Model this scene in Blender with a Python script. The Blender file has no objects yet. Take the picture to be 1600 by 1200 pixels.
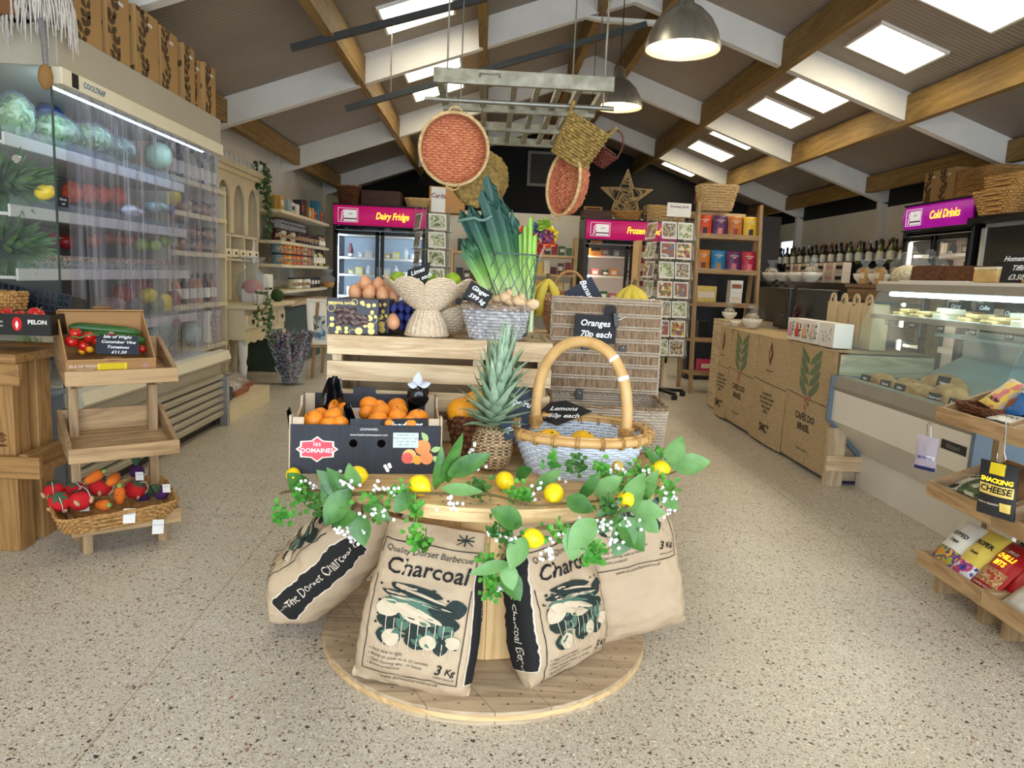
import bpy, math, random
from math import sin, cos, pi, radians as R_
from mathutils import Vector as V, Matrix as MX, Euler, noise

random.seed(7)
SC = bpy.context.scene
COL = SC.collection
# ---------------------------------------------------------------- camera
CAM_H = 1.15
FPX = 1150.0                       # focal length in pixels of the 1600-wide frame
AX = V((0.99844251, 0.03995901, 0.03893374))     # world X / Y / Z seen from the camera (right, down, forward)
AY = V((-0.03266668, -0.14700006, 0.98859692))
AZ = V((0.04522662, -0.98832902, -0.14546578))
cd = bpy.data.cameras.new('camera')
cam = bpy.data.objects.new('camera', cd); COL.objects.link(cam)
cd.sensor_fit = 'HORIZONTAL'; cd.sensor_width = 36.0; cd.lens = 36.0 * FPX / 1600.0
cd.clip_start = 0.05; cd.clip_end = 100
rt = V((AX[0], AY[0], AZ[0])); dn = V((AX[1], AY[1], AZ[1])); fw = V((AX[2], AY[2], AZ[2]))
mw = MX((( rt[0], -dn[0], -fw[0], 0), (rt[1], -dn[1], -fw[1], 0), (rt[2], -dn[2], -fw[2], CAM_H), (0, 0, 0, 1)))
cam.matrix_world = mw
SC.camera = cam
SC.view_settings.view_transform = 'Standard'
SC.view_settings.look = 'None'
SC.view_settings.gamma = 1.0
SC.view_settings.use_curve_mapping = False
SC.view_settings.exposure = EXPOSURE = 0.38

# ---------------------------------------------------------------- sky and daylight opening behind the camera
W = bpy.data.worlds.new('sky'); SC.world = W; W.use_nodes = True
bg = W.node_tree.nodes['Background']
bg.inputs[0].default_value = (0.78, 0.89, 1.0, 1); bg.inputs[1].default_value = 5.4
pd = bpy.data.lights.new('shopfront_daylight', 'AREA'); pd.shape = 'RECTANGLE'; pd.size = 5.6; pd.size_y = 2.5
pd.cycles.is_portal = True
po = bpy.data.objects.new('shopfront_daylight', pd); COL.objects.link(po)
po.location = (1.2, -1.62, 1.35); po.rotation_euler = (R_(90), 0, 0)   # portal in the shopfront opening, facing in

# ---------------------------------------------------------------- picking positions
def at(px, py, x=None, y=None, z=None):
 """the point where the photo's pixel ray meets one plane of the room"""
 d = V((px - 800, py - 600, FPX)); r = V((AX.dot(d), AY.dot(d), AZ.dot(d)))
 if x is not None: t = x / r[0]
 elif y is not None: t = y / r[1]
 else: t = (z - CAM_H) / r[2]
 return V((0, 0, CAM_H)) + r * t

# ---------------------------------------------------------------- materials
def lin(c):
 return tuple(((v / 255.0) / 12.92 if v / 255.0 <= 0.04045 else ((v / 255.0 + 0.055) / 1.055) ** 2.4) for v in c) + (1.0,)
MATS = {}
def newmat(name):
 m = bpy.data.materials.new(name); m.use_nodes = True
 nt = m.node_tree; b = nt.nodes['Principled BSDF']
 return m, nt, b
def mat(name, c, rough=0.6, var=0.12, scale=9.0, metal=0.0, bump=0.0, bscale=80.0, c2=None, stretch=(1, 1, 1), spec=0.5,
  coat=0.0, trans=0.0, sss=0.0, detail=3.0, sheen=0.0):
 """procedural surface: colour wanders between two tones with noise, optional bump"""
 if name in MATS: return MATS[name]
 m, nt, b = newmat(name); N = nt.nodes; L = nt.links
 tc = N.new('ShaderNodeTexCoord'); mp = N.new('ShaderNodeMapping'); mp.inputs['Scale'].default_value = stretch
 L.new(tc.outputs['Object'], mp.inputs[0])
 nz = N.new('ShaderNodeTexNoise'); nz.inputs['Scale'].default_value = scale; nz.inputs['Detail'].default_value = detail
 L.new(mp.outputs[0], nz.inputs['Vector'])
 cr = N.new('ShaderNodeValToRGB'); e = cr.color_ramp.elements
 e[0].position = 0.3; e[1].position = 0.7
 a = lin(c)
 if c2 is None:
  e[0].color = tuple(max(0, v * (1 - var)) for v in a[:3]) + (1,); e[1].color = tuple(min(1, v * (1 + var)) for v in a[:3]) + (1,)
 else:
  e[0].color = a; e[1].color = lin(c2)
 L.new(nz.outputs[0], cr.inputs[0]); L.new(cr.outputs[0], b.inputs['Base Color'])
 b.inputs['Roughness'].default_value = rough; b.inputs['Metallic'].default_value = metal
 b.inputs['Specular IOR Level'].default_value = spec
 if coat: b.inputs['Coat Weight'].default_value = coat
 if trans: b.inputs['Transmission Weight'].default_value = trans
 if sss:
  b.inputs['Subsurface Weight'].default_value = sss; b.inputs['Subsurface Radius'].default_value = (0.01, 0.006, 0.003)
 if bump:
  nb = N.new('ShaderNodeTexNoise'); nb.inputs['Scale'].default_value = bscale; nb.inputs['Detail'].default_value = 4
  L.new(mp.outputs[0], nb.inputs['Vector'])
  bp = N.new('ShaderNodeBump'); bp.inputs['Strength'].default_value = bump; bp.inputs['Distance'].default_value = 0.01
  L.new(nb.outputs[0], bp.inputs['Height']); L.new(bp.outputs[0], b.inputs['Normal'])
 MATS[name] = m
 return m
def wood(name, c1, c2, axis=0, rough=0.55, scale=7.0, knots=True, c3=None):
 """grain stretched along one axis of the object, rings bent by noise"""
 if name in MATS: return MATS[name]
 m, nt, b = newmat(name); N = nt.nodes; L = nt.links
 tc = N.new('ShaderNodeTexCoord'); mp = N.new('ShaderNodeMapping')
 s = [1.0, 1.0, 1.0]; s[axis] = 0.09; mp.inputs['Scale'].default_value = s
 oi = N.new('ShaderNodeObjectInfo'); ad = N.new('ShaderNodeVectorMath'); ad.operation = 'ADD'
 L.new(tc.outputs['Object'], ad.inputs[0]); L.new(oi.outputs['Random'], ad.inputs[1])
 L.new(ad.outputs[0], mp.inputs[0])
 nz = N.new('ShaderNodeTexNoise'); nz.inputs['Scale'].default_value = scale * 1.4; nz.inputs['Detail'].default_value = 5
 nz.inputs['Distortion'].default_value = 0.8; L.new(mp.outputs[0], nz.inputs['Vector'])
 mu = N.new('ShaderNodeMath'); mu.operation = 'MULTIPLY'; mu.inputs[1].default_value = 14.0; L.new(nz.outputs[0], mu.inputs[0])
 fr = N.new('ShaderNodeMath'); fr.operation = 'PINGPONG'; fr.inputs[1].default_value = 1.0; L.new(mu.outputs[0], fr.inputs[0])
 fine = N.new('ShaderNodeTexNoise'); fine.inputs['Scale'].default_value = scale * 22; fine.inputs['Detail'].default_value = 2
 L.new(mp.outputs[0], fine.inputs['Vector'])
 mix = N.new('ShaderNodeMath'); mix.operation = 'MULTIPLY_ADD'; mix.inputs[1].default_value = 0.55
 L.new(fr.outputs[0], mix.inputs[0]);
 f2 = N.new('ShaderNodeMath'); f2.operation = 'MULTIPLY'; f2.inputs[1].default_value = 0.5; L.new(fine.outputs[0], f2.inputs[0])
 L.new(f2.outputs[0], mix.inputs[2])
 cr = N.new('ShaderNodeValToRGB'); e = cr.color_ramp.elements; e[0].position = 0.12; e[1].position = 0.75
 e[0].color = lin(c1); e[1].color = lin(c2)
 L.new(mix.outputs[0], cr.inputs[0]); L.new(cr.outputs[0], b.inputs['Base Color'])
 b.inputs['Roughness'].default_value = rough
 bp = N.new('ShaderNodeBump'); bp.inputs['Strength'].default_value = 0.15; bp.inputs['Distance'].default_value = 0.004
 L.new(mix.outputs[0], bp.inputs['Height']); L.new(bp.outputs[0], b.inputs['Normal'])
 MATS[name] = m
 return m
def emit(name, c, s, c2=None, scale=2.0):
 if name in MATS: return MATS[name]
 m, nt, b = newmat(name); N = nt.nodes; L = nt.links
 b.inputs['Base Color'].default_value = lin(c); b.inputs['Emission Color'].default_value = lin(c)
 b.inputs['Emission Strength'].default_value = s; b.inputs['Roughness'].default_value = 0.4
 if c2:
  tc = N.new('ShaderNodeTexCoord'); nz = N.new('ShaderNodeTexNoise'); nz.inputs['Scale'].default_value = scale
  L.new(tc.outputs['Object'], nz.inputs['Vector']); cr = N.new('ShaderNodeValToRGB')
  cr.color_ramp.elements[0].color = lin(c); cr.color_ramp.elements[1].color = lin(c2)
  cr.color_ramp.elements[0].position = .35; cr.color_ramp.elements[1].position = .65
  L.new(nz.outputs[0], cr.inputs[0]); L.new(cr.outputs[0], b.inputs['Emission Color']); L.new(cr.outputs[0], b.inputs['Base Color'])
 MATS[name] = m
 return m
def clear(name, c=(246, 250, 252), opacity=0.12, rough=0.05, streak=0.0):
 """thin clear sheet: mostly see-through with a glossy film; optional vertical streaks"""
 if name in MATS: return MATS[name]
 m, nt, b = newmat(name); N = nt.nodes; L = nt.links
 out = N['Material Output']; tr = N.new('ShaderNodeBsdfTransparent'); tr.inputs[0].default_value = lin(c)
 b.inputs['Base Color'].default_value = lin(c); b.inputs['Roughness'].default_value = rough
 mx = N.new('ShaderNodeMixShader')
 fz = N.new('ShaderNodeLayerWeight'); fz.inputs[0].default_value = 0.12
 add = N.new('ShaderNodeMath'); add.operation = 'MULTIPLY_ADD'; add.use_clamp = True; add.inputs[1].default_value = 0.28; add.inputs[2].default_value = opacity
 L.new(fz.outputs['Facing'], add.inputs[0])
 if streak:
  tc = N.new('ShaderNodeTexCoord'); mp = N.new('ShaderNodeMapping'); mp.inputs['Scale'].default_value = (26, 26, 0.8)
  nz = N.new('ShaderNodeTexNoise'); nz.inputs['Scale'].default_value = 1.0; nz.inputs['Detail'].default_value = 3
  L.new(tc.outputs['Object'], mp.inputs[0]); L.new(mp.outputs[0], nz.inputs['Vector'])
  mr = N.new('ShaderNodeMapRange'); mr.inputs[1].default_value = .45; mr.inputs[2].default_value = .75
  mr.inputs[3].default_value = 0; mr.inputs[4].default_value = streak; L.new(nz.outputs[0], mr.inputs[0])
  a2 = N.new('ShaderNodeMath'); a2.operation = 'ADD'; a2.use_clamp = True
  L.new(add.outputs[0], a2.inputs[0]); L.new(mr.outputs[0], a2.inputs[1]); L.new(a2.outputs[0], mx.inputs[0])
 else:
  L.new(add.outputs[0], mx.inputs[0])
 L.new(tr.outputs[0], mx.inputs[1]); L.new(b.outputs[0], mx.inputs[2]); L.new(mx.outputs[0], out.inputs[0])
 MATS[name] = m
 return m
def ramp2(name, stops, axis=2, rough=0.5, scale=1.0, off=0.0, nscale=20, namp=0.06, sss=0.0):
 """real colour change along an object's own length (leek: white shaft to green blade)"""
 if name in MATS: return MATS[name]
 m, nt, b = newmat(name); N = nt.nodes; L = nt.links
 tc = N.new('ShaderNodeTexCoord'); sp = N.new('ShaderNodeSeparateXYZ'); L.new(tc.outputs['Object'], sp.inputs[0])
 nz = N.new('ShaderNodeTexNoise'); nz.inputs['Scale'].default_value = nscale; L.new(tc.outputs['Object'], nz.inputs['Vector'])
 ma = N.new('ShaderNodeMath'); ma.operation = 'MULTIPLY_ADD'; ma.inputs[1].default_value = scale; ma.inputs[2].default_value = off
 L.new(sp.outputs[axis], ma.inputs[0])
 mb = N.new('ShaderNodeMath'); mb.operation = 'MULTIPLY_ADD'; mb.inputs[1].default_value = namp; L.new(nz.outputs[0], mb.inputs[0]); L.new(ma.outputs[0], mb.inputs[2])
 cr = N.new('ShaderNodeValToRGB'); e = cr.color_ramp.elements
 while len(e) < len(stops): e.new(0.5)
 for i, (p, c) in enumerate(stops): e[i].position = p; e[i].color = lin(c)
 L.new(mb.outputs[0], cr.inputs[0]); L.new(cr.outputs[0], b.inputs['Base Color']); b.inputs['Roughness'].default_value = rough
 MATS[name] = m
 return m
def cells(name, cols, scale=10, rough=.5, dist=.0, edge=None, rand=1.0):
 """patchwork of flat colours (printed pictures, patterned paper, mixed fillings)"""
 if name in MATS: return MATS[name]
 m, nt, b = newmat(name); N = nt.nodes; L = nt.links
 tc = N.new('ShaderNodeTexCoord'); oi = N.new('ShaderNodeObjectInfo')
 ad = N.new('ShaderNodeVectorMath'); ad.operation = 'MULTIPLY_ADD'; ad.inputs[1].default_value = (1, 1, 1)
 L.new(tc.outputs['Object'], ad.inputs[0]); L.new(oi.outputs['Random'], ad.inputs[2])
 nz = N.new('ShaderNodeTexNoise'); nz.inputs['Scale'].default_value = scale; nz.inputs['Detail'].default_value = 3; nz.inputs['Distortion'].default_value = dist
 L.new(ad.outputs[0], nz.inputs['Vector'])
 cr = N.new('ShaderNodeValToRGB'); cr.color_ramp.interpolation = 'CONSTANT'; e = cr.color_ramp.elements
 while len(e) < len(cols): e.new(0.5)
 n = len(cols)
 for i, c in enumerate(cols): e[i].position = 0 if i == 0 else 0.32 + 0.36 * i / n; e[i].color = lin(c)
 L.new(nz.outputs[0], cr.inputs[0]); L.new(cr.outputs[0], b.inputs['Base Color']); b.inputs['Roughness'].default_value = rough
 MATS[name] = m
 return m

# ---------------------------------------------------------------- mesh building
class MB:
 def __init__(s): s.v = []; s.f = []; s.mi = []; s.sm = []; s.T = None
 def add(s, vs, fs, m=0, sm=False):
  o = len(s.v)
  s.v += [tuple(s.T @ V(p)) for p in vs] if s.T is not None else [tuple(p) for p in vs]
  for f in fs: s.f.append(tuple(i + o for i in f)); s.mi.append(m); s.sm.append(sm)
  return s
 def box(s, c, d, rot=None, m=0, tx=1.0, ty=1.0):
  x, y, z = d[0] / 2, d[1] / 2, d[2] / 2
  ps = [(-x, -y, -z), (x, -y, -z), (x, y, -z), (-x, y, -z), (-x * tx, -y * ty, z), (x * tx, -y * ty, z), (x * tx, y * ty, z), (-x * tx, y * ty, z)]
  M = Euler(rot).to_matrix() if rot else None
  vs = [((M @ V(p)) if M else V(p)) + V(c) for p in ps]
  return s.add(vs, [(0, 3, 2, 1), (4, 5, 6, 7), (0, 1, 5, 4), (1, 2, 6, 5), (2, 3, 7, 6), (3, 0, 4, 7)], m)
 def bar(s, p0, p1, w, h, m=0, up=(0, 0, 1)):
  p0 = V(p0); p1 = V(p1); d = (p1 - p0).normalized(); u = V(up)
  if abs(d.dot(u)) > .98: u = V((0, 1, 0))
  a = d.cross(u).normalized(); b = a.cross(d)
  vs = []
  for p in (p0, p1):
   for i, j in ((-1, -1), (1, -1), (1, 1), (-1, 1)): vs.append(p + a * i * w / 2 + b * j * h / 2)
  return s.add(vs, [(0, 1, 2, 3), (7, 6, 5, 4), (0, 4, 5, 1), (1, 5, 6, 2), (2, 6, 7, 3), (3, 7, 4, 0)], m)
 def tube(s, pts, r, n=8, closed=False, m=0, caps=True):
  pts = [V(p) for p in pts]; k = len(pts); vs = []; fs = []
  prev = None
  for i, p in enumerate(pts):
   a = pts[(i - 1) % k] if (closed or i > 0) else p; b = pts[(i + 1) % k] if (closed or i < k - 1) else p
   d = (b - a).normalized()
   if prev is None:
    u = V((0, 0, 1)) if abs(d.z) < .9 else V((1, 0, 0)); x = d.cross(u).normalized()
   else:
    x = (prev - d * prev.dot(d)).normalized()
   prev = x; y = d.cross(x); rr = r[i] if isinstance(r, (list, tuple)) else r
   for j in range(n): an = 2 * pi * j / n; vs.append(p + x * cos(an) * rr + y * sin(an) * rr)
  for i in range(k if closed else k - 1):
   i2 = (i + 1) % k
   for j in range(n): j2 = (j + 1) % n; fs.append((i * n + j, i * n + j2, i2 * n + j2, i2 * n + j))
  s.add(vs, fs, m, True)
  if caps and not closed:
   s.add([vs[j] for j in range(n)], [tuple(range(n - 1, -1, -1))], m); s.add([vs[(k - 1) * n + j] for j in range(n)], [tuple(range(n))], m)
  return s
 def cyl(s, p0, p1, r0, r1=None, n=16, m=0): return s.tube([p0, p1], [r0, r0 if r1 is None else r1], n, m=m)
 def lathe(s, prof, n=24, c=(0, 0, 0), m=0, ax=1.0, ay=1.0, sharp=False, cap=True):
  vs = []; fs = []; k = len(prof)
  for (r, z) in prof:
   for j in range(n): an = 2 * pi * j / n; vs.append((c[0] + r * cos(an) * ax, c[1] + r * sin(an) * ay, c[2] + z))
  for i in range(k - 1):
   for j in range(n): j2 = (j + 1) % n; fs.append((i * n + j, i * n + j2, (i + 1) * n + j2, (i + 1) * n + j))
  if cap and prof[0][0] > 1e-6: fs.append(tuple(range(n - 1, -1, -1)))
  if cap and prof[-1][0] > 1e-6: fs.append(tuple((k - 1) * n + j for j in range(n)))
  return s.add(vs, fs, m, not sharp)
 def grid(s, fn, nu, nv, cu=False, cv=False, m=0, sm=True, mf=None):
  vs = []; fs = []; ms = []
  for i in range(nv + (0 if cv else 1)):
   for j in range(nu + (0 if cu else 1)): vs.append(fn(j / nu, i / nv))
  w = nu + (0 if cu else 1); hgt = nv + (0 if cv else 1)
  for i in range(nv):
   for j in range(nu): fs.append((i * w + j, i * w + (j + 1) % w, ((i + 1) % hgt) * w + (j + 1) % w, ((i + 1) % hgt) * w + j))
  return s.add(vs, fs, m, sm)
 def ell(s, c, r, nu=16, nv=10, m=0, fn=None, rot=None):
  if not isinstance(r, (tuple, list)): r = (r, r, r)
  M = Euler(rot).to_matrix() if rot else None
  def g(u, v):
   th = 2 * pi * u; ph = pi * (0.001 + v * .998); k = fn(u, v) if fn else 1
   p = V((r[0] * sin(ph) * cos(th) * k, r[1] * sin(ph) * sin(th) * k, -r[2] * cos(ph) * k))
   return (M @ p if M else p) + V(c)
  return s.grid(g, nu, nv, cu=True, m=m)
 def prism(s, poly, z0, z1, m=0, fr=None):
  """2D outline extruded; fr maps (x,y,z) to a point"""
  n = len(poly); vs = [(p[0], p[1], z0) for p in poly] + [(p[0], p[1], z1) for p in poly]
  if fr: vs = [fr(*p) for p in vs]
  fs = [tuple(range(n - 1, -1, -1)), tuple(range(n, 2 * n))] + [(i, (i + 1) % n, n + (i + 1) % n, n + i) for i in range(n)]
  return s.add(vs, fs, m)
 def leaf(s, p, d, up, L, w, bend=0.3, fold=0.15, n=5, m=0, tip=1.0, base=.25):
  p = V(p); d = V(d).normalized(); up = V(up); sd = d.cross(up)
  if sd.length < 1e-4: sd = d.cross(V((1, 0, 0)))
  sd.normalize(); nn = sd.cross(d).normalized(); vs = []; fs = []
  for i in range(n + 1):
   t = i / n; wd = w / 2 * (base * (1 - t) + sin(pi * min(1, (t * tip + (1 - tip)))) ** .8 * (1 - .25 * t)) if t < 1 else 0.0
   c = p + d * (L * t * (1 - .15 * bend * t)) - nn * (bend * L * t * t)
   vs += [c - sd * wd + nn * fold * wd, c - nn * 0.0, c + sd * wd + nn * fold * wd]
  for i in range(n):
   a = i * 3; fs += [(a, a + 1, a + 4, a + 3), (a + 1, a + 2, a + 5, a + 4)]
  return s.add(vs, fs, m, True)
 def build(s, name, mats, parent=None, bevel=0.0, loc=None, rot=None, recalc=True):
  me = bpy.data.meshes.new(name); me.from_pydata(s.v, [], s.f);
  for mm in (mats if isinstance(mats, (list, tuple)) else [mats]): me.materials.append(mm)
  me.polygons.foreach_set('material_index', s.mi); me.polygons.foreach_set('use_smooth', s.sm); me.update()
  o = bpy.data.objects.new(name, me); COL.objects.link(o)
  if parent is not None: o.parent = parent
  if loc is not None: o.location = loc
  if rot is not None: o.rotation_euler = rot
  if bevel:
   b = o.modifiers.new('bevel', 'BEVEL'); b.width = bevel; b.segments = 2; b.limit_method = 'ANGLE'; b.angle_limit = 0.9
  return o
def tag(o, label=None, cat=None, group=None, kind=None):
 if label: o['label'] = label
 if cat: o['category'] = cat
 if group: o['group'] = group
 if kind: o['kind'] = kind
 return o
def thing(name, label, cat, loc=(0, 0, 0), rz=0.0, group=None, rot=None):
 o = bpy.data.objects.new(name, None); COL.objects.link(o); o.empty_display_size = .05
 o.location = loc; o.rotation_euler = rot if rot else (0, 0, rz)
 return tag(o, label, cat, group)
KIDS = {}
def dup(root, loc, rz=None, label=None, group=None, rot=None, scale=None, swap=None):
 """copy a thing with its parts and sub-parts; swap maps part name -> material"""
 def cp(o, par):
  c = o.copy(); COL.objects.link(c)
  if par is not None: c.parent = par
  base = o.name.split('.')[0]
  if swap and base in swap and o.type == 'MESH':
   c.data = o.data.copy(); c.data.materials.clear(); c.data.materials.append(swap[base])
  for ch in CH(o): cp(ch, c)
  return c
 r = cp(root, None); r.location = loc
 if rz is not None: r.rotation_euler = (0, 0, rz)
 if rot is not None: r.rotation_euler = rot
 if scale is not None: r.scale = (scale,) * 3 if not isinstance(scale, (tuple, list)) else scale
 if label: r['label'] = label
 if group: r['group'] = group
 return r
def CH(o): return [c for c in COL.objects if c.parent == o] if False else list(o.children)
ORD = ['first', 'second', 'third', 'fourth', 'fifth', 'sixth', 'seventh', 'eighth', 'ninth', 'tenth', 'eleventh', 'twelfth', 'thirteenth',
       'fourteenth', 'fifteenth', 'sixteenth', 'seventeenth', 'eighteenth', 'nineteenth', 'twentieth', 'twenty-first', 'twenty-second', 'twenty-third',
       'twenty-fourth', 'twenty-fifth', 'twenty-sixth', 'twenty-seventh', 'twenty-eighth', 'twenty-ninth', 'thirtieth', 'thirty-first', 'thirty-second', 'thirty-third', 'thirty-fourth', 'thirty-fifth', 'thirty-sixth']

# lettering: text curves turned into meshes (x right, y up, facing +z)
TXT = {}
def textmesh(s, size, shear=0.0, align='CENTER', space=1.0, bold=0.0, res=2):
 k = (s, size, shear, align, space, bold)
 if k in TXT: return TXT[k]
 c = bpy.data.curves.new('lettering', 'FONT'); c.body = s; c.size = size; c.shear = shear; c.align_x = align; c.align_y = 'CENTER'
 c.space_character = space; c.resolution_u = res; c.offset = bold * size; c.fill_mode = 'FRONT'
 o = bpy.data.objects.new('lettering', c); COL.objects.link(o)
 dg = bpy.context.evaluated_depsgraph_get(); me = bpy.data.meshes.new_from_object(o.evaluated_get(dg))
 vs = [v.co.copy() for v in me.vertices]; fs = [tuple(p.vertices) for p in me.polygons]
 bpy.data.objects.remove(o); bpy.data.curves.remove(c); bpy.data.meshes.remove(me)
 TXT[k] = (vs, fs)
 return TXT[k]
def text(s, size, m, parent, loc, rot=(R_(90), 0, 0), shear=0.0, align='CENTER', space=1.0, bold=0.0, name='lettering', sx=1.0):
 vs, fs = textmesh(s, size, shear, align, space, bold)
 mb = MB(); mb.add([(v[0] * sx, v[1], v[2]) for v in vs], fs)
 return mb.build(name, m, parent, loc=loc, rot=rot)
def struct(o): o['kind'] = 'structure'; return o
# ================================================================ the building
XL, XR, YB, YF = -2.65, 5.1, 13.9, -1.6
XC, ZA, SL = 1.22, 3.88, 0.35
def zc(x): return ZA - SL * abs(x - XC)
def terrazzo():
 m, nt, b = newmat('terrazzo'); N = nt.nodes; L = nt.links
 tc = N.new('ShaderNodeTexCoord')
 big = N.new('ShaderNodeTexNoise'); big.inputs['Scale'].default_value = 1.1; big.inputs['Detail'].default_value = 4; L.new(tc.outputs['Object'], big.inputs['Vector'])
 base = N.new('ShaderNodeValToRGB'); e = base.color_ramp.elements; e[0].position = .3; e[1].position = .7
 e[0].color = lin((192, 184, 168)); e[1].color = lin((212, 206, 194)); L.new(big.outputs[0], base.inputs[0])
 cur = base.outputs[0]
 dis = N.new('ShaderNodeTexNoise'); dis.inputs['Scale'].default_value = 60; L.new(tc.outputs['Object'], dis.inputs['Vector'])
 dm = N.new('ShaderNodeVectorMath'); dm.operation = 'MULTIPLY_ADD'; dm.inputs[1].default_value = (.02, .02, .02)
 L.new(dis.outputs[1], dm.inputs[0]); L.new(tc.outputs['Object'], dm.inputs[2])
 for sc, th, cols, frac in ((230, .40, ((166, 146, 120), (140, 120, 96), (232, 224, 208), (110, 96, 80)), .62),
                               (120, .34, ((110, 94, 76), (236, 230, 216), (84, 74, 64), (166, 142, 112)), .50),
                               (56, .29, ((62, 54, 50), (130, 110, 88), (70, 64, 60), (150, 106, 90)), .22)):
  vo = N.new('ShaderNodeTexVoronoi'); vo.inputs['Scale'].default_value = sc; vo.voronoi_dimensions = '3D'; L.new(dm.outputs[0], vo.inputs['Vector'])
  sp = N.new('ShaderNodeSeparateColor'); L.new(vo.outputs['Color'], sp.inputs[0])
  lt = N.new('ShaderNodeMath'); lt.operation = 'LESS_THAN'; lt.inputs[1].default_value = th; L.new(vo.outputs['Distance'], lt.inputs[0])
  l2 = N.new('ShaderNodeMath'); l2.operation = 'LESS_THAN'; l2.inputs[1].default_value = frac; L.new(sp.outputs[1], l2.inputs[0])
  mk = N.new('ShaderNodeMath'); mk.operation = 'MULTIPLY'; L.new(lt.outputs[0], mk.inputs[0]); L.new(l2.outputs[0], mk.inputs[1])
  cr = N.new('ShaderNodeValToRGB'); cr.color_ramp.interpolation = 'CONSTANT'; e = cr.color_ramp.elements
  while len(e) < len(cols): e.new(.5)
  for i, c in enumerate(cols): e[i].position = i / len(cols); e[i].color = lin(c)
  L.new(sp.outputs[0], cr.inputs[0])
  mx = N.new('ShaderNodeMix'); mx.data_type = 'RGBA'; L.new(mk.outputs[0], mx.inputs['Factor']); L.new(cur, mx.inputs[6]); L.new(cr.outputs[0], mx.inputs[7])
  cur = mx.outputs[2]
 # fine saw-cut joints of the slab
 sx = N.new('ShaderNodeSeparateXYZ'); L.new(tc.outputs['Object'], sx.inputs[0])
 for ax, per, off in ((0, 2.6, .9), (1, 2.6, 1.9)):
  a = N.new('ShaderNodeMath'); a.operation = 'ADD'; a.inputs[1].default_value = off + 26; L.new(sx.outputs[ax], a.inputs[0])
  mo = N.new('ShaderNodeMath'); mo.operation = 'MODULO'; mo.inputs[1].default_value = per; L.new(a.outputs[0], mo.inputs[0])
  lt = N.new('ShaderNodeMath'); lt.operation = 'LESS_THAN'; lt.inputs[1].default_value = .004; L.new(mo.outputs[0], lt.inputs[0])
  ml = N.new('ShaderNodeMath'); ml.operation = 'MULTIPLY'; ml.inputs[1].default_value = .6; L.new(lt.outputs[0], ml.inputs[0])
  mx = N.new('ShaderNodeMix'); mx.data_type = 'RGBA'; L.new(ml.outputs[0], mx.inputs['Factor']); L.new(cur, mx.inputs[6]); mx.inputs[7].default_value = lin((120, 98, 70))
  cur = mx.outputs[2]
 L.new(cur, b.inputs['Base Color']); b.inputs['Roughness'].default_value = .38
 return m
def roofing():
 m, nt, b = newmat('roof_sheet'); N = nt.nodes; L = nt.links
 tc = N.new('ShaderNodeTexCoord'); sx = N.new('ShaderNodeSeparateXYZ'); L.new(tc.outputs['Object'], sx.inputs[0])
 mo = N.new('ShaderNodeMath'); mo.operation = 'MULTIPLY'; mo.inputs[1].default_value = 2 * pi / .05; L.new(sx.outputs[1], mo.inputs[0])
 si = N.new('ShaderNodeMath'); si.operation = 'SINE'; L.new(mo.outputs[0], si.inputs[0])
 nz = N.new('ShaderNodeTexNoise'); nz.inputs['Scale'].default_value = .8; nz.inputs['Detail'].default_value = 5; L.new(tc.outputs['Object'], nz.inputs['Vector'])
 cr = N.new('ShaderNodeValToRGB'); e = cr.color_ramp.elements; e[0].position = .3; e[1].position = .7
 e[0].color = lin((138, 126, 114)); e[1].color = lin((160, 148, 134)); L.new(nz.outputs[0], cr.inputs[0]); L.new(cr.outputs[0], b.inputs['Base Color'])
 bp = N.new('ShaderNodeBump'); bp.inputs['Strength'].default_value = .35; bp.inputs['Distance'].default_value = .004; L.new(si.outputs[0], bp.inputs['Height']); L.new(bp.outputs[0], b.inputs['Normal'])
 b.inputs['Roughness'].default_value = .6
 return m
M_wall = mat('wall_paint', (226, 220, 206), .8, .04, 3, bump=.05)
M_black = mat('black_paint', (17, 16, 16), .8, .2, 4)
M_white = mat('white_paint', (226, 222, 214), .55, .04, 5)
M_beam = wood('roof_timber', (116, 88, 42), (152, 120, 64), axis=1, rough=.7, scale=5)
b = MB(); b.box(((XL + XR) / 2, (YB + YF) / 2, -.05), (XR - XL + .4, YB - YF + .4, .1)); struct(b.build('floor', terrazzo()))
b = MB()
t = .06
for x0, x1 in ((XL - .1, XC), (XC, XR + .1)):
 z0, z1 = zc(x0), zc(x1)
 b.add([(x0, YF - .1, z0), (x1, YF - .1, z1), (x1, YB + .1, z1), (x0, YB + .1, z0), (x0, YF - .1, z0 + t), (x1, YF - .1, z1 + t), (x1, YB + .1, z1 + t), (x0, YB + .1, z0 + t)],
          [(0, 3, 2, 1), (4, 5, 6, 7), (0, 1, 5, 4), (1, 2, 6, 5), (2, 3, 7, 6), (3, 0, 4, 7)])
struct(b.build('ceiling', roofing()))
b = MB(); b.box((XL - .06, (YB + YF) / 2, 1.27), (.12, YB - YF, 2.58)); struct(b.build('wall_left', M_wall))
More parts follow.
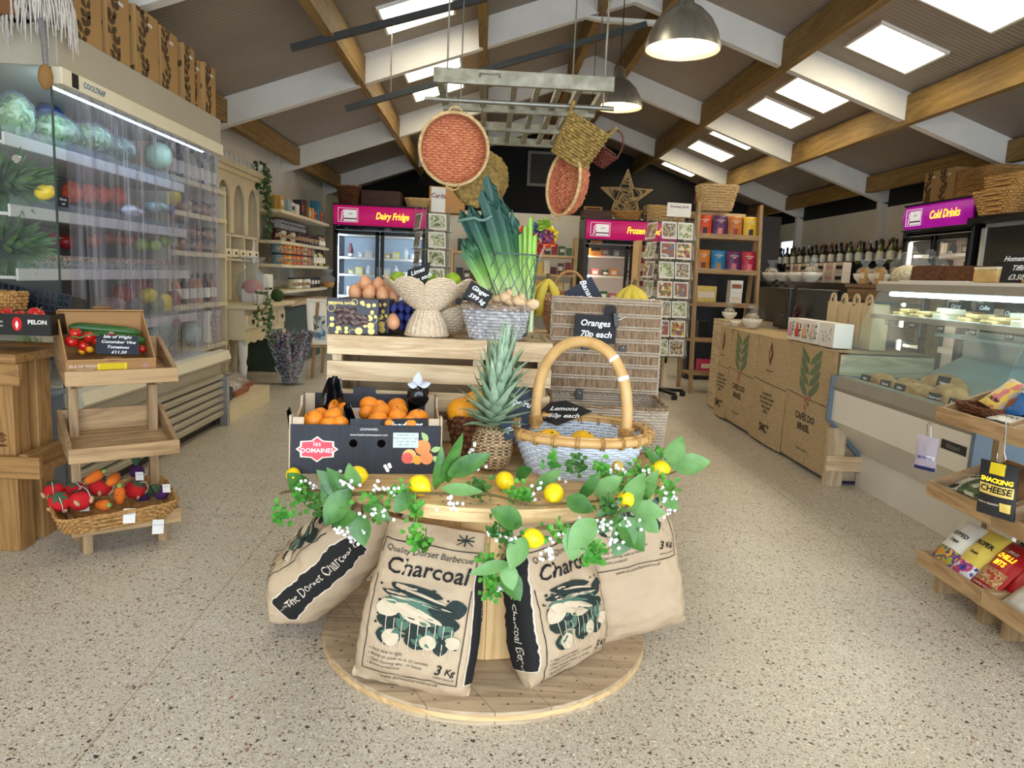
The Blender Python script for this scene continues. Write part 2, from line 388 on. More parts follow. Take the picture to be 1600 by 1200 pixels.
# right wall: white below a black band under the eaves, window opening far down
wy0, wy1, wz0, wz1 = 12.35, 12.95, 1.45, 2.0
b = MB()
b.box((XR + .06, (YF + wy0) / 2, 1.12), (.12, wy0 - YF, 2.24)); b.box((XR + .06, (YB + wy1) / 2, 1.12), (.12, YB - wy1, 2.24))
b.box((XR + .06, (wy0 + wy1) / 2, wz0 / 2), (.12, wy1 - wy0, wz0)); b.box((XR + .06, (wy0 + wy1) / 2, (wz1 + 2.24) / 2), (.12, wy1 - wy0, 2.24 - wz1))
b.box((XR + .06, (YF + YB) / 2, 2.4), (.12, YB - YF, .32), m=1)
struct(b.build('wall_right', [M_wall, M_black]))
b = MB()
for y0, y1, z0, z1 in ((wy0, wy0 + .06, wz0, wz1), (wy1 - .06, wy1, wz0, wz1), (wy0, wy1, wz0, wz0 + .06), (wy0, wy1, wz1 - .06, wz1)):
 b.box((XR + .04, (y0 + y1) / 2, (z0 + z1) / 2), (.1, y1 - y0, z1 - z0))
w = struct(b.build('window_1', M_white))
b = MB(); b.box((XR + .07, (wy0 + wy1) / 2, (wz0 + wz1) / 2), (.008, wy1 - wy0 - .1, wz1 - wz0 - .1)); b.build('pane', clear('window_glass', (246, 250, 255), .03), w)
# back gable, black, and a white partition behind the fridges
b = MB(); b.prism([(XL, 0), (XR, 0), (XR, zc(XR)), (XC, ZA), (XL, zc(XL))], 0, .1, fr=lambda x, y, z: (x, YB + z, y)); struct(b.build('wall_back', M_black))
b = MB(); b.box(((-.3 + 1.25) / 2 , 11.75, 1.06), (3.9, .08, 2.12)); struct(b.build('wall_partition', M_wall))
# shopfront wall behind the camera with its wide glazed opening
b = MB()
ox0, ox1, oz = -1.6, 4.0, 2.6
b.box(((XL + ox0) / 2, YF - .06, 1.3), (ox0 - XL, .12, 2.6)); b.box(((XR + ox1) / 2, YF - .06, 1.3), (XR - ox1, .12, 2.6))
b.prism([(XL, 2.6), (XR, 2.6), (XC + 3.6, 2.6), (XC, ZA), (XC - 3.6, 2.6)], 0, .12, fr=lambda x, y, z: (x, YF - .12 + z, y))
struct(b.build('wall_front', M_white))
b = MB(); b.box((XL + .01, 12.15, 1.25), (.06, .22, 2.5)); b.box((XL + .01, 9.55, 1.25), (.06, .22, 2.5)); struct(b.build('trim_1', M_white))
# rafters: white boxed steel pairs with a welded apex plate
k = 2
for y in (1.75, 4.35, 6.95, 9.53, 12.1):
 b = MB(); d = .25
 for sg, xe in ((-1, XL), (1, XR)):
  zz = zc(xe)
  b.add([(xe, y, zz), (XC, y, ZA), (XC, y, ZA - d * 1.06), (xe, y, zz - d), (xe, y + .09, zz), (XC, y + .09, ZA), (XC, y + .09, ZA - d * 1.06), (xe, y + .09, zz - d)],
              [(0, 1, 2, 3), (7, 6, 5, 4), (0, 4, 5, 1), (3, 2, 6, 7), (0, 3, 7, 4), (1, 5, 6, 2)])
 b.prism([(XC - .5, zc(XC - .5) - .23), (XC + .5, zc(XC + .5) - .23), (XC + .26, ZA - .44), (XC - .26, ZA - .44)], y + .01, y + .08, fr=lambda x, z, yy: (x, yy, z))
 b.box((XR - .05, y + .045, 1.15), (.1, .09, 2.3)); b.box((XL + .012, y + .045, 1.15), (.024, .2, 2.3))
 struct(b.build('trim_%d' % k, M_white)); k += 1
# purlins: timber, running the length of the shop
for x, d in ((-2.42, .2), (-1.2, .24), (-.12, .24), (.92, .24), (1.5, .24), (2.62, .26), (3.82, .26), (4.82, .2)):
 b = MB(); b.box((x, (YB + YF) / 2, zc(x) - d / 2 - (.02 if abs(x - 1.22) > .5 else .03)), (.075, YB - YF - .02, d)); struct(b.build('trim_%d' % k, M_beam)); k += 1
# ---- recessed 600 mm light panels in the slopes
M_panel = emit('light_panel', (255, 246, 222), 10.5, (255, 238, 190), 3.0)
M_panel2 = emit('light_panel_cool', (255, 248, 230), 10.5, (255, 242, 205), 3.0)
def ceiling_light(x, y, label, wy=.57):
 sg = 1 if x > XC else -1
 t = thing('ceiling_light', label, 'ceiling light', (x, y, zc(x) - .012), rot=(0, sg * math.atan(SL), 0), group='square light panels in the roof slopes')
 b = MB(); w = .61
 for a, c, dx, dy in ((0, (wy + .02) / 2, w, .02), (0, -(wy + .02) / 2, w, .02), (w / 2 - .01, 0, .02, wy), (-w / 2 + .01, 0, .02, wy)): b.box((a, c, 0), (dx, dy, .024))
 b.build('frame', M_white, t)
 b = MB(); b.box((0, 0, .002), (w - .04, wy, .012)); b.build('diffuser', M_panel if sg > 0 else M_panel2, t)
rl = ['cut by the top right corner of the picture', 'second in the right row counted from the camera', 'third in the right row, past the first rafter', 'fourth in the right row, close behind the third',
      'fifth in the right row, past the second rafter', 'sixth in the right row', 'seventh and farthest in the right row']
for y, l in zip((5.22, 6.32, 7.9, 8.76, 10.28, 11.4, 13.15), rl): ceiling_light(3.285, y, 'glowing square roof light, ' + l)
ll = ['nearest in the left row above the steel rail', 'second in the left row behind the first rafter', 'third in the left row', 'fourth in the left row, half hidden by the round pink basket']
for y, l in zip((6.3, 7.88, 8.75, 10.42), ll): ceiling_light(-.645, y, 'glowing square roof light, ' + l)
for y, l in ((1.0, 'behind the camera end of the right row'), (3.2, 'above the camera end of the right row')): ceiling_light(3.285, y, 'glowing square roof light, ' + l)
for y, l in ((1.0, 'behind the camera end of the left row'), (3.4, 'above the camera end of the left row')): ceiling_light(-.645, y, 'glowing square roof light, ' + l)
# ================================================================ shared makers
def sup(a, n):                                   # superellipse direction
 c, s = cos(a), sin(a); e = 2.0 / n
 return (math.copysign(abs(c) ** e, c), math.copysign(abs(s) ** e, s))
def weave_wall(mb, a0, b0, a1, b1, z0, z1, n=2.0, rows=12, stakes=40, amp=.004, belly=0.0, scal=None, m=0, su=4, sv=4):
 """woven willow: each row a strand passing in front of and behind upright stakes"""
 stakes = max(14, stakes // 2 * 2 + 1); rh = (z1 - z0) / rows
 def P(an, t, off):
  bl = belly * sin(pi * t); a = a0 + (a1 - a0) * t + bl; b = b0 + (b1 - b0) * t + bl; c, s = sup(an, n)
  return V((c * (a + off), s * (b + off), z0 + (z1 - z0) * t + (scal(an) * t * t if scal else 0)))
 K = stakes * 3; vs = []; fs = []
 for r in range(rows):
  t = (r + .5) / rows; o = len(vs)
  for i in range(K):
   an = 2 * pi * i / K; w = amp * cos(pi * stakes * i / K + pi * r) + .0006 * sin(i * 1.7 + r)
   for j in range(5):
    q = 2 * pi * j / 5; p = P(an, t, w + rh * .42 * cos(q)); p.z += rh * .56 * sin(q); vs.append(p)
  for i in range(K):
   i2 = (i + 1) % K
   for j in range(5): fs.append((o + i * 5 + j, o + i2 * 5 + j, o + i2 * 5 + (j + 1) % 5, o + i * 5 + (j + 1) % 5))
 mb.add(vs, fs, m, True)
 for i in range(stakes):
  an = 2 * pi * i / stakes; mb.tube([P(an, 0, 0), P(an, .5, 0), P(an, 1, 0)], rh * .35, 4, m=m, caps=False)
def ringpts(a, b, z, n=2.0, k=48, scal=None): return [(sup(2 * pi * i / k, n)[0] * a, sup(2 * pi * i / k, n)[1] * b, z + (scal(2 * pi * i / k) if scal else 0)) for i in range(k)]
def rope(mb, pts, r, n=6, closed=True, tw=.35, turns=20, m=0):
 """two strands twisted round a path"""
 k = len(pts)
 for s in (0, 1):
  out = []
  N_ = turns * 6
  for i in range(N_ + (0 if closed else 1)):
   t = i / N_ * (k if closed else k - 1); j = int(t) % k; f = t - int(t)
   p = V(pts[j]).lerp(V(pts[(j + 1) % k]) if (closed or j + 1 < k) else V(pts[j]), f)
   d = (V(pts[(j + 1) % k]) - V(pts[j])).normalized() if (closed or j + 1 < k) else (V(pts[j]) - V(pts[j - 1])).normalized()
   x = d.cross(V((0, 0, 1))); x = x.normalized() if x.length > .01 else V((1, 0, 0)); y = d.cross(x)
   an = 2 * pi * turns * i / N_ / 2 + pi * s
   out.append(p + (x * cos(an) + y * sin(an)) * r * .55)
  mb.tube(out, r * .62, n, closed, m)
def wicker_mat(name, c1, c2, rough=.65): return mat(name, c1, rough, scale=70, c2=c2, detail=2, bump=.25, bscale=160)
WK_honey = wicker_mat('honey_willow', (150, 104, 52), (206, 160, 96))
WK_dark = wicker_mat('brown_willow', (70, 36, 16), (132, 78, 40))
WK_pale = wicker_mat('pale_willow', (176, 142, 92), (220, 190, 140))
def basket(name, label, cat, loc, rz, a0, b0, a1, b1, h, m, n=2.6, rows=9, stakes=36, amp=.004, rim=.007, rimm=None, handle=None, group=None, rot=None, lid=False, belly=0, hm=None, scal=None, su=4):
 t = thing(name, label, cat, loc, rz, group, rot)
 b = MB(); weave_wall(b, a0, b0, a1, b1, .004, h, n, rows, stakes, amp, belly, scal, su=su); b.build('woven_wall', m, t)
 b = MB(); b.prism([(p[0], p[1]) for p in ringpts(a0, b0, 0, n, 32)], 0, .006); b.build('base', m, t)
 b = MB()
 if rim: rope(b, ringpts(a1, b1, h, n, 40, scal), rim, 5, True, turns=int(26 + 60 * (a1 + b1))); b.build('rim', rimm or m, t)
 if handle == 'arch':
  b = MB(); H_ = handle_h = .9 * (a1 + b1)
  rope(b, [(-a1 * cos(pi * i / 20), 0, h + H_ * .8 * sin(pi * i / 20)) for i in range(21)], rim * 1.1, 5, False, turns=24); b.build('handle', hm or m, t)
 if handle == 'ears':
  for sx in (-1, 1):
   b = MB(); rope(b, [(sx * (a1 + .004), b1 * .4 * cos(pi * i / 10), h + .035 * sin(pi * i / 10)) for i in range(11)], rim * .9, 5, False, turns=10); b.build('handle', hm or m, t)
 if lid:
  b = MB(); b.grid(lambda u, v: ((u * 2 - 1) * a1 * 1.02, (v * 2 - 1) * b1 * 1.02, h + .012 + .003 * cos(pi * 40 * u) * (1 if int(v * 10) % 2 else -1)), 80, 20)
  b.box((0, 0, h + .006), (a1 * 2.02, b1 * 2.02, .008)); b.build('lid', m, t)
 return t
# chalk boards
M_slate = mat('blackboard', (24, 24, 26), .75, .25, 14, bump=.05)
M_slateblue = mat('blackboard_navy', (34, 42, 58), .7, .2, 12)
M_chalk = mat('chalk_pen', (240, 242, 244), .8, .02)
def board(name, label, loc, rot, w, h, lines, size, m=None, th=.004, shear=.3, cat='price sign', poly=None, ty=None, space=1.0, tx=0):
 """small slate with handwriting; local face is -y"""
 t = thing(name, label, cat, loc, rot=rot)
 b = MB()
 pl_ = poly or [(-w / 2, -h / 2), (w / 2, -h / 2), (w / 2, h / 2), (-w / 2, h / 2)]
 b.prism(pl_, -th / 2, th / 2, fr=lambda x, z, y: (x, y, z)); b.build('slate', m or M_slate, t)
 n = len(lines)
 for i, s in enumerate(lines):
  z = (n - 1) / 2 * size * 1.25 - i * size * 1.25 + (ty or 0)
  text(s, size, M_chalk, t, (tx + (.1 * size if i % 2 else -.05 * size), -th / 2 - .0006, z), shear=shear, space=space, bold=.02)
 return t
# fruit
M_orange = mat('orange_peel', (242, 140, 26), .42, .12, 14, bump=.25, bscale=260, coat=.1)
M_lemon = mat('lemon_peel', (250, 208, 18), .38, .06, 10, bump=.12, bscale=150)
M_lime = mat('lime_peel', (116, 150, 24), .4, scale=8, c2=(150, 178, 40), bump=.1, bscale=200)
M_grape = mat('grapefruit_peel', (236, 158, 24), .45, .07, 10, bump=.15, bscale=220)
M_stalk = mat('stalk_brown', (86, 76, 40), .8)
M_leafA = mat('glossy_leaf', (38, 88, 28), .4, scale=22, c2=(78, 128, 50), bump=.1)
M_leafB = mat('sage_leaf', (92, 138, 70), .5, scale=22, c2=(120, 164, 98))
M_leafC = mat('lime_leaf', (96, 168, 52), .5, scale=22, c2=(60, 136, 50))
M_twig = mat('twig', (110, 92, 52), .8)
def fruit(name, label, cat, loc, r, m, flat=.9, group=None, stem=True, rot=(0, 0, 0), ridges=0):
 t = thing(name, label, cat, loc, rot=rot, group=group)
 b = MB(); b.ell((0, 0, 0), (r, r, r * flat), 24, 14, fn=lambda u, v: 1 - .09 * max(0, (v - .86) / .14) ** 2 - .05 * max(0, (.1 - v) / .1) ** 2 + (.02 * cos(ridges * 2 * pi * u) if ridges else 0))
 b.build('peel', m, t)
 if stem: b = MB(); b.cyl((0, 0, r * flat * .9), (0, 0, r * flat * .97), r * .09, n=6); b.build('stem', M_stalk, t)
 return t
def lemon_mesh(b, r, m=0): b.lathe([(0, -1.28 * r), (.16 * r, -1.24 * r), (.22 * r, -1.14 * r), (.5 * r, -.95 * r), (.82 * r, -.55 * r), (.98 * r, -.1 * r), (.95 * r, .3 * r), (.75 * r, .7 * r), (.45 * r, .98 * r), (.2 * r, 1.12 * r), (.08 * r, 1.2 * r), (0, 1.22 * r)], 20, m=m)
# pine colours
PINE = wood('pine_pale', (190, 152, 102), (226, 196, 148), 0)
PINEz = wood('pine_pale_upright', (196, 156, 104), (228, 198, 150), 2)
PALLET = wood('weathered_pine', (184, 154, 116), (222, 198, 160), 0, .7)
PALLETz = wood('weathered_pine_upright', (170, 146, 112), (206, 186, 154), 2, .7)
PALLETy = wood('weathered_pine_deep', (166, 142, 110), (204, 184, 152), 1, .7)
OAK = wood('display_stand_wood', (146, 112, 74), (190, 156, 112), 0, .6)
OAKy = wood('display_stand_wood_deep', (132, 104, 72), (172, 142, 104), 1, .6)
OAKz = wood('display_stand_wood_upright', (140, 110, 74), (178, 148, 108), 2, .6)
M_paperwhite = mat('white_card', (236, 234, 228), .7, .03)
M_ink = mat('black_ink', (22, 20, 20), .8, .05)
M_steel = mat('galvanised', (138, 136, 126), .45, .18, 18, metal=.7)
M_wire = mat('grey_green_wire', (92, 116, 112), .5, .1, metal=.4)
M_glass = clear('clear_glass', (252, 254, 254), .04)
M_cello = clear('cellophane', (240, 245, 250), .10, .12)
M_card = mat('kraft_card', (176, 132, 84), .8, .06, 6, bump=.08, bscale=90)
M_blackplastic = mat('black_plastic', (20, 20, 22), .4, .1)
M_chrome = mat('chrome', (200, 200, 200), .2, .05, metal=1)
def crate(name, label, loc, w, d, h, planks, rz=0, cat='crate', mats=None, group=None, post=.03, th=.014):
 """slatted timber crate; planks = list of (z0,z1)"""
 t = thing(name, label, cat, loc, rz, group); mx, my, mz = mats or (PALLET, PALLETy, PALLETz)
 for z0, z1 in planks:
  for s in (-1, 1):
   b = MB(); b.box((0, s * (d / 2 - th / 2), (z0 + z1) / 2), (w, th, z1 - z0)); b.build('slat', mx, t, bevel=.002)
   b = MB(); b.box((s * (w / 2 - th / 2), 0, (z0 + z1) / 2), (th, d - 2 * th - .002, z1 - z0)); b.build('slat', my, t, bevel=.002)
 for sx in (-1, 1):
  for sy in (-1, 1):
   b = MB(); b.box((sx * (w / 2 - th - post / 2 - .001), sy * (d / 2 - th - post / 2 - .001), h / 2), (post, post, h)); b.build('corner_post', mz, t)
 b = MB()
 k = max(3, int(d / .1))
 for i in range(k): b.box((0, -d / 2 + th + (d - 2 * th) * (i + .5) / k, .006), (w - 2 * th - .004, (d - 2 * th) / k - .008, .012))
 b.build('floor_boards', mx, t)
 return t
def top_boards(t, w, d, h, mx, n=4, name='top_board'):
 for i in range(n):
  b = MB(); b.box((0, -d / 2 + d * (i + .5) / n, h - .007), (w, d / n - .006, .014)); b.build(name, mx, t, bevel=.002)
# ================================================================ the cable drum table
DC = V((0.035, 2.26, 0)); ZT = .588
t = thing('cable_drum', 'large wooden cable drum standing on end as the central display table', 'cable drum table', DC)
DRUM = wood('drum_boards', (196, 156, 104), (226, 194, 142), 0, .6, 6); DRUMd = wood('drum_boards_worn', (160, 136, 108), (196, 174, 144), 0, .65, 6)
def flange(name, R, z0, z1, m, ang):
 b = MB(); n = 7; c, s = cos(ang), sin(ang)
 for i in range(n):
  x0, x1 = -R + 2 * R * i / n + .001, -R + 2 * R * (i + 1) / n - .001
  up = [(x0 + (x1 - x0) * j / 8, math.sqrt(max(0, R * R - (x0 + (x1 - x0) * j / 8) ** 2))) for j in range(9)]
  poly = [(x, -y) for x, y in up] + [(x, y) for x, y in reversed(up)]
  poly = [p for k, p in enumerate(poly) if k == 0 or (abs(p[0] - poly[k - 1][0]) + abs(p[1] - poly[k - 1][1])) > 1e-5]
  b.prism(poly, z0, z1, fr=lambda x, y, z: (x * c - y * s, x * s + y * c, z))
 for i in range(46):
  a = 2 * pi * i / 46
  for rr in (R - .035, R - .075): b.cyl((rr * cos(a + rr), rr * sin(a + rr), z1 - .001), (rr * cos(a + rr), rr * sin(a + rr), z1 + .0012), .004, n=6, m=1)
 b.build(name, [m, M_steel], t)
flange('lower_flange', .51, 0, .036, DRUMd, .5); flange('upper_flange', .54, .553, ZT, DRUM, 1.35)
b = MB(); b.lathe([(.512, .012), (.512, .026)], 64, sharp=True); b.lathe([(.542, .563), (.542, .578)], 64, sharp=True); b.build('edge_band', DRUM, t)
b = MB()
for i in range(18):
 a = 2 * pi * i / 18; b.box((.25 * cos(a) * .94, .25 * sin(a) * .94, .2945), (.03, .086, .515), (0, 0, a))
b.build('barrel', wood('barrel_boards', (206, 162, 104), (234, 198, 140), 2, .55, 6), t, bevel=.003)
# ---------------------------------------------------------------- charcoal sacks
M_kraft = mat('kraft_paper', (192, 168, 138), .72, .08, 5, bump=.7, bscale=22)
M_dkgreen = mat('print_dark_green', (28, 44, 40), .8, .1); M_mdgreen = mat('print_mid_green', (78, 112, 94), .8, .1); M_cream = mat('print_cream', (226, 212, 190), .8, .03)
SW, SH, ST = .315, .44, .15
def sack(label, loc, M3, seed, W=SW, H=SH, T=ST, strip='right', full=True, qs=.65, slump=0.0, topw=.86, pz=0.0, PS=.88):
 t = thing('charcoal_sack', label, 'sack', loc, rot=M3, group='paper sacks of charcoal round the drum')
 nz = lambda x, y, z, s: noise.noise(V((x * s + seed * 7.3, y * s, z * s)))
 def wv(v): return W / 2 * (1 - (1 - topw) * v ** 1.5 + .05 * sin(pi * min(1, v * 1.4)))
 def tv(v): return T / 2 * (.22 + .78 * min(1, v / .16) ** .6) * (1 - .72 * max(0, (v - .55) / .45) ** 1.7)
 def pt(c, s, v, off=0.0):
  x = c * (wv(v) + off); y = s * (tv(v) + off)
  wr = .012 * nz(x * 1, y, v * H, 12) + .008 * nz(x + .5 * v, y, v * H * 1.6, 30) + .004 * sin(x * 34 + v * 40 + seed) * v * v
  edge = 1 if v < .97 else .3
  z = v * H + (.012 * nz(x, 0, 0, 11) * v)
  return V((x + slump * v * v, y + (-wr if s <= 0 else wr) * edge, z))
 n = 3.2
 def fr(u, v, off=0):
  u = max(-1, min(1, u)); return pt(u, -(max(0, 1 - abs(u) ** n)) ** (1 / n), v, off)
 def sd(q, v, off=0, sg=1):
  q = max(-1, min(1, q)); return pt(sg * (max(0, 1 - abs(q) ** n)) ** (1 / n), q, v, off)
 b = MB()
 b.grid(lambda u, v: pt(*sup(2 * pi * u - pi / 2, n), v), 72, 44, cu=True)
 b.add([pt(*sup(2 * pi * i / 72 - pi / 2, n), 0) for i in range(72)], [tuple(range(71, -1, -1))]); b.add([pt(*sup(2 * pi * i / 72 - pi / 2, n), 1) for i in range(72)], [tuple(range(72))])
 b.grid(lambda u, v: ((u * 2 - 1) * W / 2 * 1.03, -.012 * sin(v * pi) - .01 + .004 * sin(u * 40), -.002 + .03 * (1 - v) if True else 0), 24, 3)
 b.build('paper_sack', M_kraft, t)
 def front_decal(polys, m, name, off=.0042):
  b = MB()
  for vs, fs in polys: b.add([fr(x / wv(max(0, min(1, z / H + pz))), max(0, min(1, z / H + pz)), off) for x, z in vs], fs)
  return b.build(name, m, t)
 def txt(s, size, cx, cz, m, shear=0, align='CENTER', bold=0, sx=1, off=.0042):
  vs, fs = textmesh(s, size * PS, shear, align, 1, bold); return [([(cx + v[0] * sx, cz + v[1]) for v in vs], fs)]
 def blob(cx, cz, rx, rz, rot=0, k=18, jag=.12, sd_=0):
  rx *= .95; rz *= .8
  vs = [(cx, cz)]; c, s = cos(rot), sin(rot)
  for i in range(k):
   a = 2 * pi * i / k; q = 1 + jag * nz(cx * 9 + cos(a), cz * 9 + sin(a), sd_, 2.1)
   x, z = rx * cos(a) * q, rz * sin(a) * q; vs.append((cx + x * c - z * s, cz + x * s + z * c))
  return (vs, [(0, 1 + i, 1 + (i + 1) % k) for i in range(k)])
 def line(pts, w=.0012):
  vs = []; fs = []
  for i, (x, z) in enumerate(pts):
   a = pts[max(0, i - 1)]; c = pts[min(len(pts) - 1, i + 1)]; dx, dz = c[0] - a[0], c[1] - a[1]; l = math.hypot(dx, dz) or 1
   vs += [(x - dz / l * w, z + dx / l * w), (x + dz / l * w, z - dx / l * w)]
  return (vs, [(2 * i, 2 * i + 1, 2 * i + 3, 2 * i + 2) for i in range(len(pts) - 1)])
 def seg(x0, z0, x1, z1, k=14, w=.0012): return line([(x0 + (x1 - x0) * i / k, z0 + (z1 - z0) * i / k) for i in range(k + 1)], w)
 if full:
  hw = W * .40
  front_decal(txt('Quality Dorset Barbecue', .026, 0, H * .835, 0, .2), M_dkgreen, 'lettering')
  front_decal(txt('Charcoal', .068, .004, H * .74, 0, .12, bold=.012, sx=1.0), M_ink, 'lettering')
  bl = txt('\u2022 Very easy to light', .0135, -hw + .012, H * .235, 0, .25, 'LEFT') + txt('\u2022 Ready to cook on in 15 minutes', .0135, -hw + .012, H * .206, 0, .25, 'LEFT') + \
             txt('\u2022 Clean burning with no fumes', .0135, -hw + .012, H * .177, 0, .25, 'LEFT') + txt('\u2022 British produced', .0135, -hw + .012, H * .148, 0, .25, 'LEFT')
  front_decal(bl, M_ink, 'lettering'); front_decal(txt('3', .04, hw - .052, H * .185, 0, .25, bold=.02) + txt('Kg', .026, hw - .022, H * .178, 0, .25, bold=.02), M_ink, 'lettering')
  front_decal(txt('(when packed)', .0105, hw - .035, H * .135, 0, .2) + txt('www.dorsetcharcoal.co.uk', .016, 0, H * .075, 0, .2), M_ink, 'lettering')
  fl = [seg(-hw, H * .10, hw, H * .10), seg(-hw, H * .10, -hw, H * .67), seg(hw, H * .10, hw, H * .67), seg(-hw, H * .80, -hw, H * .885), seg(hw, H * .80, hw, H * .885), seg(-hw, H * .885, hw, H * .885)]
  front_decal(fl, M_ink, 'border_line')
  fz = H * .945
  front_decal([seg(hw - .06, fz - .012, hw - .02, fz + .012, 4), seg(hw - .06, fz + .012, hw - .02, fz - .012, 4), seg(hw - .062, fz, hw - .018, fz, 4, .002), seg(hw - .04, fz - .014, hw - .04, fz + .014, 4, .002)], M_dkgreen, 'flag_print')
  # barbecue picture: dark pieces, then mid green, then pale pieces and skewers
  dk = [blob(x * hw, z * H, a, c, r, sd_=i) for i, (x, z, a, c, r) in enumerate(((-.1, .62, .075, .016, -.1), (-.12, .575, .09, .014, -.12), (.35, .53, .05, .02, -.35), (-.5, .43, .045, .028, .1), (0, .42, .06, .035, 0),
              (.5, .44, .05, .03, .2), (.05, .335, .034, .03, 0), (.55, .33, .022, .034, .2), (-.55, .33, .034, .028, 0), (.42, .5, .05, .02, -.4), (.75, .55, .03, .03, .3)))]
  for i in range(46): dk.append(blob((random.random() * 1.8 - .9) * hw, (.30 + .34 * random.random()) * H, .003 + .004 * random.random(), .003 + .003 * random.random(), 0, 6))
  front_decal(dk, M_dkgreen, 'picture', .0040)
  mg = [blob(x * hw, z * H, a, c, r, sd_=i + 20) for i, (x, z, a, c, r) in enumerate(((.15, .535, .07, .017, -.22), (-.5, .55, .03, .01, 0), (-.28, .43, .02, .03, .1), (.08, .34, .018, .02, 0), (.62, .42, .022, .03, .3), (-.5, .345, .03, .016, .3), (.2, .45, .03, .014, 0), (.35, .36, .02, .03, 0)))]
  front_decal(mg, M_mdgreen, 'picture', .0050)
  cr = [blob(x * hw, z * H, a, c, r, sd_=i + 40) for i, (x, z, a, c, r) in enumerate(((-.6, .5, .036, .03, .3), (-.22, .505, .036, .02, -.3), (.12, .49, .055, .009, -.35), (0, .455, .04, .013, -.2), (-.48, .325, .024, .026, 0), (.3, .335, .022, .024, 0), (.78, .35, .022, .02, 0), (.05, .555, .085, .005, -.12), (.1, .595, .06, .004, -.2)))]
  for i in range(9): cr.append(seg((-.62 + .17 * i) * hw, H * (.46 - .015 * (i % 3)), (-.6 + .17 * i) * hw, H * .26, 8, .0011))
  front_decal(cr, mat('print_paper', (208, 190, 162), .8, .04), 'picture', .0060)
 sg = {'right': 1, 'left': -1}[strip] if strip else 0
 if sg:
  def sidegrid(q0, q1, v0, v1, m, off, name):
   b = MB(); b.grid(lambda u, v: sd(q0 + (q1 - q0) * u, v0 + (v1 - v0) * v, off, sg), 8, 40); return b.build(name, m, t)
  sidegrid(-qs - .05, qs - .05, .10, .80, M_cream, .0022, 'strip_border'); sidegrid(-qs - .01, qs - .09, .107, .793, M_ink, .0034, 'black_strip')
  b = MB()
  for s_, size, z0 in (('The Dorset Charcoal Co.', .0285 * H / .44, .50), ('Tel: 01258 818 176', .011, .16)):
   vs, fs = textmesh(s_, size, .15)
   # runs up the side: text x -> height, text y -> across
   b.add([sd(-.05 - sg * (v[1]) / (T / 2 * .95) * (1 if sg > 0 else 1) * sg, z0 + v[0] / H * (1 if sg > 0 else -1), .0046, sg) for v in vs], fs)
  b.build('lettering', M_cream, t)
 return t
def rotm(zdir, ydir):
 """euler for local +z along zdir and local -y as near as possible to ydir"""
 z = V(zdir).normalized(); y = -(V(ydir)); y = (y - z * y.dot(z)).normalized(); x = y.cross(z)
 return MX((x, y, z)).transposed().to_euler()
s1 = sack('upright charcoal sack in front of the drum, left of centre, its whole print facing us', (-.163, 1.865, .037), rotm((.12, .17, .95), (-.17, -1, 0)), 1)
s2 = sack('charcoal sack right of centre, turned right, its top under the lemon garland', (.268, 1.985, .037), rotm((-.20, .17, .95), (.95, -1, 0)), 2, pz=-.09, H=.46, W=.32, T=.17, strip='left', topw=.8)
s0 = sack('charcoal sack slumped left of the drum with its black side strip towards us', (-.615, 2.30, .085), rotm((.66, -.12, .66), (-.9, -.05, .75)), 3, H=.50, W=.30, T=.23, strip='right', qs=.40)
s3 = sack('charcoal sack behind on the right of the drum, brown blank lower half showing', (.515, 2.20, .037), rotm((-.16, .10, .95), (.30, -1, 0)), 4, W=.34, H=.52, T=.17, strip=None, pz=.37)
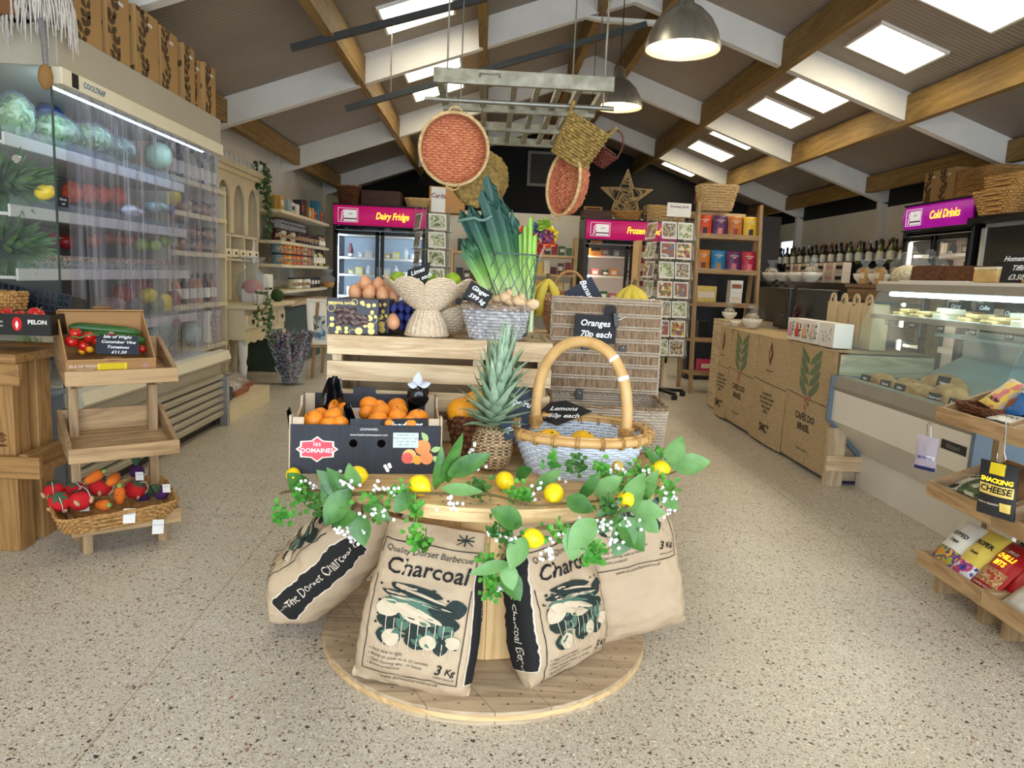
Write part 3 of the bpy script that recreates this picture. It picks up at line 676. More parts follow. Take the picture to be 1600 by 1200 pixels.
# ================================================================ on the drum: front row
# orange crate
def citrus_crate():
 t = thing('fruit_crate', 'black printed cardboard fruit crate of oranges on the drum, pink label on front', 'cardboard crate', (-.315, 1.996, ZT), rot=(R_(-5), 0, R_(7)))
 M_cb = mat('black_corrugated', (44, 46, 54), .75, .15, 5, stretch=(18, 1, 1)); M_in = mat('crate_inside_card', (196, 176, 150), .8, .06)
 W_, D_, H_ = .41, .30, .136
 b = MB()
 # front panel with two round holes: built from strips round the holes
 holes = [(-.036, .085, .0115), (.040, .085, .0115)]
 def panel(b, y):
  xs = [-W_ / 2, -.05, -.022, .026, .054, W_ / 2]
  for i, (x0, x1) in enumerate(zip(xs, xs[1:])):
   if i in (1, 3):
    cx, cz, r = (holes[0] if i == 1 else holes[1]); k = 20
    for (za, zb, up) in ((0, cz, -1), (cz, H_, 1)):
     poly = [(x0, za if up < 0 else zb), (x1, za if up < 0 else zb), (x1, cz)]
     poly += [(cx + r * cos(pi * j / k), cz + up * r * sin(pi * j / k)) for j in range(k + 1)] + [(x0, cz)]
     b.prism(poly if up < 0 else poly[::-1], y, y + .005, fr=lambda x, z, yy: (x, yy, z))
   else: b.box(((x0 + x1) / 2, y + .0025, H_ / 2), (x1 - x0, .005, H_))
 panel(b, 0); b.box((-.005, .0025, H_ + .008), (.082, .005, .018)); b.build('front_panel', M_cb, t)
 b = MB(); b.box((0, D_, .1), (W_, .005, .2)); b.box((-.02, D_ - .001, .205), (.07, .006, .03)); b.build('back_panel', M_cb, t)
 for s in (-1, 1):
  b = MB(); b.prism([(0, 0), (D_, 0), (D_, .195), (D_ - .05, .195), (D_ - .06, .165), (D_ * .5, .145), (.06, .142), (.05, .16), (0, .16)], s * W_ / 2 - .003, s * W_ / 2 + .003, fr=lambda y, z, x: (x, y, z)); b.build('side_panel', M_in, t)
  b = MB(); b.box((s * (W_ / 2 - .02), D_ - .008, .1), (.03, .012, .2)); b.build('corner_post', M_in, t); b = MB(); b.box((s * (W_ / 2 - .02), .012, .08), (.03, .012, .15)); b.build('corner_post', M_in, t)
 b = MB(); b.box((0, D_ / 2, .004), (W_ - .01, D_ - .01, .006)); b.build('bottom', M_in, t)
 b = MB(); b.box((0, D_ - .006, .12), (.24, .003, .07)); b.build('white_liner', M_paperwhite, t)
 # pink cartouche
 def cart(sc): return [(x * sc, z * sc) for x, z in ((-.057, 0), (-.046, .008), (-.045, .022), (-.016, .024), (0, .036), (.016, .024), (.045, .022), (.046, .008), (.057, 0), (.046, -.008), (.045, -.022), (.016, -.024), (0, -.036), (-.016, -.024), (-.045, -.022), (-.046, -.008))]
 M_pink = mat('label_pink', (232, 74, 92), .6, .04); M_lc = mat('label_cream', (246, 234, 208), .6, .02)
 b = MB(); b.prism(cart(1.0), -.0009, 0, fr=lambda x, z, y: (x - .133, y, z + .068)); lab = b.build('brand_label', M_lc, t)
 b = MB(); b.prism(cart(.88), -.0016, -.0009, fr=lambda x, z, y: (x - .133, y, z + .068)); b.build('label_face', M_pink, lab)
 text('les', .02, M_paperwhite, lab, (-.133, -.0022, .083)); text('DOMAINES', .0175, M_paperwhite, lab, (-.133, -.0022, .064), bold=.02)
 text('www.lesdomainesexport.com', .0085, M_paperwhite, t, (.006, -.0008, .109)); text('\u2039DOMAINES\u203a', .009, M_paperwhite, t, (.006, -.0008, .124))
 b = MB(); b.box((.107, -.0006, .095), (.07, .001, .042)); st = b.build('sticker', mat('sticker_pale', (206, 222, 224), .6, .03), t)
 for i, s_ in enumerate(('CLEMENTINES  CAT 1', 'ORIGIN  MOROCCO   SIZE 2', 'LOT 4471   NET 10 KG', '0041   0332   17')): text(s_, .0058, M_ink, st, (.107, -.0014, .109 - i * .009))
 pr = [((.155, .075), .022, (238, 150, 84)), ((.118, .05), .020, (248, 190, 120)), ((.112, .045), .016, (226, 96, 84)), ((.14, .04), .013, (244, 170, 60)), ((.166, .045), .018, (240, 150, 90))]
 for i, ((x, z), r, c) in enumerate(pr):
  b = MB(); b.prism([(r * cos(2 * pi * k / 20), r * sin(2 * pi * k / 20)) for k in range(20)], -.0008 - i * .0003, 0, fr=lambda a, c_, y: (x + a, y, z + c_)); b.build('printed_fruit', mat('print_fruit%d' % i, c, .6, .08, 40), t)
 for x, z, a in ((.178, .066, .3), (.168, .094, 2.2), (.185, .05, -.8)):
  b = MB(); b.leaf((x, -.002, z), (cos(a), 0, sin(a)), (0, -1, 0), .03, .016, 0, 0); b.build('printed_leaf', mat('print_leaf', (170, 200, 130), .6), t)
 return t
citrus_crate()
# black film liner showing at the corners
M_film = mat('black_film', (14, 14, 16), .22, .1, 8, bump=.6, bscale=22)
lin_ = thing('crate_liner', 'crumpled glossy black film liner sticking up inside the orange crate', 'plastic liner', (-.315, 2.0, ZT + .02), rz=R_(7))
for i, (x, y, w, h, q) in enumerate(((-.135, .235, .15, .215, 0), (.15, .25, .07, .17, .3), (-.03, .10, .075, .16, .1), (-.185, .06, .04, .15, .2))):
 b = MB(); b.grid(lambda u, v: (x + (u - .5) * w * (1 - .75 * v) + .03 * v * (1 if i == 0 else -1), y + .02 * sin(u * 7 + v * 5) + .012 * noise.noise(V((u * 5, v * 5, i))), h * v + .012 * noise.noise(V((u * 4, 9, i)))), 14, 12); b.build('film_flap', M_film, lin_)
b = MB(); b.ell((.145, .235, .165), (.034, .025, .036), 20, 12, fn=lambda u, v: 1 + .25 * noise.noise(V((cos(6.28 * u) * 3, sin(6.28 * u) * 3, v * 7)))); b.build('knotted_film', M_film, lin_)
b = MB(); b.leaf((.14, .225, .19), (.1, -.1, 1), (0, -1, 0), .05, .03, .2, .4); b.leaf((.15, .22, .195), (.9, -.2, .3), (0, -1, 0), .035, .02, .2, .4); b.leaf((.14, .22, .195), (-.9, -.2, .2), (0, -1, 0), .03, .02, .2, .4); b.build('film_tails', mat('film_white', (190, 194, 204), .3, .1), lin_)
z4 = lambda x, y: (420 + x / 5, 580 + y / 5)
OR = [(490, 300, 74, 2.24), (575, 318, 58, 2.20), (395, 355, 60, 2.14), (345, 398, 76, 2.06), (512, 380, 88, 2.10), (610, 350, 56, 2.16), (470, 432, 66, 2.04), (560, 420, 60, 2.05), (790, 285, 76, 2.25), (872, 300, 62, 2.24), (765, 335, 58, 2.19),
      (875, 345, 76, 2.16), (1000, 292, 72, 2.25), (1015, 330, 66, 2.18), (850, 395, 72, 2.07), (1010, 385, 74, 2.09), (1165, 385, 78, 2.10), (1110, 425, 64, 2.05), (940, 425, 50, 2.04)]
opro = None
for i, (x, y, r, Y) in enumerate(OR):
 p = at(*z4(x, y), y=Y); p.z += .006; rr = r / 5 * Y / FPX * 1.1
 pl_ = ('left half', i) if i < 8 else ('right half', i - 8)
 lb = 'orange in the %s of the black crate, %s counting from the back' % (pl_[0], ORD[pl_[1]])
 if opro is None:
  opro = fruit('orange', lb, 'orange', p, .031, M_orange, .86, 'oranges in the black crate'); o = opro
 else: o = dup(opro, p, label=lb)
 o.rotation_euler = (random.uniform(-.7, .1), random.uniform(-.6, .6), random.random() * 6); o.scale = (rr / .031,) * 3
board('price_sign', 'black price board slipped inside front right of orange crate, reading mandarins', tuple(at(632, 668, y=2.03)), (R_(-12), R_(-2), R_(7)), .13, .05, ['Mandarins'], .024, ty=.006)
# ---- pineapple
M_pineskin = mat('pineapple_skin', (70, 48, 34), .75, scale=60, c2=(112, 84, 54), bump=.3, bscale=120)
M_crown = mat('pineapple_crown', (120, 150, 118), .5, scale=30, c2=(172, 192, 164)); M_crownd = mat('pineapple_crown_dark', (60, 104, 50), .5, scale=18, c2=(118, 148, 96))
def pineapple(label, loc, rot, bh=.135, br=.055, ch=.2, leaves=64, cm=None, second=True, group=None, lw=1.0):
 t = thing('pineapple', label, 'pineapple', loc, rot=rot, group=group)
 def eye(u, v):
  a = sin(pi * (8 * u * 2 + 7 * v * 2)) * sin(pi * (8 * u * 2 - 7 * v * 2)); return 1 + .10 * (abs(a) ** .6)
 b = MB()
 def g(u, v):
  th = 2 * pi * u; q = (1 - abs(2 * v - 1) ** 3.0) ** .5 * .93 + .07; k = eye(u, v) if .03 < v < .97 else .9
  return (br * q * k * cos(th), br * q * k * sin(th), .004 + bh * v)
 b.grid(g, 96, 44, cu=True)
 for k in range(len(b.f)): u, v = (k % 96 + .5) / 96, (k // 96 + .5) / 44; b.mi[k] = 1 if abs(sin(pi * (16 * u + 14 * v)) * sin(pi * (16 * u - 14 * v))) > .42 else 0
 b.build('body', [M_pineskin, mat('pineapple_eye', (150, 122, 84), .7, scale=70, c2=(206, 180, 138), bump=.3, bscale=120)], t)
 b = MB()
 for sgm in ((0, 0, bh * .93, ch, 1.0, leaves),) + (((.018, .01, bh + ch * .42, ch * .85, .6, leaves // 2),) if second else ()):
  ox, oy, oz, L0, wd, n = sgm
  for i in range(n):
   f = i / n; a = i * 2.39996; el = .12 + 1.35 * f ** .8
   L = L0 * (.38 + .62 * f) * random.uniform(.85, 1.1); r0 = br * .42 * (1 - f) * wd
   z = oz + L0 * .42 * f
   b.leaf((ox + r0 * cos(a), oy + r0 * sin(a), z), (cos(a) * cos(el), sin(a) * cos(el), sin(el)), (0, 0, 1) if el < 1.3 else (-cos(a), -sin(a), .2), L, .021 * lw * (.8 + .4 * (1 - f)), bend=random.uniform(.05, .4) * (1 - f * .8) - .12, fold=.45, n=6, base=.95, tip=.62)
 b.build('crown', cm or M_crown, t)
 return t
pineapple('upright pineapple with silvery green crown on drum between crate and white basket', (.028, 2.07, ZT), (0, R_(3), .4), ch=.2, leaves=76)
# ---- grapefruit in dark stick basket
gb = basket('stick_basket', 'dark brown stick basket behind the pineapple holding grapefruit', 'basket', (.0, 2.285, ZT), 0, .075, .065, .105, .09, .125, WK_dark, 2, 6, 40, .006, .006)
for i, (x, y, z, l) in enumerate(((-.065, -.02, .135, 'left of pineapple, in front of dark basket rim'), (-.02, .03, .150, 'behind the pineapple crown in the dark basket'), (.06, .0, .14, 'right of pineapple, half behind the grapefruit sign'))):
 o = fruit('grapefruit', 'big yellow grapefruit ' + l, 'grapefruit', (gb.location[0] + x, gb.location[1] + y, ZT + z), .046, M_grape, .92, 'grapefruit in the stick basket', rot=(random.random(), random.random(), 0))
board('price_sign', 'navy blackboard sign reading grapefruit each, behind pineapple, left of cane handle', tuple(at(806, 645, y=2.22)), (R_(-14), R_(12), R_(6)), .10, .155, ['Grapefruit', ' ', 'each'], .026, M_slateblue, tx=-.0)
tag_ = board('product_tag', 'small navy printed swing tag on the pineapple', tuple(at(793, 672, y=2.03)), (R_(-12), R_(-24), R_(-14)), .03, .055, ['PINEAPPLE', 'COSTA RICA'], .0055, M_slateblue, .001, 0, cat='tag')
# ---- white basket with cane handle
M_cane = mat('cane', (196, 150, 88), .45, scale=18, c2=(216, 176, 116), stretch=(1, 1, 1)); M_whitew = mat('white_wicker', (212, 220, 230), .6, .06, 40, bump=.2, bscale=120)
wb = thing('handled_basket', 'white woven basket with a tall cane hoop handle at the front of the drum', 'basket', (.29, 2.135, ZT), rz=R_(-6))
b = MB(); weave_wall(b, .150, .135, .196, .178, .004, .112, 2.2, 13, 50, .003, 0); b.build('woven_wall', M_whitew, wb)
b = MB(); b.prism([(p[0], p[1]) for p in ringpts(.15, .135, 0, 2.2, 40)], 0, .006); b.build('base', M_whitew, wb)
b = MB(); b.tube(ringpts(.205, .187, .118, 2.2, 48), .0115, 10, True)
rim = b.build('cane_rim', M_cane, wb)
b = MB(); b.tube(ringpts(.193, .175, .128, 2.2, 48), .006, 8, True); b.build('inner_rim', M_cane, wb)
for i in range(22):
 b = MB(); a = 2 * pi * i / 22 + .1
 for da in (0, .035):
  c, s = sup(a + da, 2.2); cx, cy = c * .203, s * .185
  b.tube([(cx + .017 * cos(q) * cos(a), cy + .017 * cos(q) * sin(a), .119 + .017 * sin(q)) for q in [2 * pi * j / 12 for j in range(12)]], .0022, 5, True)
 b.build('cane_binding', WK_honey, wb)
b = MB(); hp = []
for i in range(29):
 q = pi * i / 28; hp.append((-.135 * cos(q) + .0, .06 * cos(q) * 1.0 + .02, .10 + .28 * max(0, sin(q)) ** .62))
b.tube(hp, .0165, 12); hd = b.build('hoop_handle', M_cane, wb)
for i in (20, 23):
 b = MB(); p, q = V(hp[i]), V(hp[i + 1]); b.tube([p, p.lerp(q, .5)], .0172, 12); b.build('white_tape', M_paperwhite, hd)
for e in (hp[1], hp[-2]):
 b = MB()
 for k in range(5): b.tube([(e[0] + .021 * cos(2 * pi * j / 10), e[1] + .021 * sin(2 * pi * j / 10), .115 + k * .006) for j in range(10)], .003, 5, True)
 b.build('handle_binding', WK_honey, wb)
for i, (px, py, l) in enumerate(((858, 690, 'left one of two in the white basket'), (912, 692, 'right one of two in the white basket'))):
 p = at(px, py, y=2.12); fruit('melon', 'round yellow melon lemon, ' + l, 'lemon', p, .042, mat('basket_lemon', (240, 184, 28), .4, .06, 9, bump=.15, bscale=160), .86, 'yellow fruit in the white basket', rot=(.4, .2, i))
fillr = thing('straw_lining', 'pale straw lining the white handled basket', 'straw', (.29, 2.135, ZT + .008)); b = MB()
b.ell((0, 0, .035), (.148, .132, .03), 20, 8, fn=lambda u, v: 1 + .05 * noise.noise(V((u * 12, v * 9, 0)))); b.build('straw_bed', mat('straw_bed', (214, 216, 214), .9, .12, 40, bump=.5, bscale=90), fillr)
board('price_sign', 'black board reading lemons 60p each, laid flat over the white basket back rim', tuple(at(880, 645, y=2.30)), (R_(-60), R_(-4), R_(-16)), .17, .12, ['Lemons', '60p each'], .028, poly=[(-.09, -.02), (-.01, -.062), (.09, .01), (.0, .06), (-.05, .05)])
# ---- hamper with open lid
M_hamp = mat('hamper_wicker', (98, 74, 52), .7, scale=26, c2=(168, 140, 108), stretch=(9, 1, 1), detail=2, bump=.25, bscale=90)
M_hamplt = mat('hamper_whitewash', (176, 160, 140), .7, .12, 40)
hm = thing('picnic_hamper', 'grey brown wicker picnic hamper with its lid standing open, behind white basket', 'hamper', (.425, 2.485, ZT), rz=R_(-3))
b = MB(); weave_wall(b, .18, .13, .19, .14, .004, .15, 9, 15, 60, .003); b.build('woven_wall', M_hamplt, hm)
b = MB(); b.box((0, 0, .005), (.35, .25, .008)); b.build('base', M_hamp, hm)
b = MB(); rope(b, ringpts(.192, .142, .152, 9, 60), .0065, 5, True, turns=70); b.build('rim', M_hamp, hm)
lid = MB()
LW, LH = .39, .34
Tl = MX.Translation((0, .137, .155)) @ Euler((R_(-6), 0, 0)).to_matrix().to_4x4()
lid.T = Tl
def lidf(u, v):
 st = abs(sin(pi * 84 * u)) ** .7 * .004; bow = .03 * (1 - (2 * v - 1) ** 4)
 return ((u - .5) * LW * (1 - .02 * (2 * v - 1) ** 2), -.012 - st - bow * .0, v * LH)
lid.grid(lidf, 84 * 4, 6); lid.box((0, 0, LH / 2), (LW - .006, .018, LH - .004))
lo = lid.build('lid', M_hamp, hm)
b = MB(); b.T = Tl
for k in range(8):
 z = .012 + k * (LH - .024) / 7
 for dz in (-.0045, .0045):
  b.grid(lambda u, v: ((u - .5) * LW * 1.0, -.0155 - .0045 * cos(2 * pi * v) - .0025 * sin(pi * 84 * u + (pi if dz > 0 else 0)), z + dz + .004 * sin(2 * pi * v)), 84 * 2, 6, cv=True)
rope(b, [(-LW / 2, -.006, 0), (-LW / 2, -.006, LH), (LW / 2, -.006, LH), (LW / 2, -.006, 0)], .006, 5, True, turns=80)
b.build('pairing_bands', M_hamplt, lo)
M_strap = mat('dark_leather', (42, 36, 34), .5, .15)
for x, z in ((-.085, -.005), (.085, -.005), (-.072, .165), (.062, .165)):
 b = MB(); b.T = Tl; b.box((x, -.024, z), (.026, .006, .04 if z < 0 else .022)); sp = b.build('leather_strap', M_strap, hm, bevel=.002)
 b = MB(); b.T = Tl; b.ell((x, -.028, z + .004), .004, 8, 6); b.build('rivet', M_chrome, sp)
board('price_sign', 'black board reading oranges 70p each, clipped to the open hamper lid', tuple(at(930, 514, y=2.60)), (R_(-6), R_(1), R_(-3)), .148, .098, ['Oranges', '70p each'], .031, shear=.2)
cl = thing('bulldog_clip', 'black bulldog clip with chrome handles gripping the oranges board', 'clip', at(962, 500, y=2.585), rot=(R_(-6), R_(-8), 0))
b = MB(); b.box((0, 0, 0), (.016, .012, .05)); b.build('jaw', M_blackplastic, cl, bevel=.002)
b = MB(); b.tube([(.006, -.002, .012), (.03, -.006, .018), (.034, -.006, .006), (.006, -.002, -.002)], .0015, 5); b.build('wire_handle', M_chrome, cl)
b = MB(); b.prism([(-.022, -.03), (.022, -.03), (.022, .02), (.012, .03), (-.012, .03), (-.022, .02)], -.001, .001, fr=lambda x, z, y: (x, y, z));
o = tag(b.build('tag_clip_plate', M_slate), 'dark plate with ring hole at the top edge of the hamper lid', 'tag'); o.location = at(953, 490, y=2.61)
# ================================================================ timber crates behind
SL4 = [(.008, .078), (.107, .170), (.199, .262), (.284, .348)]
c1 = crate('timber_crate', 'pale slatted timber crate standing behind the orange crate on the drum', (-.252, 2.585, ZT), .52, .37, .348, SL4); top_boards(c1, .50, .34, .334, PALLET, 4)
c2 = crate('timber_crate', 'narrow slatted timber crate behind the pineapple, against the hamper', (.12, 2.585, ZT), .205, .37, .348, SL4); top_boards(c2, .19, .34, .334, PALLET, 4)
c3 = crate('tall_crate', 'tall slatted crate on the floor behind the hamper lid, carrying the banana basket', (.40, 2.97, 0), .46, .34, .936, [(.02 + .09 * i, .09 + .09 * i) for i in range(10)]); top_boards(c3, .44, .32, .93, PALLET, 4)
ZC = ZT + .348
# ================================================================ on top of the timber crates
M_navybox = mat('date_box_navy', (34, 32, 44), .45, .1); M_gold = mat('gold_print', (206, 178, 96), .4, .15, 30, metal=.5)
M_date = mat('dates', (52, 36, 34), .3, scale=60, c2=(104, 80, 74), bump=.4, bscale=60)
def datebox(label, loc, rz):
 t = thing('date_box', label, 'box of dates', loc, rz, 'boxes of dates on the crate')
 w, d, h = .165, .075, .116
 b = MB(); b.box((0, 0, h / 2), (w, d, h)); b.build('carton', M_navybox, t, bevel=.002)
 b = MB(); b.prism([(-.052, .03), (.042, .03), (.046, .036), (.046, .082), (.040, .088), (-.048, .088), (-.054, .08), (-.054, .036)], -d / 2 - .001, -d / 2, fr=lambda x, z, y: (x, y, z)); wn = b.build('window', M_navybox, t)
 b = MB()
 for i in range(13):
  x, z = -.042 + (i % 5) * .02 + random.uniform(-.004, .004), .04 + (i // 5) * .018 + random.uniform(-.003, .003)
  b.ell((x, -d / 2 + .002, z), (.018, .007, .0112), 12, 8, rot=(0, random.uniform(-.8, .8), 0), fn=lambda u, v: 1 + .08 * noise.noise(V((u * 8, v * 14, i))))
 b.build('dates', M_date, wn)
 b = MB()
 pts = [(-.066, .05, .007), (-.066, .03, .007), (-.045, .02, .008), (-.02, .02, .006), (.02, .012, .012), (.058, .03, .011), (.055, .055, .009), (.062, .075, .006), (.068, .098, .006), (.05, .096, .007), (.034, .099, .005), (.06, .012, .011), (-.02, .008, .006), (-.05, .007, .006), (.04, .03, .006), (.03, .104, .007), (.073, .06, .005)]
 for x, z, r in pts: b.prism([(r * cos(2 * pi * k / 14), r * sin(2 * pi * k / 14)) for k in range(14)], -d / 2 - .0012, -d / 2, fr=lambda a, c_, y: (x + a, y, z + c_))
 for x, z, r in ((-.068, .085, .012), (.062, .052, .016), (.006, .106, .009), (-.058, .012, .022), (0, .007, .01)):
  for k in range(24):
   a, c = 2 * pi * k / 24, 2 * pi * (k + 1) / 24
   if z + r * sin(a) > .002 and abs(x + r * cos(a)) < w / 2: b.bar((x + r * cos(a), -d / 2 - .001, max(.002, z + r * sin(a))), (x + r * cos(c), -d / 2 - .001, max(.002, z + r * sin(c))), .0011, .0011)
 for z in (.02, .05, .08): b.prism([(.008 * cos(2 * pi * k / 12), .008 * sin(2 * pi * k / 12)) for k in range(12)], w / 2, w / 2 + .001, fr=lambda a, c_, x: (x, a, z + c_))
 b.build('gold_print', M_gold, t)
 text('MEDJOOL DATES', .011, M_gold, t, (-.036, -d / 2 - .0012, .101), bold=.03)
 return t
datebox('navy and gold date box at the left end of the crate top, nearer one', (-.440, 2.46, ZC), R_(9))
datebox('navy and gold date box tucked behind the nearer date box', (-.405, 2.56, ZC), R_(-8))
# eggs on stacked blue trays
M_tray = mat('egg_tray_blue', (52, 62, 128), .8, .1, 20, bump=.2); M_egg = mat('brown_egg', (206, 140, 96), .5, .1, 7, c2=(222, 164, 120))
def eggtray(label, loc):
 t = thing('egg_tray', label, 'egg tray', loc, 0, 'blue egg trays')
 b = MB(); b.grid(lambda u, v: ((u - .5) * .29, (v - .5) * .27, .022 + .018 * cos(2 * pi * u * 6) * cos(2 * pi * v * 5.5)), 48, 44); b.build('moulded_tray', M_tray, t); return t
for i, l in enumerate(('bottom', 'middle', 'top')): eggtray('blue moulded egg tray behind date boxes, %s of the stack of three' % l, (-.34, 2.665 - .0, ZC + .002 + .032 * i))
z1b = lambda x, y: (440 + x / 5.333, 380 + y / 5.333)
ep = None
for i, (x, y, Y, l) in enumerate(((700, 335, 2.62, 'topmost left, on the pile'), (808, 350, 2.62, 'topmost right, on the pile'), (655, 388, 2.66, 'behind the topmost left egg'), (612, 412, 2.59, 'leftmost of the front row'), (730, 412, 2.57, 'middle of the front row, palest'), (842, 425, 2.57, 'right of the front row'), (884, 385, 2.64, 'back right, beside the rope bowl'), (930, 440, 2.60, 'rightmost, against the rope bowl'), (930, 652, 2.52, 'low down between date box and rope bowl'))):
 p = at(*z1b(x, y), y=Y)
 if ep is None:
  ep = thing('egg', 'brown egg ' + l, 'egg', p, group='brown eggs on the blue trays'); b = MB(); b.lathe([(.0225 * sin(pi * q / 12) * (1 + .12 * cos(pi * q / 12)) if 0 < q < 12 else 0, -.029 * cos(pi * q / 12)) for q in range(13)], 20); b.build('shell', M_egg, ep); o = ep
 else: o = dup(ep, p, label='brown egg ' + l)
 o.rotation_euler = (random.uniform(-.3, .3), random.uniform(-.3, .3), 0)
# paper rope bowls
M_rope = mat('paper_rope', (206, 182, 152), .8, scale=90, c2=(228, 208, 180), bump=.4, bscale=220)
def petalbowl(b, r0, r1, z0, z1, petals, rows, amp=.0035):
 def g(u, v):
  a = 2 * pi * u; pet = abs(sin(petals * (a + pi / 2) / 2)) ** .6; t = v
  r = r0 + (r1 - r0) * (t ** .75) * (1 + .08 * pet * t); z = z0 + (z1 - z0) * t * (.76 + .24 * pet * t + .24 * (1 - t))
  k = int(v * rows); w = abs(sin(pi * v * rows)) * amp * 1.5 + amp * .6 * cos(pi * 48 * u + pi * k)
  return ((r + w) * cos(a), (r + w) * sin(a), z)
 b.grid(g, 192, rows * 4, cu=True)
rb = thing('rope_bowl', 'scalloped paper rope bowl on a bell foot, holding limes', 'bowl', (-.199, 2.505, ZC))
b = MB(); petalbowl(b, .035, .142, .088, .198, 8, 15); b.prism([(p[0], p[1]) for p in ringpts(.036, .036, 0, 2, 20)], .086, .094); b.build('petal_bowl', M_rope, rb)
b = MB();
def foot(u, v):
 a = 2 * pi * u; r = .07 - .038 * v ** 1.8 + .0018 * cos(pi * 44 * u) + .0028 * abs(sin(pi * v * 10)); return (r * cos(a), r * sin(a), v * .092)
b.grid(foot, 132, 40, cu=True); b.build('bell_foot', M_rope, rb)
b = MB(); rope(b, ringpts(.07, .07, .004, 2, 36), .005, 5, True, turns=40); b.build('foot_rim', M_rope, rb)
rb2 = thing('rope_bowl', 'second petal edged rope bowl, on the crate behind the footed one', 'bowl', (-.155, 2.668, ZC))
b = MB(); petalbowl(b, .06, .115, .004, .098, 6, 9); b.prism([(p[0], p[1]) for p in ringpts(.06, .06, 0, 2, 20)], 0, .006); b.build('petal_bowl', M_rope, rb2)
for px, py, Y, r, l in ((622, 436, 2.46, .026, 'yellowish one at the left edge of the rope bowl'), (672, 440, 2.58, .027, 'at the back of the rope bowl, barely showing'), (707, 439, 2.48, .029, 'big green one at the right edge of the rope bowl')):
 fruit('lime', 'lime ' + l, 'lime', at(px, py, y=Y), r, M_lemon if 'yellowish' in l and False else M_lime, 1.0, 'limes in the rope bowl', rot=(1.2, .4, px))
board('price_sign', 'black board reading limes each, leaning in the footed rope bowl', tuple(at(655, 430, y=2.5)), (R_(-16), R_(-24), 0), .098, .058, ['Limes', '50p each'], .021, poly=[(-.05, -.012), (.01, -.04), (.052, .028), (-.03, .03)])
# ginger basket
M_greyw = mat('grey_wicker', (150, 146, 148), .7, scale=50, c2=(206, 202, 202), bump=.3, bscale=140)
gk = basket('grey_basket', 'small whitewashed grey wicker basket of ginger at the crate edge', 'basket', (.035, 2.485, ZC), R_(-4), .082, .06, .112, .085, .108, M_greyw, 3.2, 10, 34, .0045, .009, wicker_mat('greyed_willow', (128, 108, 92), (176, 156, 138)))
M_ginger = mat('ginger_root', (196, 160, 116), .75, scale=26, c2=(222, 194, 156), bump=.4, bscale=50)
for i, (px, py, Y, l) in enumerate(((795, 468, 2.47, 'large knobbly'), (762, 474, 2.50, 'pale, left'), (815, 474, 2.45, 'pale, right'))):
 t = thing('ginger_root', 'ginger root, %s piece in the grey basket' % l, 'ginger', at(px, py, y=Y), group='ginger roots'); b = MB()
 for k in range(4): b.ell((-.035 + .024 * k, .006 * (-1) ** k, .006 * sin(k * 2)), (.024, .016, .014 + .004 * (k % 2)), 14, 9, rot=(0, random.uniform(-.5, .5), random.uniform(-.5, .5)), fn=lambda u, v: 1 + .14 * noise.noise(V((u * 6, v * 6, k + i * 5))))
 b.ell((.0, .002, .02), (.012, .01, .014), 12, 8); b.build('rhizome', M_ginger, t)
board('price_sign', 'black board reading ginger 599 kg, leaning on the grey basket', tuple(at(747, 461, y=2.37)), (R_(-14), R_(28), 0), .082, .058, ['Ginger', '599 kg'], .021)
# wire basket with leeks
wk = thing('wire_basket', 'tall grey green wire mesh basket holding leeks', 'wire basket', (.075, 2.655, ZC))
b = MB(); r0, r1, h = .075, .105, .285
for z in (0.003, .10, h - .0): b.tube(ringpts(r0 + (r1 - r0) * z / h, r0 + (r1 - r0) * z / h, z + .003, 2, 36), .003 if z > .2 else .002, 6, True)
b.build('hoops', M_wire, wk)
b = MB()
for s in (-1, 1):
 for i in range(16):
  a0 = 2 * pi * i / 16; pts = []
  for k in range(13): v = k / 12; a = a0 + s * v * 1.5; r = r0 + (r1 - r0) * v; pts.append((r * cos(a), r * sin(a), v * h + .003))
  b.tube(pts, .0016, 5)
b.build('diamond_mesh', M_wire, wk)
b = MB(); b.prism([(p[0], p[1]) for p in ringpts(.075, .075, 0, 2, 24)], 0, .002); b.build('base', M_wire, wk)
M_leekg = ramp2('leek_gradient', [(0, (238, 242, 214)), (.34, (216, 230, 168)), (.48, (140, 184, 92)), (.62, (66, 112, 70)), (.78, (40, 82, 70)), (1, (38, 76, 66))], 2, .5, 1 / .52, 0, 30, .1)
def leek(label, p0, p1, L, r=.017, fan=5, spread=.35, seed=1):
 d = (V(p1) - V(p0)).normalized(); q = V((0, 0, 1)).rotation_difference(d)
 t = thing('leek', label, 'leek', p0, group='leeks in the wire basket'); t.rotation_euler = q.to_euler(); random.seed(seed)
 b = MB(); n = 9
 b.tube([(0, 0, L * .5 * i / n) for i in range(n + 1)], [r * (.9 + .12 * sin(i)) * (.9 if i == 0 else 1) for i in range(n + 1)], 12)
 for k in range(fan):
  a = pi * k + .3 * random.uniform(-1, 1); off = (k - (fan - 1) / 2) / fan; ll = L * random.uniform(.82, 1.04)
  def g(u, v):
   w = r * 1.02 * (1 - .1 * v) * (1 + .25 * v); x = (u - .5) * 2; zz = L * .30 + (ll - L * .30) * v
   bx = off * spread * L * v ** 1.6; by = (.5 - abs(x)) * .012 + (k - fan / 2) * .006 * (1 + v) - r * .35
   return (x * w + bx, by + .012 * v * sin(k * 2), zz - .03 * abs(x) * v - (.035 * (x > .3) + .02 * random.random()) * (v > .97))
  b.grid(g, 6, 12)
 b.build('stalk', M_leekg, t); random.seed(seed + 99)
 return t
bp_ = lambda dx, dy: V((.075 + dx, 2.655 + dy, ZC + .012))
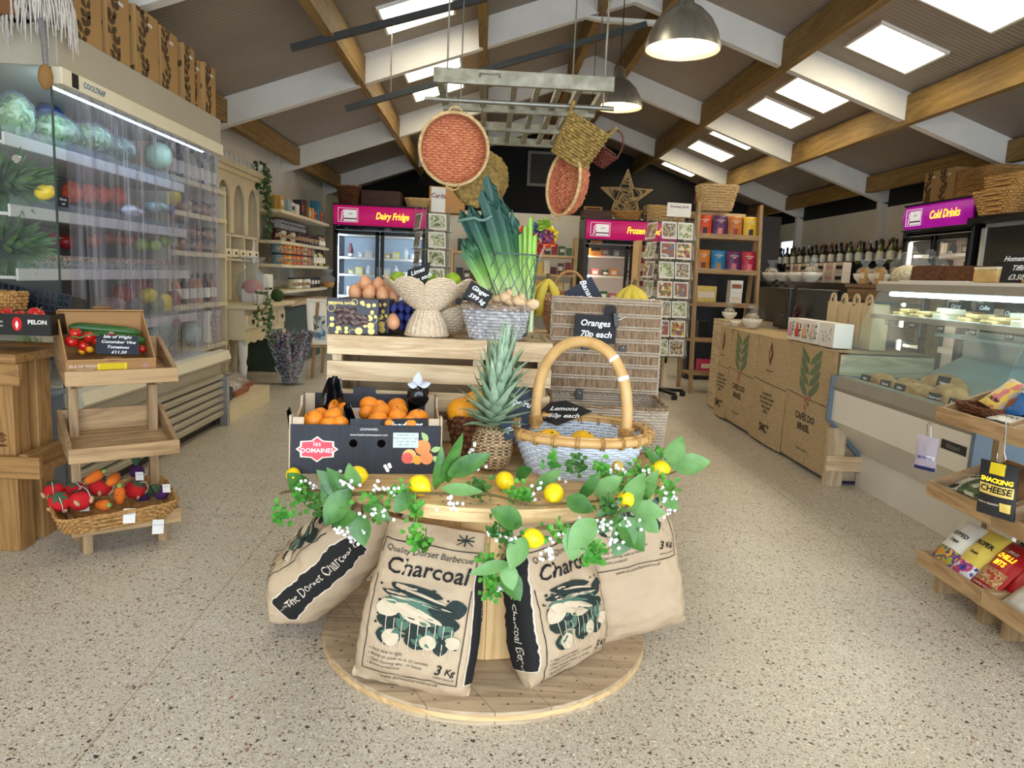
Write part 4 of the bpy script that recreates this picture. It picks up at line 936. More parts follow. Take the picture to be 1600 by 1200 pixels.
LK = [('tallest leek, rising to the round pink basket', (.035, -.03), (765, 275, 2.60), 6), ('leek leaning far left with a cut square end', (.0, -.02), (717, 345, 2.58), 4), ('second leek from left with ragged tips', (.012, .0), (728, 312, 2.62), 5), ('leek third from left behind the rubber band', (.022, -.045), (742, 318, 2.59), 4),
      ('leek with broken dark blade behind the tallest one', (.045, .0), (752, 300, 2.68), 5), ('slim leek right of the tallest one', (.055, -.035), (790, 320, 2.60), 4), ('leek lowest on the far right of the bunch', (.062, -.01), (778, 345, 2.66), 3)]
for i, (l, (dx, dy), (px, py, Y), fan) in enumerate(LK):
 p0 = bp_(dx, dy); p1 = at(px, py, y=Y); leek(l, p0, p1, (p1 - p0).length, .0165 if i else .020, fan, .13, i + 3)
t = thing('celery_stalk', 'pale green celery stalks upright at the right of the leeks', 'celery', bp_(.055, .02)); b = MB()
for k in range(4): b.grid(lambda u, v: (.012 * k + .008 * cos(pi * u) - .02 * v * (1 - k * .3), .006 * sin(pi * u) + .008 * (k % 2), v * (.36 + .03 * (k % 3)) - .02 * (v > .98) * u), 5, 8)
b.build('stalks', ramp2('celery_gradient', [(0, (236, 244, 206)), (.6, (180, 214, 110)), (1, (132, 186, 66))], 2, .45, 2.6), t)
b = MB(); c = at(716, 346, y=2.58); d_ = at(768, 338, y=2.57)
b.tube([c.lerp(d_, i / 8) + V((0, -.03 * sin(pi * i / 8) - .015, .012 * sin(pi * i / 4) * (i > 4))) for i in range(9)], .0052, 6)
tag(b.build('twine_band', mat('green_twine', (104, 132, 124), .8)), 'grey green twine band tied around the left leeks', 'twine')
# bananas in a reddish willow basket with loop handles
bb = basket('willow_basket', 'pinkish willow basket of bananas behind the hamper lid', 'basket', (.40, 2.96, .936), R_(0), .15, .12, .185, .145, .13, wicker_mat('pink_willow', (176, 122, 86), (214, 168, 132)), 2.2, 10, 44, .005, .009, handle='ears')
M_ban = mat('banana_skin', (222, 190, 60), .5, scale=9, c2=(206, 186, 74)); M_bant = mat('banana_tip', (88, 76, 38), .8)
def banana(b, base, az, spread, L=.17, r=.0185, curl=.9, tip=None):
 pts = []; rr = []
 for i in range(11):
  t = i / 10; an = spread + curl * t; x = 0
  pts.append(V((cos(az) * (sin(spread) * L * t + .03 * sin(pi * t)), sin(az) * (sin(spread) * L * t + .03 * sin(pi * t)), -L * t * cos(spread * .6) - 0)) + V(base)); rr.append(r * (.35 + .65 * min(1, t * 4)) * (1 if t < .85 else 1 - (t - .85) * 4.5))
 b.tube(pts, rr, 6)
for i, (px, py, l, n, sp) in enumerate(((857, 436, 'left hand, stem up, beside the loop handle', 3, .34), (988, 446, 'right hand, drooping from a dark stem', 5, .42), (897, 462, 'small tip behind the navy sign', 2, .3))):
 p = at(px, py, y=2.93)
 t = thing('banana_hand', 'yellow bananas, ' + l, 'bananas', p, group='bananas in the willow basket')
 for k in range(n):
  b = MB(); banana(b, (0, 0, 0), pi + (k - n / 2) * pi / n * 1.15 + pi / 2 + (.5 if i == 1 else 0), sp, .15 if i != 1 else .13); b.build('banana', M_ban, t)
 b = MB(); b.cyl((0, 0, -.012), (.012 if i == 1 else 0, 0, .022), .010, .007, 8); b.build('stem', M_bant, t)
board('price_sign', 'navy board with bananas chalked sideways, behind the hamper lid', tuple(at(912, 462, y=2.86)), (R_(-10), R_(58), 0), .10, .125, ['Bananas', 'kg'], .034, M_slateblue)
hb = basket('hoop_basket', 'small willow basket with hooped handle behind the bananas', 'basket', at(888, 478, y=3.06), 0, .05, .04, .065, .05, .06, WK_honey, 2, 5, 24, .004, .005, handle='arch')
# ================================================================ lemon garland round the rim
g = thing('lemon_garland', 'artificial lemon garland with leaves and white blossom along the drum front', 'garland', (DC[0], DC[1] - .54, ZT))
gl = V(g.location)
def GP(px, py, **k): return at(px, py, **k) - gl
random.seed(21)
LM = [(558, 743, dict(z=.618), .028, 1.2), (656, 758, dict(z=.620), .0295, .2), (789, 751, dict(z=.617), .027, .4), (865, 771, dict(z=.617), .0285, .1), (1031, 733, dict(z=.62), .029, 1.4), (980, 779, dict(y=1.80), .026, .9), (833, 841, dict(y=1.66), .027, .2), (458, 742, dict(y=1.95), .022, 1.5), (1012, 800, dict(y=1.86), .022, .6)]
for px, py, k, r, tl in LM:
 b = MB(); b.T = Euler((R_(90) - .3, tl, random.random() * 6)).to_matrix().to_4x4(); b.T.translation = GP(px, py, **k); lemon_mesh(b, r * .92); b.build('lemon', mat('silk_lemon', (250, 216, 16), .4, .05, 8, bump=.15, bscale=200), g)
for px, py in ((965, 730), (940, 750)):
 b = MB(); b.T = MX.Translation(GP(px, py, y=1.92)); lemon_mesh(b, .017); b.build('faded_lemon', mat('faded_lemon', (206, 176, 80), .6), g)
# stems: main strand along the rim, second strand dropping to the left over sack two
S1 = [(440, 770, 1.98), (480, 765, 1.93), (540, 772, 1.83), (600, 772, 1.78), (680, 770, 1.755), (760, 772, 1.75), (840, 790, 1.73), (910, 785, 1.76), (975, 778, 1.82), (1030, 745, 1.98), (1062, 735, 2.1)]
S2 = [(1005, 770, 1.86), (960, 805, 1.72), (900, 818, 1.68), (840, 826, 1.66), (800, 845, 1.66), (775, 890, 1.68), (762, 925, 1.70)]
for S in (S1, S2):
 pts = [GP(x, y, y=Y) for x, y, Y in S]; b = MB(); b.tube(pts, .0028, 6)
 for k in range(2): b.tube([p + V((random.uniform(-.008, .008), random.uniform(-.008, .008), random.uniform(-.006, .006))) for p in pts], .0016, 5)
 b.build('stem', M_twig, g)
# large leaves: pixel base, pixel tip, depth, width, tone
LV = [(548, 782, 518, 740, 1.80, .040, 0), (545, 778, 505, 745, 1.79, .045, 0), (528, 800, 512, 760, 1.79, .05, 0), (545, 765, 512, 812, 1.78, .06, 0), (520, 815, 545, 805, 1.77, .05, 0), (560, 800, 566, 845, 1.76, .05, 0), (575, 790, 602, 808, 1.76, .035, 0), (560, 760, 545, 735, 1.80, .04, 1),
      (690, 755, 718, 692, 1.80, .03, 0), (695, 748, 705, 740, 1.80, .03, 0), (700, 742, 752, 715, 1.78, .045, 0), (690, 763, 742, 766, 1.76, .03, 1), (680, 765, 692, 715, 1.8, .028, 0), (806, 745, 826, 735, 1.82, .035, 0), (835, 765, 870, 740, 1.85, .035, 1), (885, 778, 920, 795, 1.72, .045, 0),
      (905, 780, 932, 748, 1.80, .03, 0), (930, 775, 962, 750, 1.80, .045, 1), (960, 790, 940, 825, 1.74, .05, 0), (975, 800, 1000, 750, 1.80, .05, 1), (985, 795, 1030, 800, 1.82, .05, 1), (990, 800, 1025, 825, 1.84, .05, 1), (1000, 785, 1020, 745, 1.9, .04, 1), (965, 810, 1005, 850, 1.74, .065, 0), (985, 810, 965, 860, 1.74, .06, 0),
      (1045, 728, 1062, 690, 2.08, .055, 1), (1050, 730, 1100, 722, 2.08, .06, 1), (1030, 770, 1055, 790, 1.95, .045, 1), (815, 820, 778, 800, 1.66, .05, 0), (820, 840, 800, 880, 1.64, .05, 1), (900, 820, 895, 868, 1.65, .05, 1), (930, 812, 895, 850, 1.65, .055, 1), (925, 820, 905, 850, 1.66, .035, 0), (795, 880, 745, 892, 1.66, .03, 1), (790, 880, 800, 915, 1.66, .04, 1), (785, 890, 810, 930, 1.66, .05, 0), (640, 770, 620, 795, 1.76, .04, 0), (480, 770, 455, 745, 1.95, .05, 0), (1040, 745, 1020, 705, 2.05, .03, 0)]
for x0, y0, x1, y1, Y, w, tone in LV:
 p = GP(x0, y0, y=Y); q = GP(x1, y1, y=Y - .03); d = q - p; b = MB()
 b.leaf(p, d, (random.uniform(-.4, .4), -1, .55), d.length * 1.22, w * 1.15, bend=random.uniform(.05, .3), fold=.25, n=8, base=.12); b.build('leaf', (M_leafA, M_leafB)[tone], g)
def sprig(px, py, Y, n, r, m, spread, droop=0):
 b = MB(); c = GP(px, py, y=Y)
 for k in range(n):
  f = k / n; o = V((random.gauss(0, spread), random.gauss(0, spread * .6), random.gauss(0, spread * .8) - droop * f));
  d = V((random.uniform(-1, 1), random.uniform(-1.2, .2), random.uniform(-.5, 1)))
  b.leaf(c + o, d, (0, -.6, .6), r * random.uniform(.8, 1.3), r * .9, .2, .2, 4)
 b.tube([c + V((0, .01, .03)), c + V((0, 0, 0)), c + V((0, 0, -droop - .02))], .0015, 5)
 b.build('small_leaf_sprig', m, g)
for px, py, Y, n, sp, dr in ((440, 795, 1.92, 38, .012, .03), (475, 775, 1.93, 60, .022, .0), (500, 785, 1.88, 40, .018, .02), (585, 785, 1.77, 36, .02, .01), (625, 772, 1.77, 50, .018, .0), (648, 790, 1.745, 30, .012, .02), (650, 830, 1.73, 44, .012, .03), (665, 845, 1.73, 16, .010, .01), (752, 762, 1.78, 46, .016, .0), (815, 772, 1.77, 60, .016, .0), (862, 712, 1.90, 24, .010, .03), (900, 728, 1.88, 34, .014, .0), (940, 735, 1.86, 44, .016, .0), (975, 755, 1.84, 36, .02, .0), (1000, 735, 1.98, 36, .018, .0), (1025, 712, 2.08, 26, .014, .0), (1045, 760, 1.96, 30, .02, .0), (925, 862, 1.64, 60, .016, .01), (780, 835, 1.65, 46, .02, .0), (870, 832, 1.66, 30, .02, .0), (768, 905, 1.68, 60, .014, .03), (762, 870, 1.68, 30, .014, .02), (950, 790, 1.74, 40, .02, .0), (1000, 770, 1.88, 30, .02, .0)):
 sprig(px, py, Y, n, .015, (M_leafC, M_leafA, M_leafC)[n % 3], sp, dr)
M_blos = mat('blossom_white', (238, 238, 236), .7, .03)
def blossom(px, py, Y, n, sp):
 c = GP(px, py, y=Y); b = MB()
 for k in range(n):
  o = V((random.gauss(0, sp), random.gauss(0, sp * .5) - .006, random.gauss(0, sp * .8)))
  for q in range(5): a = 2 * pi * q / 5; b.ell(c + o + V((.0026 * cos(a), -.001, .0026 * sin(a))), (.0024, .0016, .0024), 6, 4)
  b.tube([c + o, c + o * .4 + V((0, .008, -.012))], .0008, 4, m=1)
 b.build('blossom_sprig', [M_blos, M_twig], g)
for a in ((545, 755, 1.79, 16, .014), (535, 745, 1.8, 10, .012), (480, 752, 1.92, 8, .016), (595, 760, 1.78, 8, .014), (620, 768, 1.76, 6, .01), (607, 728, 1.82, 5, .006), (590, 800, 1.75, 12, .014), (540, 825, 1.76, 16, .013), (555, 832, 1.755, 12, .012), (700, 785, 1.74, 9, .012), (715, 790, 1.735, 6, .012), (745, 725, 1.82, 8, .012), (738, 700, 1.86, 5, .008), (832, 765, 1.78, 8, .012), (865, 745, 1.88, 6, .012), (915, 812, 1.68, 10, .012), (945, 815, 1.7, 12, .014), (960, 840, 1.70, 10, .012), (1010, 740, 1.95, 8, .012), (1040, 775, 1.94, 14, .014), (1048, 800, 1.94, 8, .012), (965, 735, 1.86, 8, .014), (800, 840, 1.65, 8, .01), (772, 830, 1.66, 12, .012), (860, 865, 1.65, 12, .014), (875, 840, 1.65, 8, .01), (785, 918, 1.68, 8, .008), (978, 820, 1.74, 10, .014), (1000, 800, 1.84, 10, .014)): blossom(*a)
# ================================================================ open chiller with strip curtain on the left
M_chill = mat('chiller_enamel', (176, 168, 150), .45, .03, 3); M_chillin = mat('chiller_inside', (112, 112, 112), .5, .04, 3); M_cream_ = mat('cream_trim', (232, 224, 198), .5, .03)
M_dark = mat('dark_recess', (34, 32, 32), .6, .1); M_tube = emit('chiller_tube', (180, 216, 255), 11)
CY0, CY1 = 3.32, 5.235; CM = (CY0 + CY1) / 2; CL_ = CY1 - CY0
ch = thing('open_chiller', 'tall open multideck chiller on the left with a clear strip curtain', 'chiller', (-2.2, CM, 0))
def cx_(name, x0, x1, y0, y1, z0, z1, m, par=None, bevel=.004):
 b = MB(); b.box(((x0 + x1) / 2 + 2.2, (y0 + y1) / 2 - CM, (z0 + z1) / 2), (x1 - x0, y1 - y0, z1 - z0)); return b.build(name, m, par or ch, bevel=bevel)
cx_('top_canopy', -2.62, -1.84, CY0, CY1, 1.935, 2.10, M_chill); fs = cx_('label_strip', -1.90, -1.825, 3.32, CY1, 1.865, 1.935, M_cream_)
cx_('back_panel', -2.62, -2.56, CY0, CY1, .10, 1.935, M_chillin); cx_('base_tank', -2.56, -1.86, CY0, CY1, .06, .47, M_chill); cx_('kick_plinth', -2.5, -1.9, CY0, CY1, 0, .06, M_dark)
b = MB(); b.prism([(-1.95, .47), (-1.80, .47), (-1.785, .485), (-1.80, .54), (-1.86, .545), (-1.95, .50)], CY0, CY1, fr=lambda x, z, y: (x + 2.2, y - CM, z)); b.build('front_lip', M_cream_, ch)
for i in range(6):
 b = MB(); z = .075 + i * .052; b.prism([(0, 0), (.028, .006), (.032, .03), (.01, .042)], CY0 + .02, CY1 - .03, fr=lambda x, zz, y: (x - 1.862 + 2.2, y - CM, z + zz)); b.build('grille_louvre', M_chill, ch)
cx_('grille_back', -1.861, -1.857, CY0 + .02, CY1 - .02, .07, .36, M_dark, bevel=0); cx_('corner_strip', -1.862, -1.80, CY1 - .03, CY1, .0, .36, mat('aluminium', (176, 178, 180), .35, .05, metal=.8))
text('COOLTRAP', .036, mat('logo_blue', (40, 110, 150), .6), ch, (-1.8235 + 2.2, 3.58 - CM, 1.90), (R_(90), 0, R_(90)), bold=.02)
b = MB(); b.box((-1.824 + 2.2, 3.42 - CM, 1.90), (.002, .05, .06)); b.build('penguin_print', M_ink, ch)
b = MB(); b.tube([(-1.93 + 2.2, CY0 + .1 - CM, 1.885), (-1.93 + 2.2, CY1 - .1 - CM, 1.885)], .018, 10); b.build('light_tube', M_tube, ch)
M_shelf = mat('shelf_enamel', (206, 204, 196), .5, .03)
for i, (z, x1) in enumerate(((1.66, -2.09), (1.36, -2.08), (1.085, -2.06), (.80, -2.02), (.53, -1.9))):
 cx_('shelf', -2.56, x1, CY0, CY1 - .03, z - .05 if i < 4 else z - .02, z - .035 if i < 4 else z, M_shelf);
 if i < 4: cx_('shelf_edge', x1, x1 + .012, CY0, CY1 - .03, z - .055, z + .0, M_shelf)
 if i < 4: cx_('price_rail', x1 + .008, x1 + .014, CY0, CY1 - .03, z, z + .035, clear('acrylic_rail', (240, 248, 250), .05), bevel=0)
cx_('end_glass', -2.56, -1.85, 5.222, 5.23, .54, 1.93, clear('chiller_glass', (252, 254, 254), .02), bevel=0)
ge = cx_('side_glass', -2.5, -1.87, 3.315, 3.323, .54, 1.93, clear('chiller_glass', (252, 254, 254), .02), bevel=0)
cx_('glass_edge', -1.872, -1.868, 3.313, 3.325, .54, 1.93, mat('glass_edge_green', (40, 70, 66), .3), ge, bevel=0)
b = MB(); b.cyl((-2.02 + 2.2, 3.31 - CM, 1.545), (-2.02 + 2.2, 3.30 - CM, 1.545), .018, n=16); b.build('glass_clamp', M_chrome, ge)
# strip curtain
M_strip = clear('pvc_strip', (226, 226, 238), .06, .12, streak=.26)
for i in range(17):
 y = 3.44 + i * .107; b = MB(); x0 = -1.852 + (.006 if i % 2 else 0); z0 = .57 + (.34 if i < 3 else .20 if i < 6 else .0) + random.uniform(-.02, .02)
 b.grid(lambda u, v: (x0 + .012 * sin(pi * u) * (1 if i % 2 else -1) + .012 * v * v * sin(i * 1.7) + 2.2, y + (u - .5) * .128 + .012 * v * sin(i * 2.3) - CM, 1.87 + (z0 - 1.87) * v), 8, 14); b.build('curtain_strip', M_strip, ch)
def onshelf(px, py, x): return at(px, py, x=x)
# ---- boxes on the chiller
M_bag = mat('floral_card', (186, 146, 92), .8, .05, 5); M_bagp = mat('floral_print', (92, 70, 44), .85, .1)
def florals(b, frame, w, h, seed):
 rs = random.Random(seed)
 pts = [(rs.uniform(-.12, .12) * w + .22 * w * sin(i * 1.1 + seed), -h / 2 + h * i / 9) for i in range(10)]
 for a, c in zip(pts, pts[1:]): b.bar(frame(a[0], a[1], -.0006), frame(c[0], c[1], -.0006), .004, .001)
 for i, (x, z) in enumerate(pts[:-1]):
  for s in (-1, 1):
   an = pi / 2 + s * rs.uniform(.6, 1.2); L = rs.uniform(.05, .075); q = [(x + L * (t * cos(an)) + s * .018 * sin(pi * t) * sin(an) * k, z + L * t * sin(an) - s * .018 * sin(pi * t) * cos(an) * k + .02) for k in (1, -1) for t in ([j / 6 for j in range(7)] if k == 1 else [1 - j / 6 for j in range(1, 6)])]
   q = [(max(-w / 2 + .004, min(w / 2 - .004, a)), max(-h / 2 + .004, min(h / 2 - .004, c))) for a, c in q]
   b.add([frame(a, c, -.0008) for a, c in q], [tuple(range(len(q)))])
def floral_box(label, loc, rz, w=.24, d=.17, h=.36, cat='box', group='floral print gift boxes', faces=('f', 's')):
 t = thing('gift_box', label, cat, loc, rz, group); b = MB(); b.box((0, 0, h / 2), (w, d, h)); b.build('carton', M_bag, t, bevel=.003)
 b = MB()
 if 'f' in faces: florals(b, lambda x, z, o: V((x - w * .2, -d / 2 + o, h / 2 + z)), w * .55, h, hash(label) % 97)
 if 's' in faces: florals(b, lambda x, z, o: V((-w / 2 + o, -x, h / 2 + z)), d * .95, h, hash(label) % 89)
 b.build('floral_print', M_bagp, t)
 b = MB(); b.box((w * .12, -d / 2 - .0008, h - .06), (.05, .001, .016)); b.build('tape', M_paperwhite, t)
 return t
random.seed(5)
def hash(s): return sum(ord(c) * (i + 3) for i, c in enumerate(s))
for i, (y, w, h, l) in enumerate(((3.70, .24, .37, 'nearest of the row, beside the furry ornament'), (3.98, .24, .37, 'second from the camera'), (4.30, .28, .37, 'third from the camera'), (4.58, .24, .36, 'fourth from the camera'), (4.87, .18, .36, 'fifth from the camera, slimmer'), (5.06, .16, .34, 'second farthest, dark printed side'), (5.28, .20, .34, 'farthest, over the curtain end'))):
 floral_box('tan floral gift box on the chiller top, ' + l, (-2.03 if i not in (5,) else -2.06, y + (.0 if i < 6 else -.06), 2.10), R_(90), w * .97, .26, h)
ct = thing('brown_carton', 'plain brown carton on the chiller behind the furry ornament', 'box', (-2.16, 3.36, 2.10)); b = MB(); b.box((0, 0, .2), (.5, .3, .4)); b.build('carton', mat('brown_carton', (120, 78, 44), .8, .08), ct, bevel=.004)
# furry sitting ornament with a dangling leg
M_fur = mat('shaggy_fur', (206, 198, 188), .9, .12, 60); M_felt = mat('grey_knit', (128, 124, 122), .9, .15, 90, bump=.4, bscale=200)
fu = thing('furry_ornament', 'shaggy off white fur ornament on the chiller corner with one leg dangling', 'ornament', (-1.915, 3.335, 2.10))
random.seed(11); b = MB(); b.ell((.0, 0, .12), (.10, .10, .13), 24, 14)
for k in range(420):
 a = random.uniform(0, 2 * pi); ph = random.uniform(.05, 1.0); p = V((.10 * cos(a) * sin(ph * pi * .62), .10 * sin(a) * sin(ph * pi * .62), .12 + .13 * cos(ph * pi * .62)))
 q = p + V((cos(a) * .03, sin(a) * .03, -.07)); e = q + V((random.uniform(-.01, .01), random.uniform(-.01, .01), -.08 - .05 * random.random())); b.tube([p, q, e], [.006, .005, .0015], 4, caps=False)
b.build('fur', M_fur, fu);
b = MB(); b.lathe([(.0, .0), (.115, .0), (.12, .008), (.115, .016), (.0, .016)], 24); b.build('knitted_brim', M_felt, fu)
b = MB(); b.tube([(.03, -.09, .01), (.07, -.11, -.02), (.078, -.112, -.12), (.08, -.112, -.2)], [.014, .014, .011, .010], 8); lg = b.build('dangling_leg', M_felt, fu)
b = MB(); b.ell((.083, -.122, -.235), (.026, .034, .05), 14, 10); b.build('foot', mat('tan_felt', (150, 112, 64), .9, .1), lg)
# ---- produce behind the curtain
for l, z, a in (('on the second chiller shelf, crown pointing out at us', 1.365, -30), ('on the third chiller shelf, crown pointing out at us', 1.09, -34)):
 pineapple('pineapple lying ' + l, (-2.36, 3.50, z + .066), (0, R_(84), R_(a + 12)), bh=.13, br=.06, ch=.29, leaves=70, cm=M_crownd, second=False, lw=1.7)
def bagged(name, label, cat, px, py, x, r, m, group=None, lumps=.2, wrap=True, n=1):
 p = at(px, py, x=x); t = thing(name, label, cat, p, group=group); b = MB(); sd = px * .37
 b.ell((0, 0, 0), r, 20, 14, fn=lambda u, v: 1 + lumps * noise.noise(V((cos(2 * pi * u) * 2.2, sin(2 * pi * u) * 2.2, v * 4 + sd)))); b.build('produce', m, t)
 if wrap: b = MB(); b.ell((0, 0, .005), (r[0] * 1.12, r[1] * 1.12, r[2] * 1.14), 18, 12, fn=lambda u, v: 1 + .14 * noise.noise(V((cos(2 * pi * u) * 5, sin(2 * pi * u) * 5, v * 9 + sd)))); b.build('clear_bag', M_cello, t)
 return t
M_lett = cells('lettuce_green', [(70, 110, 50), (126, 164, 86), (170, 196, 130), (206, 220, 170)], 26, .5, 1.0); M_cab = mat('cabbage_pale', (176, 206, 160), .5, scale=9, c2=(206, 224, 190), bump=.3, bscale=20)
M_salad = cells('salad_mix', [(60, 96, 48), (104, 146, 70), (84, 60, 70), (180, 206, 160)], 40, .4, 1.0)
bagged('lettuce_bag', 'bagged green lettuce at the left end of the top chiller shelf', 'lettuce', 85, 205, -2.2, (.10, .12, .075), M_lett)
bagged('salad_bag', 'shiny bag of pale lettuce hanging over the top shelf behind the curtain', 'salad', 140, 215, -2.2, (.10, .13, .07), M_lett)
bagged('salad_bag', 'silvery bag of salad on the top shelf, left of the white cabbage', 'salad', 182, 232, -2.2, (.09, .13, .06), M_salad)
bagged('blue_pack', 'dark blue printed pack at the back of the top shelf', 'packet', 78, 178, -2.35, (.05, .10, .05), mat('navy_film', (34, 52, 110), .3), wrap=False)
bagged('spring_greens', 'white sleeved spring greens at the far left of the top shelf', 'greens', 25, 185, -2.2, (.07, .08, .10), M_lett)
bagged('cabbage', 'pale round white cabbage on the top chiller shelf', 'cabbage', 248, 243, -2.2, (.085, .085, .085), M_cab, lumps=.06, wrap=False)
fruit('yellow_melon', 'yellow melon end beside the upper pineapple crown', 'melon', at(70, 300, y=3.40), .034, M_lemon, 1.3, rot=(0, R_(70), 0))
M_net = mat('red_net', (196, 66, 40), .5, scale=60, c2=(226, 106, 60)); M_redfruit = mat('red_fruit', (140, 28, 30), .35, .25, 8); M_gapple = mat('green_apple', (150, 180, 70), .35, .15, 8); M_rapple = mat('red_apple', (150, 40, 34), .35, scale=8, c2=(186, 96, 50))
for i, (px, py) in enumerate(((113, 300), (138, 302), (160, 304), (183, 306))):
 bagged('citrus_net', 'red net of citrus on the second chiller shelf, %s from left' % ORD[i], 'citrus net', px, py, -2.2, (.05, .045, .05), M_net, 'citrus nets', .25, False)
bagged('film_pack', 'clear pack of greens on the second shelf with a blue label', 'packet', 245, 325, -2.14, (.06, .15, .035), cells('pack_green', [(150, 190, 160), (190, 214, 200), (120, 150, 110)], 12), None, .1)
bagged('label_roll', 'deep blue round label on the pack end behind the curtain', 'label', 268, 328, -2.10, (.02, .03, .035), mat('deep_blue', (30, 40, 120), .4), None, .05, False)
bagged('film_pack', 'white film pack in the middle of the second shelf', 'packet', 205, 330, -2.12, (.05, .10, .03), mat('white_film', (206, 206, 214), .3, .1), None, .3, False)
bagged('yellow_pack', 'yellow netted lemons at the far end of the second shelf', 'lemons', 268, 305, -2.25, (.06, .07, .07), mat('yellow_net', (206, 186, 50), .5, .2, 30), None, .25, False)
for i, (px, py, x, m, l) in enumerate(((85, 372, -2.25, M_redfruit, 'dark red'), (103, 378, -2.2, M_redfruit, 'deep red, left edge of curtain'), (146, 376, -2.2, M_rapple, 'russet'), (170, 372, -2.3, M_rapple, 'dark, behind the row'), (188, 374, -2.25, M_rapple, 'red, mid shelf'), (205, 376, -2.2, M_rapple, 'reddish green, mid shelf'), (220, 382, -2.15, M_gapple, 'dull green'), (241, 383, -2.12, M_gapple, 'bright green, nearest the far end'), (258, 377, -2.16, M_gapple, 'bright green, at the far end'))):
 fruit('apple', '%s apple on the third chiller shelf, %s along the row' % (l, ORD[i]), 'apple', at(px, py, x=x), .042, m, .92, 'apples on the third chiller shelf')
M_tray_card = cells('apple_box_print', [(186, 160, 120), (90, 80, 70), (206, 190, 160), (150, 90, 80)], 40)
for i, (y0, l) in enumerate(((3.66, 'left end'), (4.05, 'middle left'), (4.44, 'middle right'), (4.80, 'right end'))):
 t = thing('apple_tray', 'printed card apple tray on the third chiller shelf, ' + l, 'card tray', (-2.2, y0, 1.086), R_(90), 'printed apple trays'); b = MB(); w_ = .36
 b.box((0, -.115, .03), (w_, .005, .06)); b.box((0, .115, .03), (w_, .005, .06)); b.box((-w_ / 2, 0, .03), (.005, .23, .06)); b.box((w_ / 2, 0, .03), (.005, .23, .06)); b.box((0, 0, .003), (w_, .23, .005)); b.build('tray', M_tray_card, t)
M_pepr = mat('red_pepper', (150, 30, 28), .3, .2, 6); M_pepy = mat('yellow_squash', (214, 190, 40), .35, .1, 6); M_ond = mat('swede_skin', (156, 130, 100), .6, scale=12, c2=(120, 80, 90))
for px, py, x, r, m, n, l in ((175, 478, -2.1, (.07, .1, .05), M_ond, 'swede', 'tan swede behind the cucumber box'), (192, 460, -2.15, (.06, .07, .06), M_pepr, 'red_cabbage', 'dark red cabbage on the fourth shelf behind the swede'), (217, 448, -2.2, (.07, .08, .07), M_pepr, 'red_cabbage', 'larger red cabbage at the back of the fourth shelf'), (232, 462, -2.08, (.05, .06, .05), M_pepy, 'yellow_pepper', 'curled yellow pepper on the fourth shelf'), (244, 476, -2.05, (.045, .06, .05), mat('green_squash', (92, 118, 60), .4, .15, 9), 'green_squash', 'green squash under the yellow pepper'), (258, 474, -2.04, (.045, .05, .06), M_pepy, 'yellow_pepper', 'bright yellow pepper nearest the far end'), (270, 466, -2.1, (.05, .06, .05), M_pepr, 'red_pepper', 'red pepper behind the yellow one'), (208, 480, -2.03, (.03, .07, .03), M_dark, 'aubergine', 'dark aubergine in front of the red cabbages')):
 bagged(n, l, 'vegetable', px, py, x, r, m, None, .12, False)
for px, py, r, m, l in ((245, 525, (.09, .15, .09), M_salad, 'dark bag of greens low in the chiller behind the curtain'), (300, 522, (.06, .08, .07), M_cab, 'pale cauliflower on the chiller floor at the far end'), (265, 505, (.05, .12, .05), M_pepr, 'red vegetables on the chiller floor behind the curtain')):
 bagged('vegetable_bag', l, 'vegetable', px, py, -2.05, r, m, None, .25)
board('shelf_label', 'small black shelf card on the second chiller shelf edge', tuple(at(98, 315, x=-2.05)), (0, 0, R_(90)), .09, .05, ['Fairtrade', 'each'], .016, th=.003)
# ================================================================ three tier stands
def tier_stand(label, loc, rz, w, d, zs, back=.16, fh=.056, up=(.70,)):
 t = thing('tiered_stand', label, 'display stand', loc, rz)
 for k, z0 in enumerate(zs):
  bb = back if k > 0 else back * .35
  b = MB(); b.box((0, .009, z0 + fh / 2), (w, .018, fh)); tr = b.build('tray', OAK, t, bevel=.002)
  for s in (-1, 1):
   b = MB(); b.prism([(.018, z0), (d, z0 + bb * .35), (d, z0 + bb), (.018, z0 + fh)], s * (w / 2) - (.018 if s > 0 else 0), s * (w / 2) + (.018 if s < 0 else 0), fr=lambda y, z, x: (x, y, z)); b.build('side_board', OAKy, tr, bevel=.002)
  for j in range(4):
   f0 = (j + .04) / 4; b = MB(); b.prism([(.018 + (d - .02) * f0, z0 + .004 + bb * .35 * f0), (.018 + (d - .02) * (f0 + .23), z0 + .004 + bb * .35 * (f0 + .23)), (.018 + (d - .02) * (f0 + .23), z0 + .016 + bb * .35 * (f0 + .23)), (.018 + (d - .02) * f0, z0 + .016 + bb * .35 * f0)], -w / 2 + .018, w / 2 - .018, fr=lambda y, z, x: (x, y, z)); b.build('base_board', OAK, tr)
  b = MB(); b.box((0, d - .006, z0 + bb * .66), (w - .036, .012, bb * .64)); b.build('back_board', OAK, tr)
 for s in (-1, 1):
  b = MB(); b.box((s * (w / 2 - .05), d * .80, zs[-1] / 2 + .01), (.035, .03, zs[-1] + .02)); b.build('upright', OAKz, t, bevel=.002)
  b = MB(); b.box((s * (w / 2 - .06), .10, zs[0] / 2), (.035, .09, zs[0])); b.build('foot', OAKz, t, bevel=.002)
  for z in zs[1:]: b = MB(); b.bar((s * (w / 2 - .055), d * .8, z - .03), (s * (w / 2 - .055), .07, z - .002), .022, .03); b.build('bracket', OAKy, t)
 return t
LS = tier_stand('three tier slanted wooden display stand at left, middle tray empty', (-1.3725, 2.835, 0), R_(36), .39, .29, (.092, .378, .672))
def LW_(x, y, z):
 c, s = cos(R_(36)), sin(R_(36)); return V((-1.3725 + x * c - y * s, 2.835 + x * s + y * c, z))
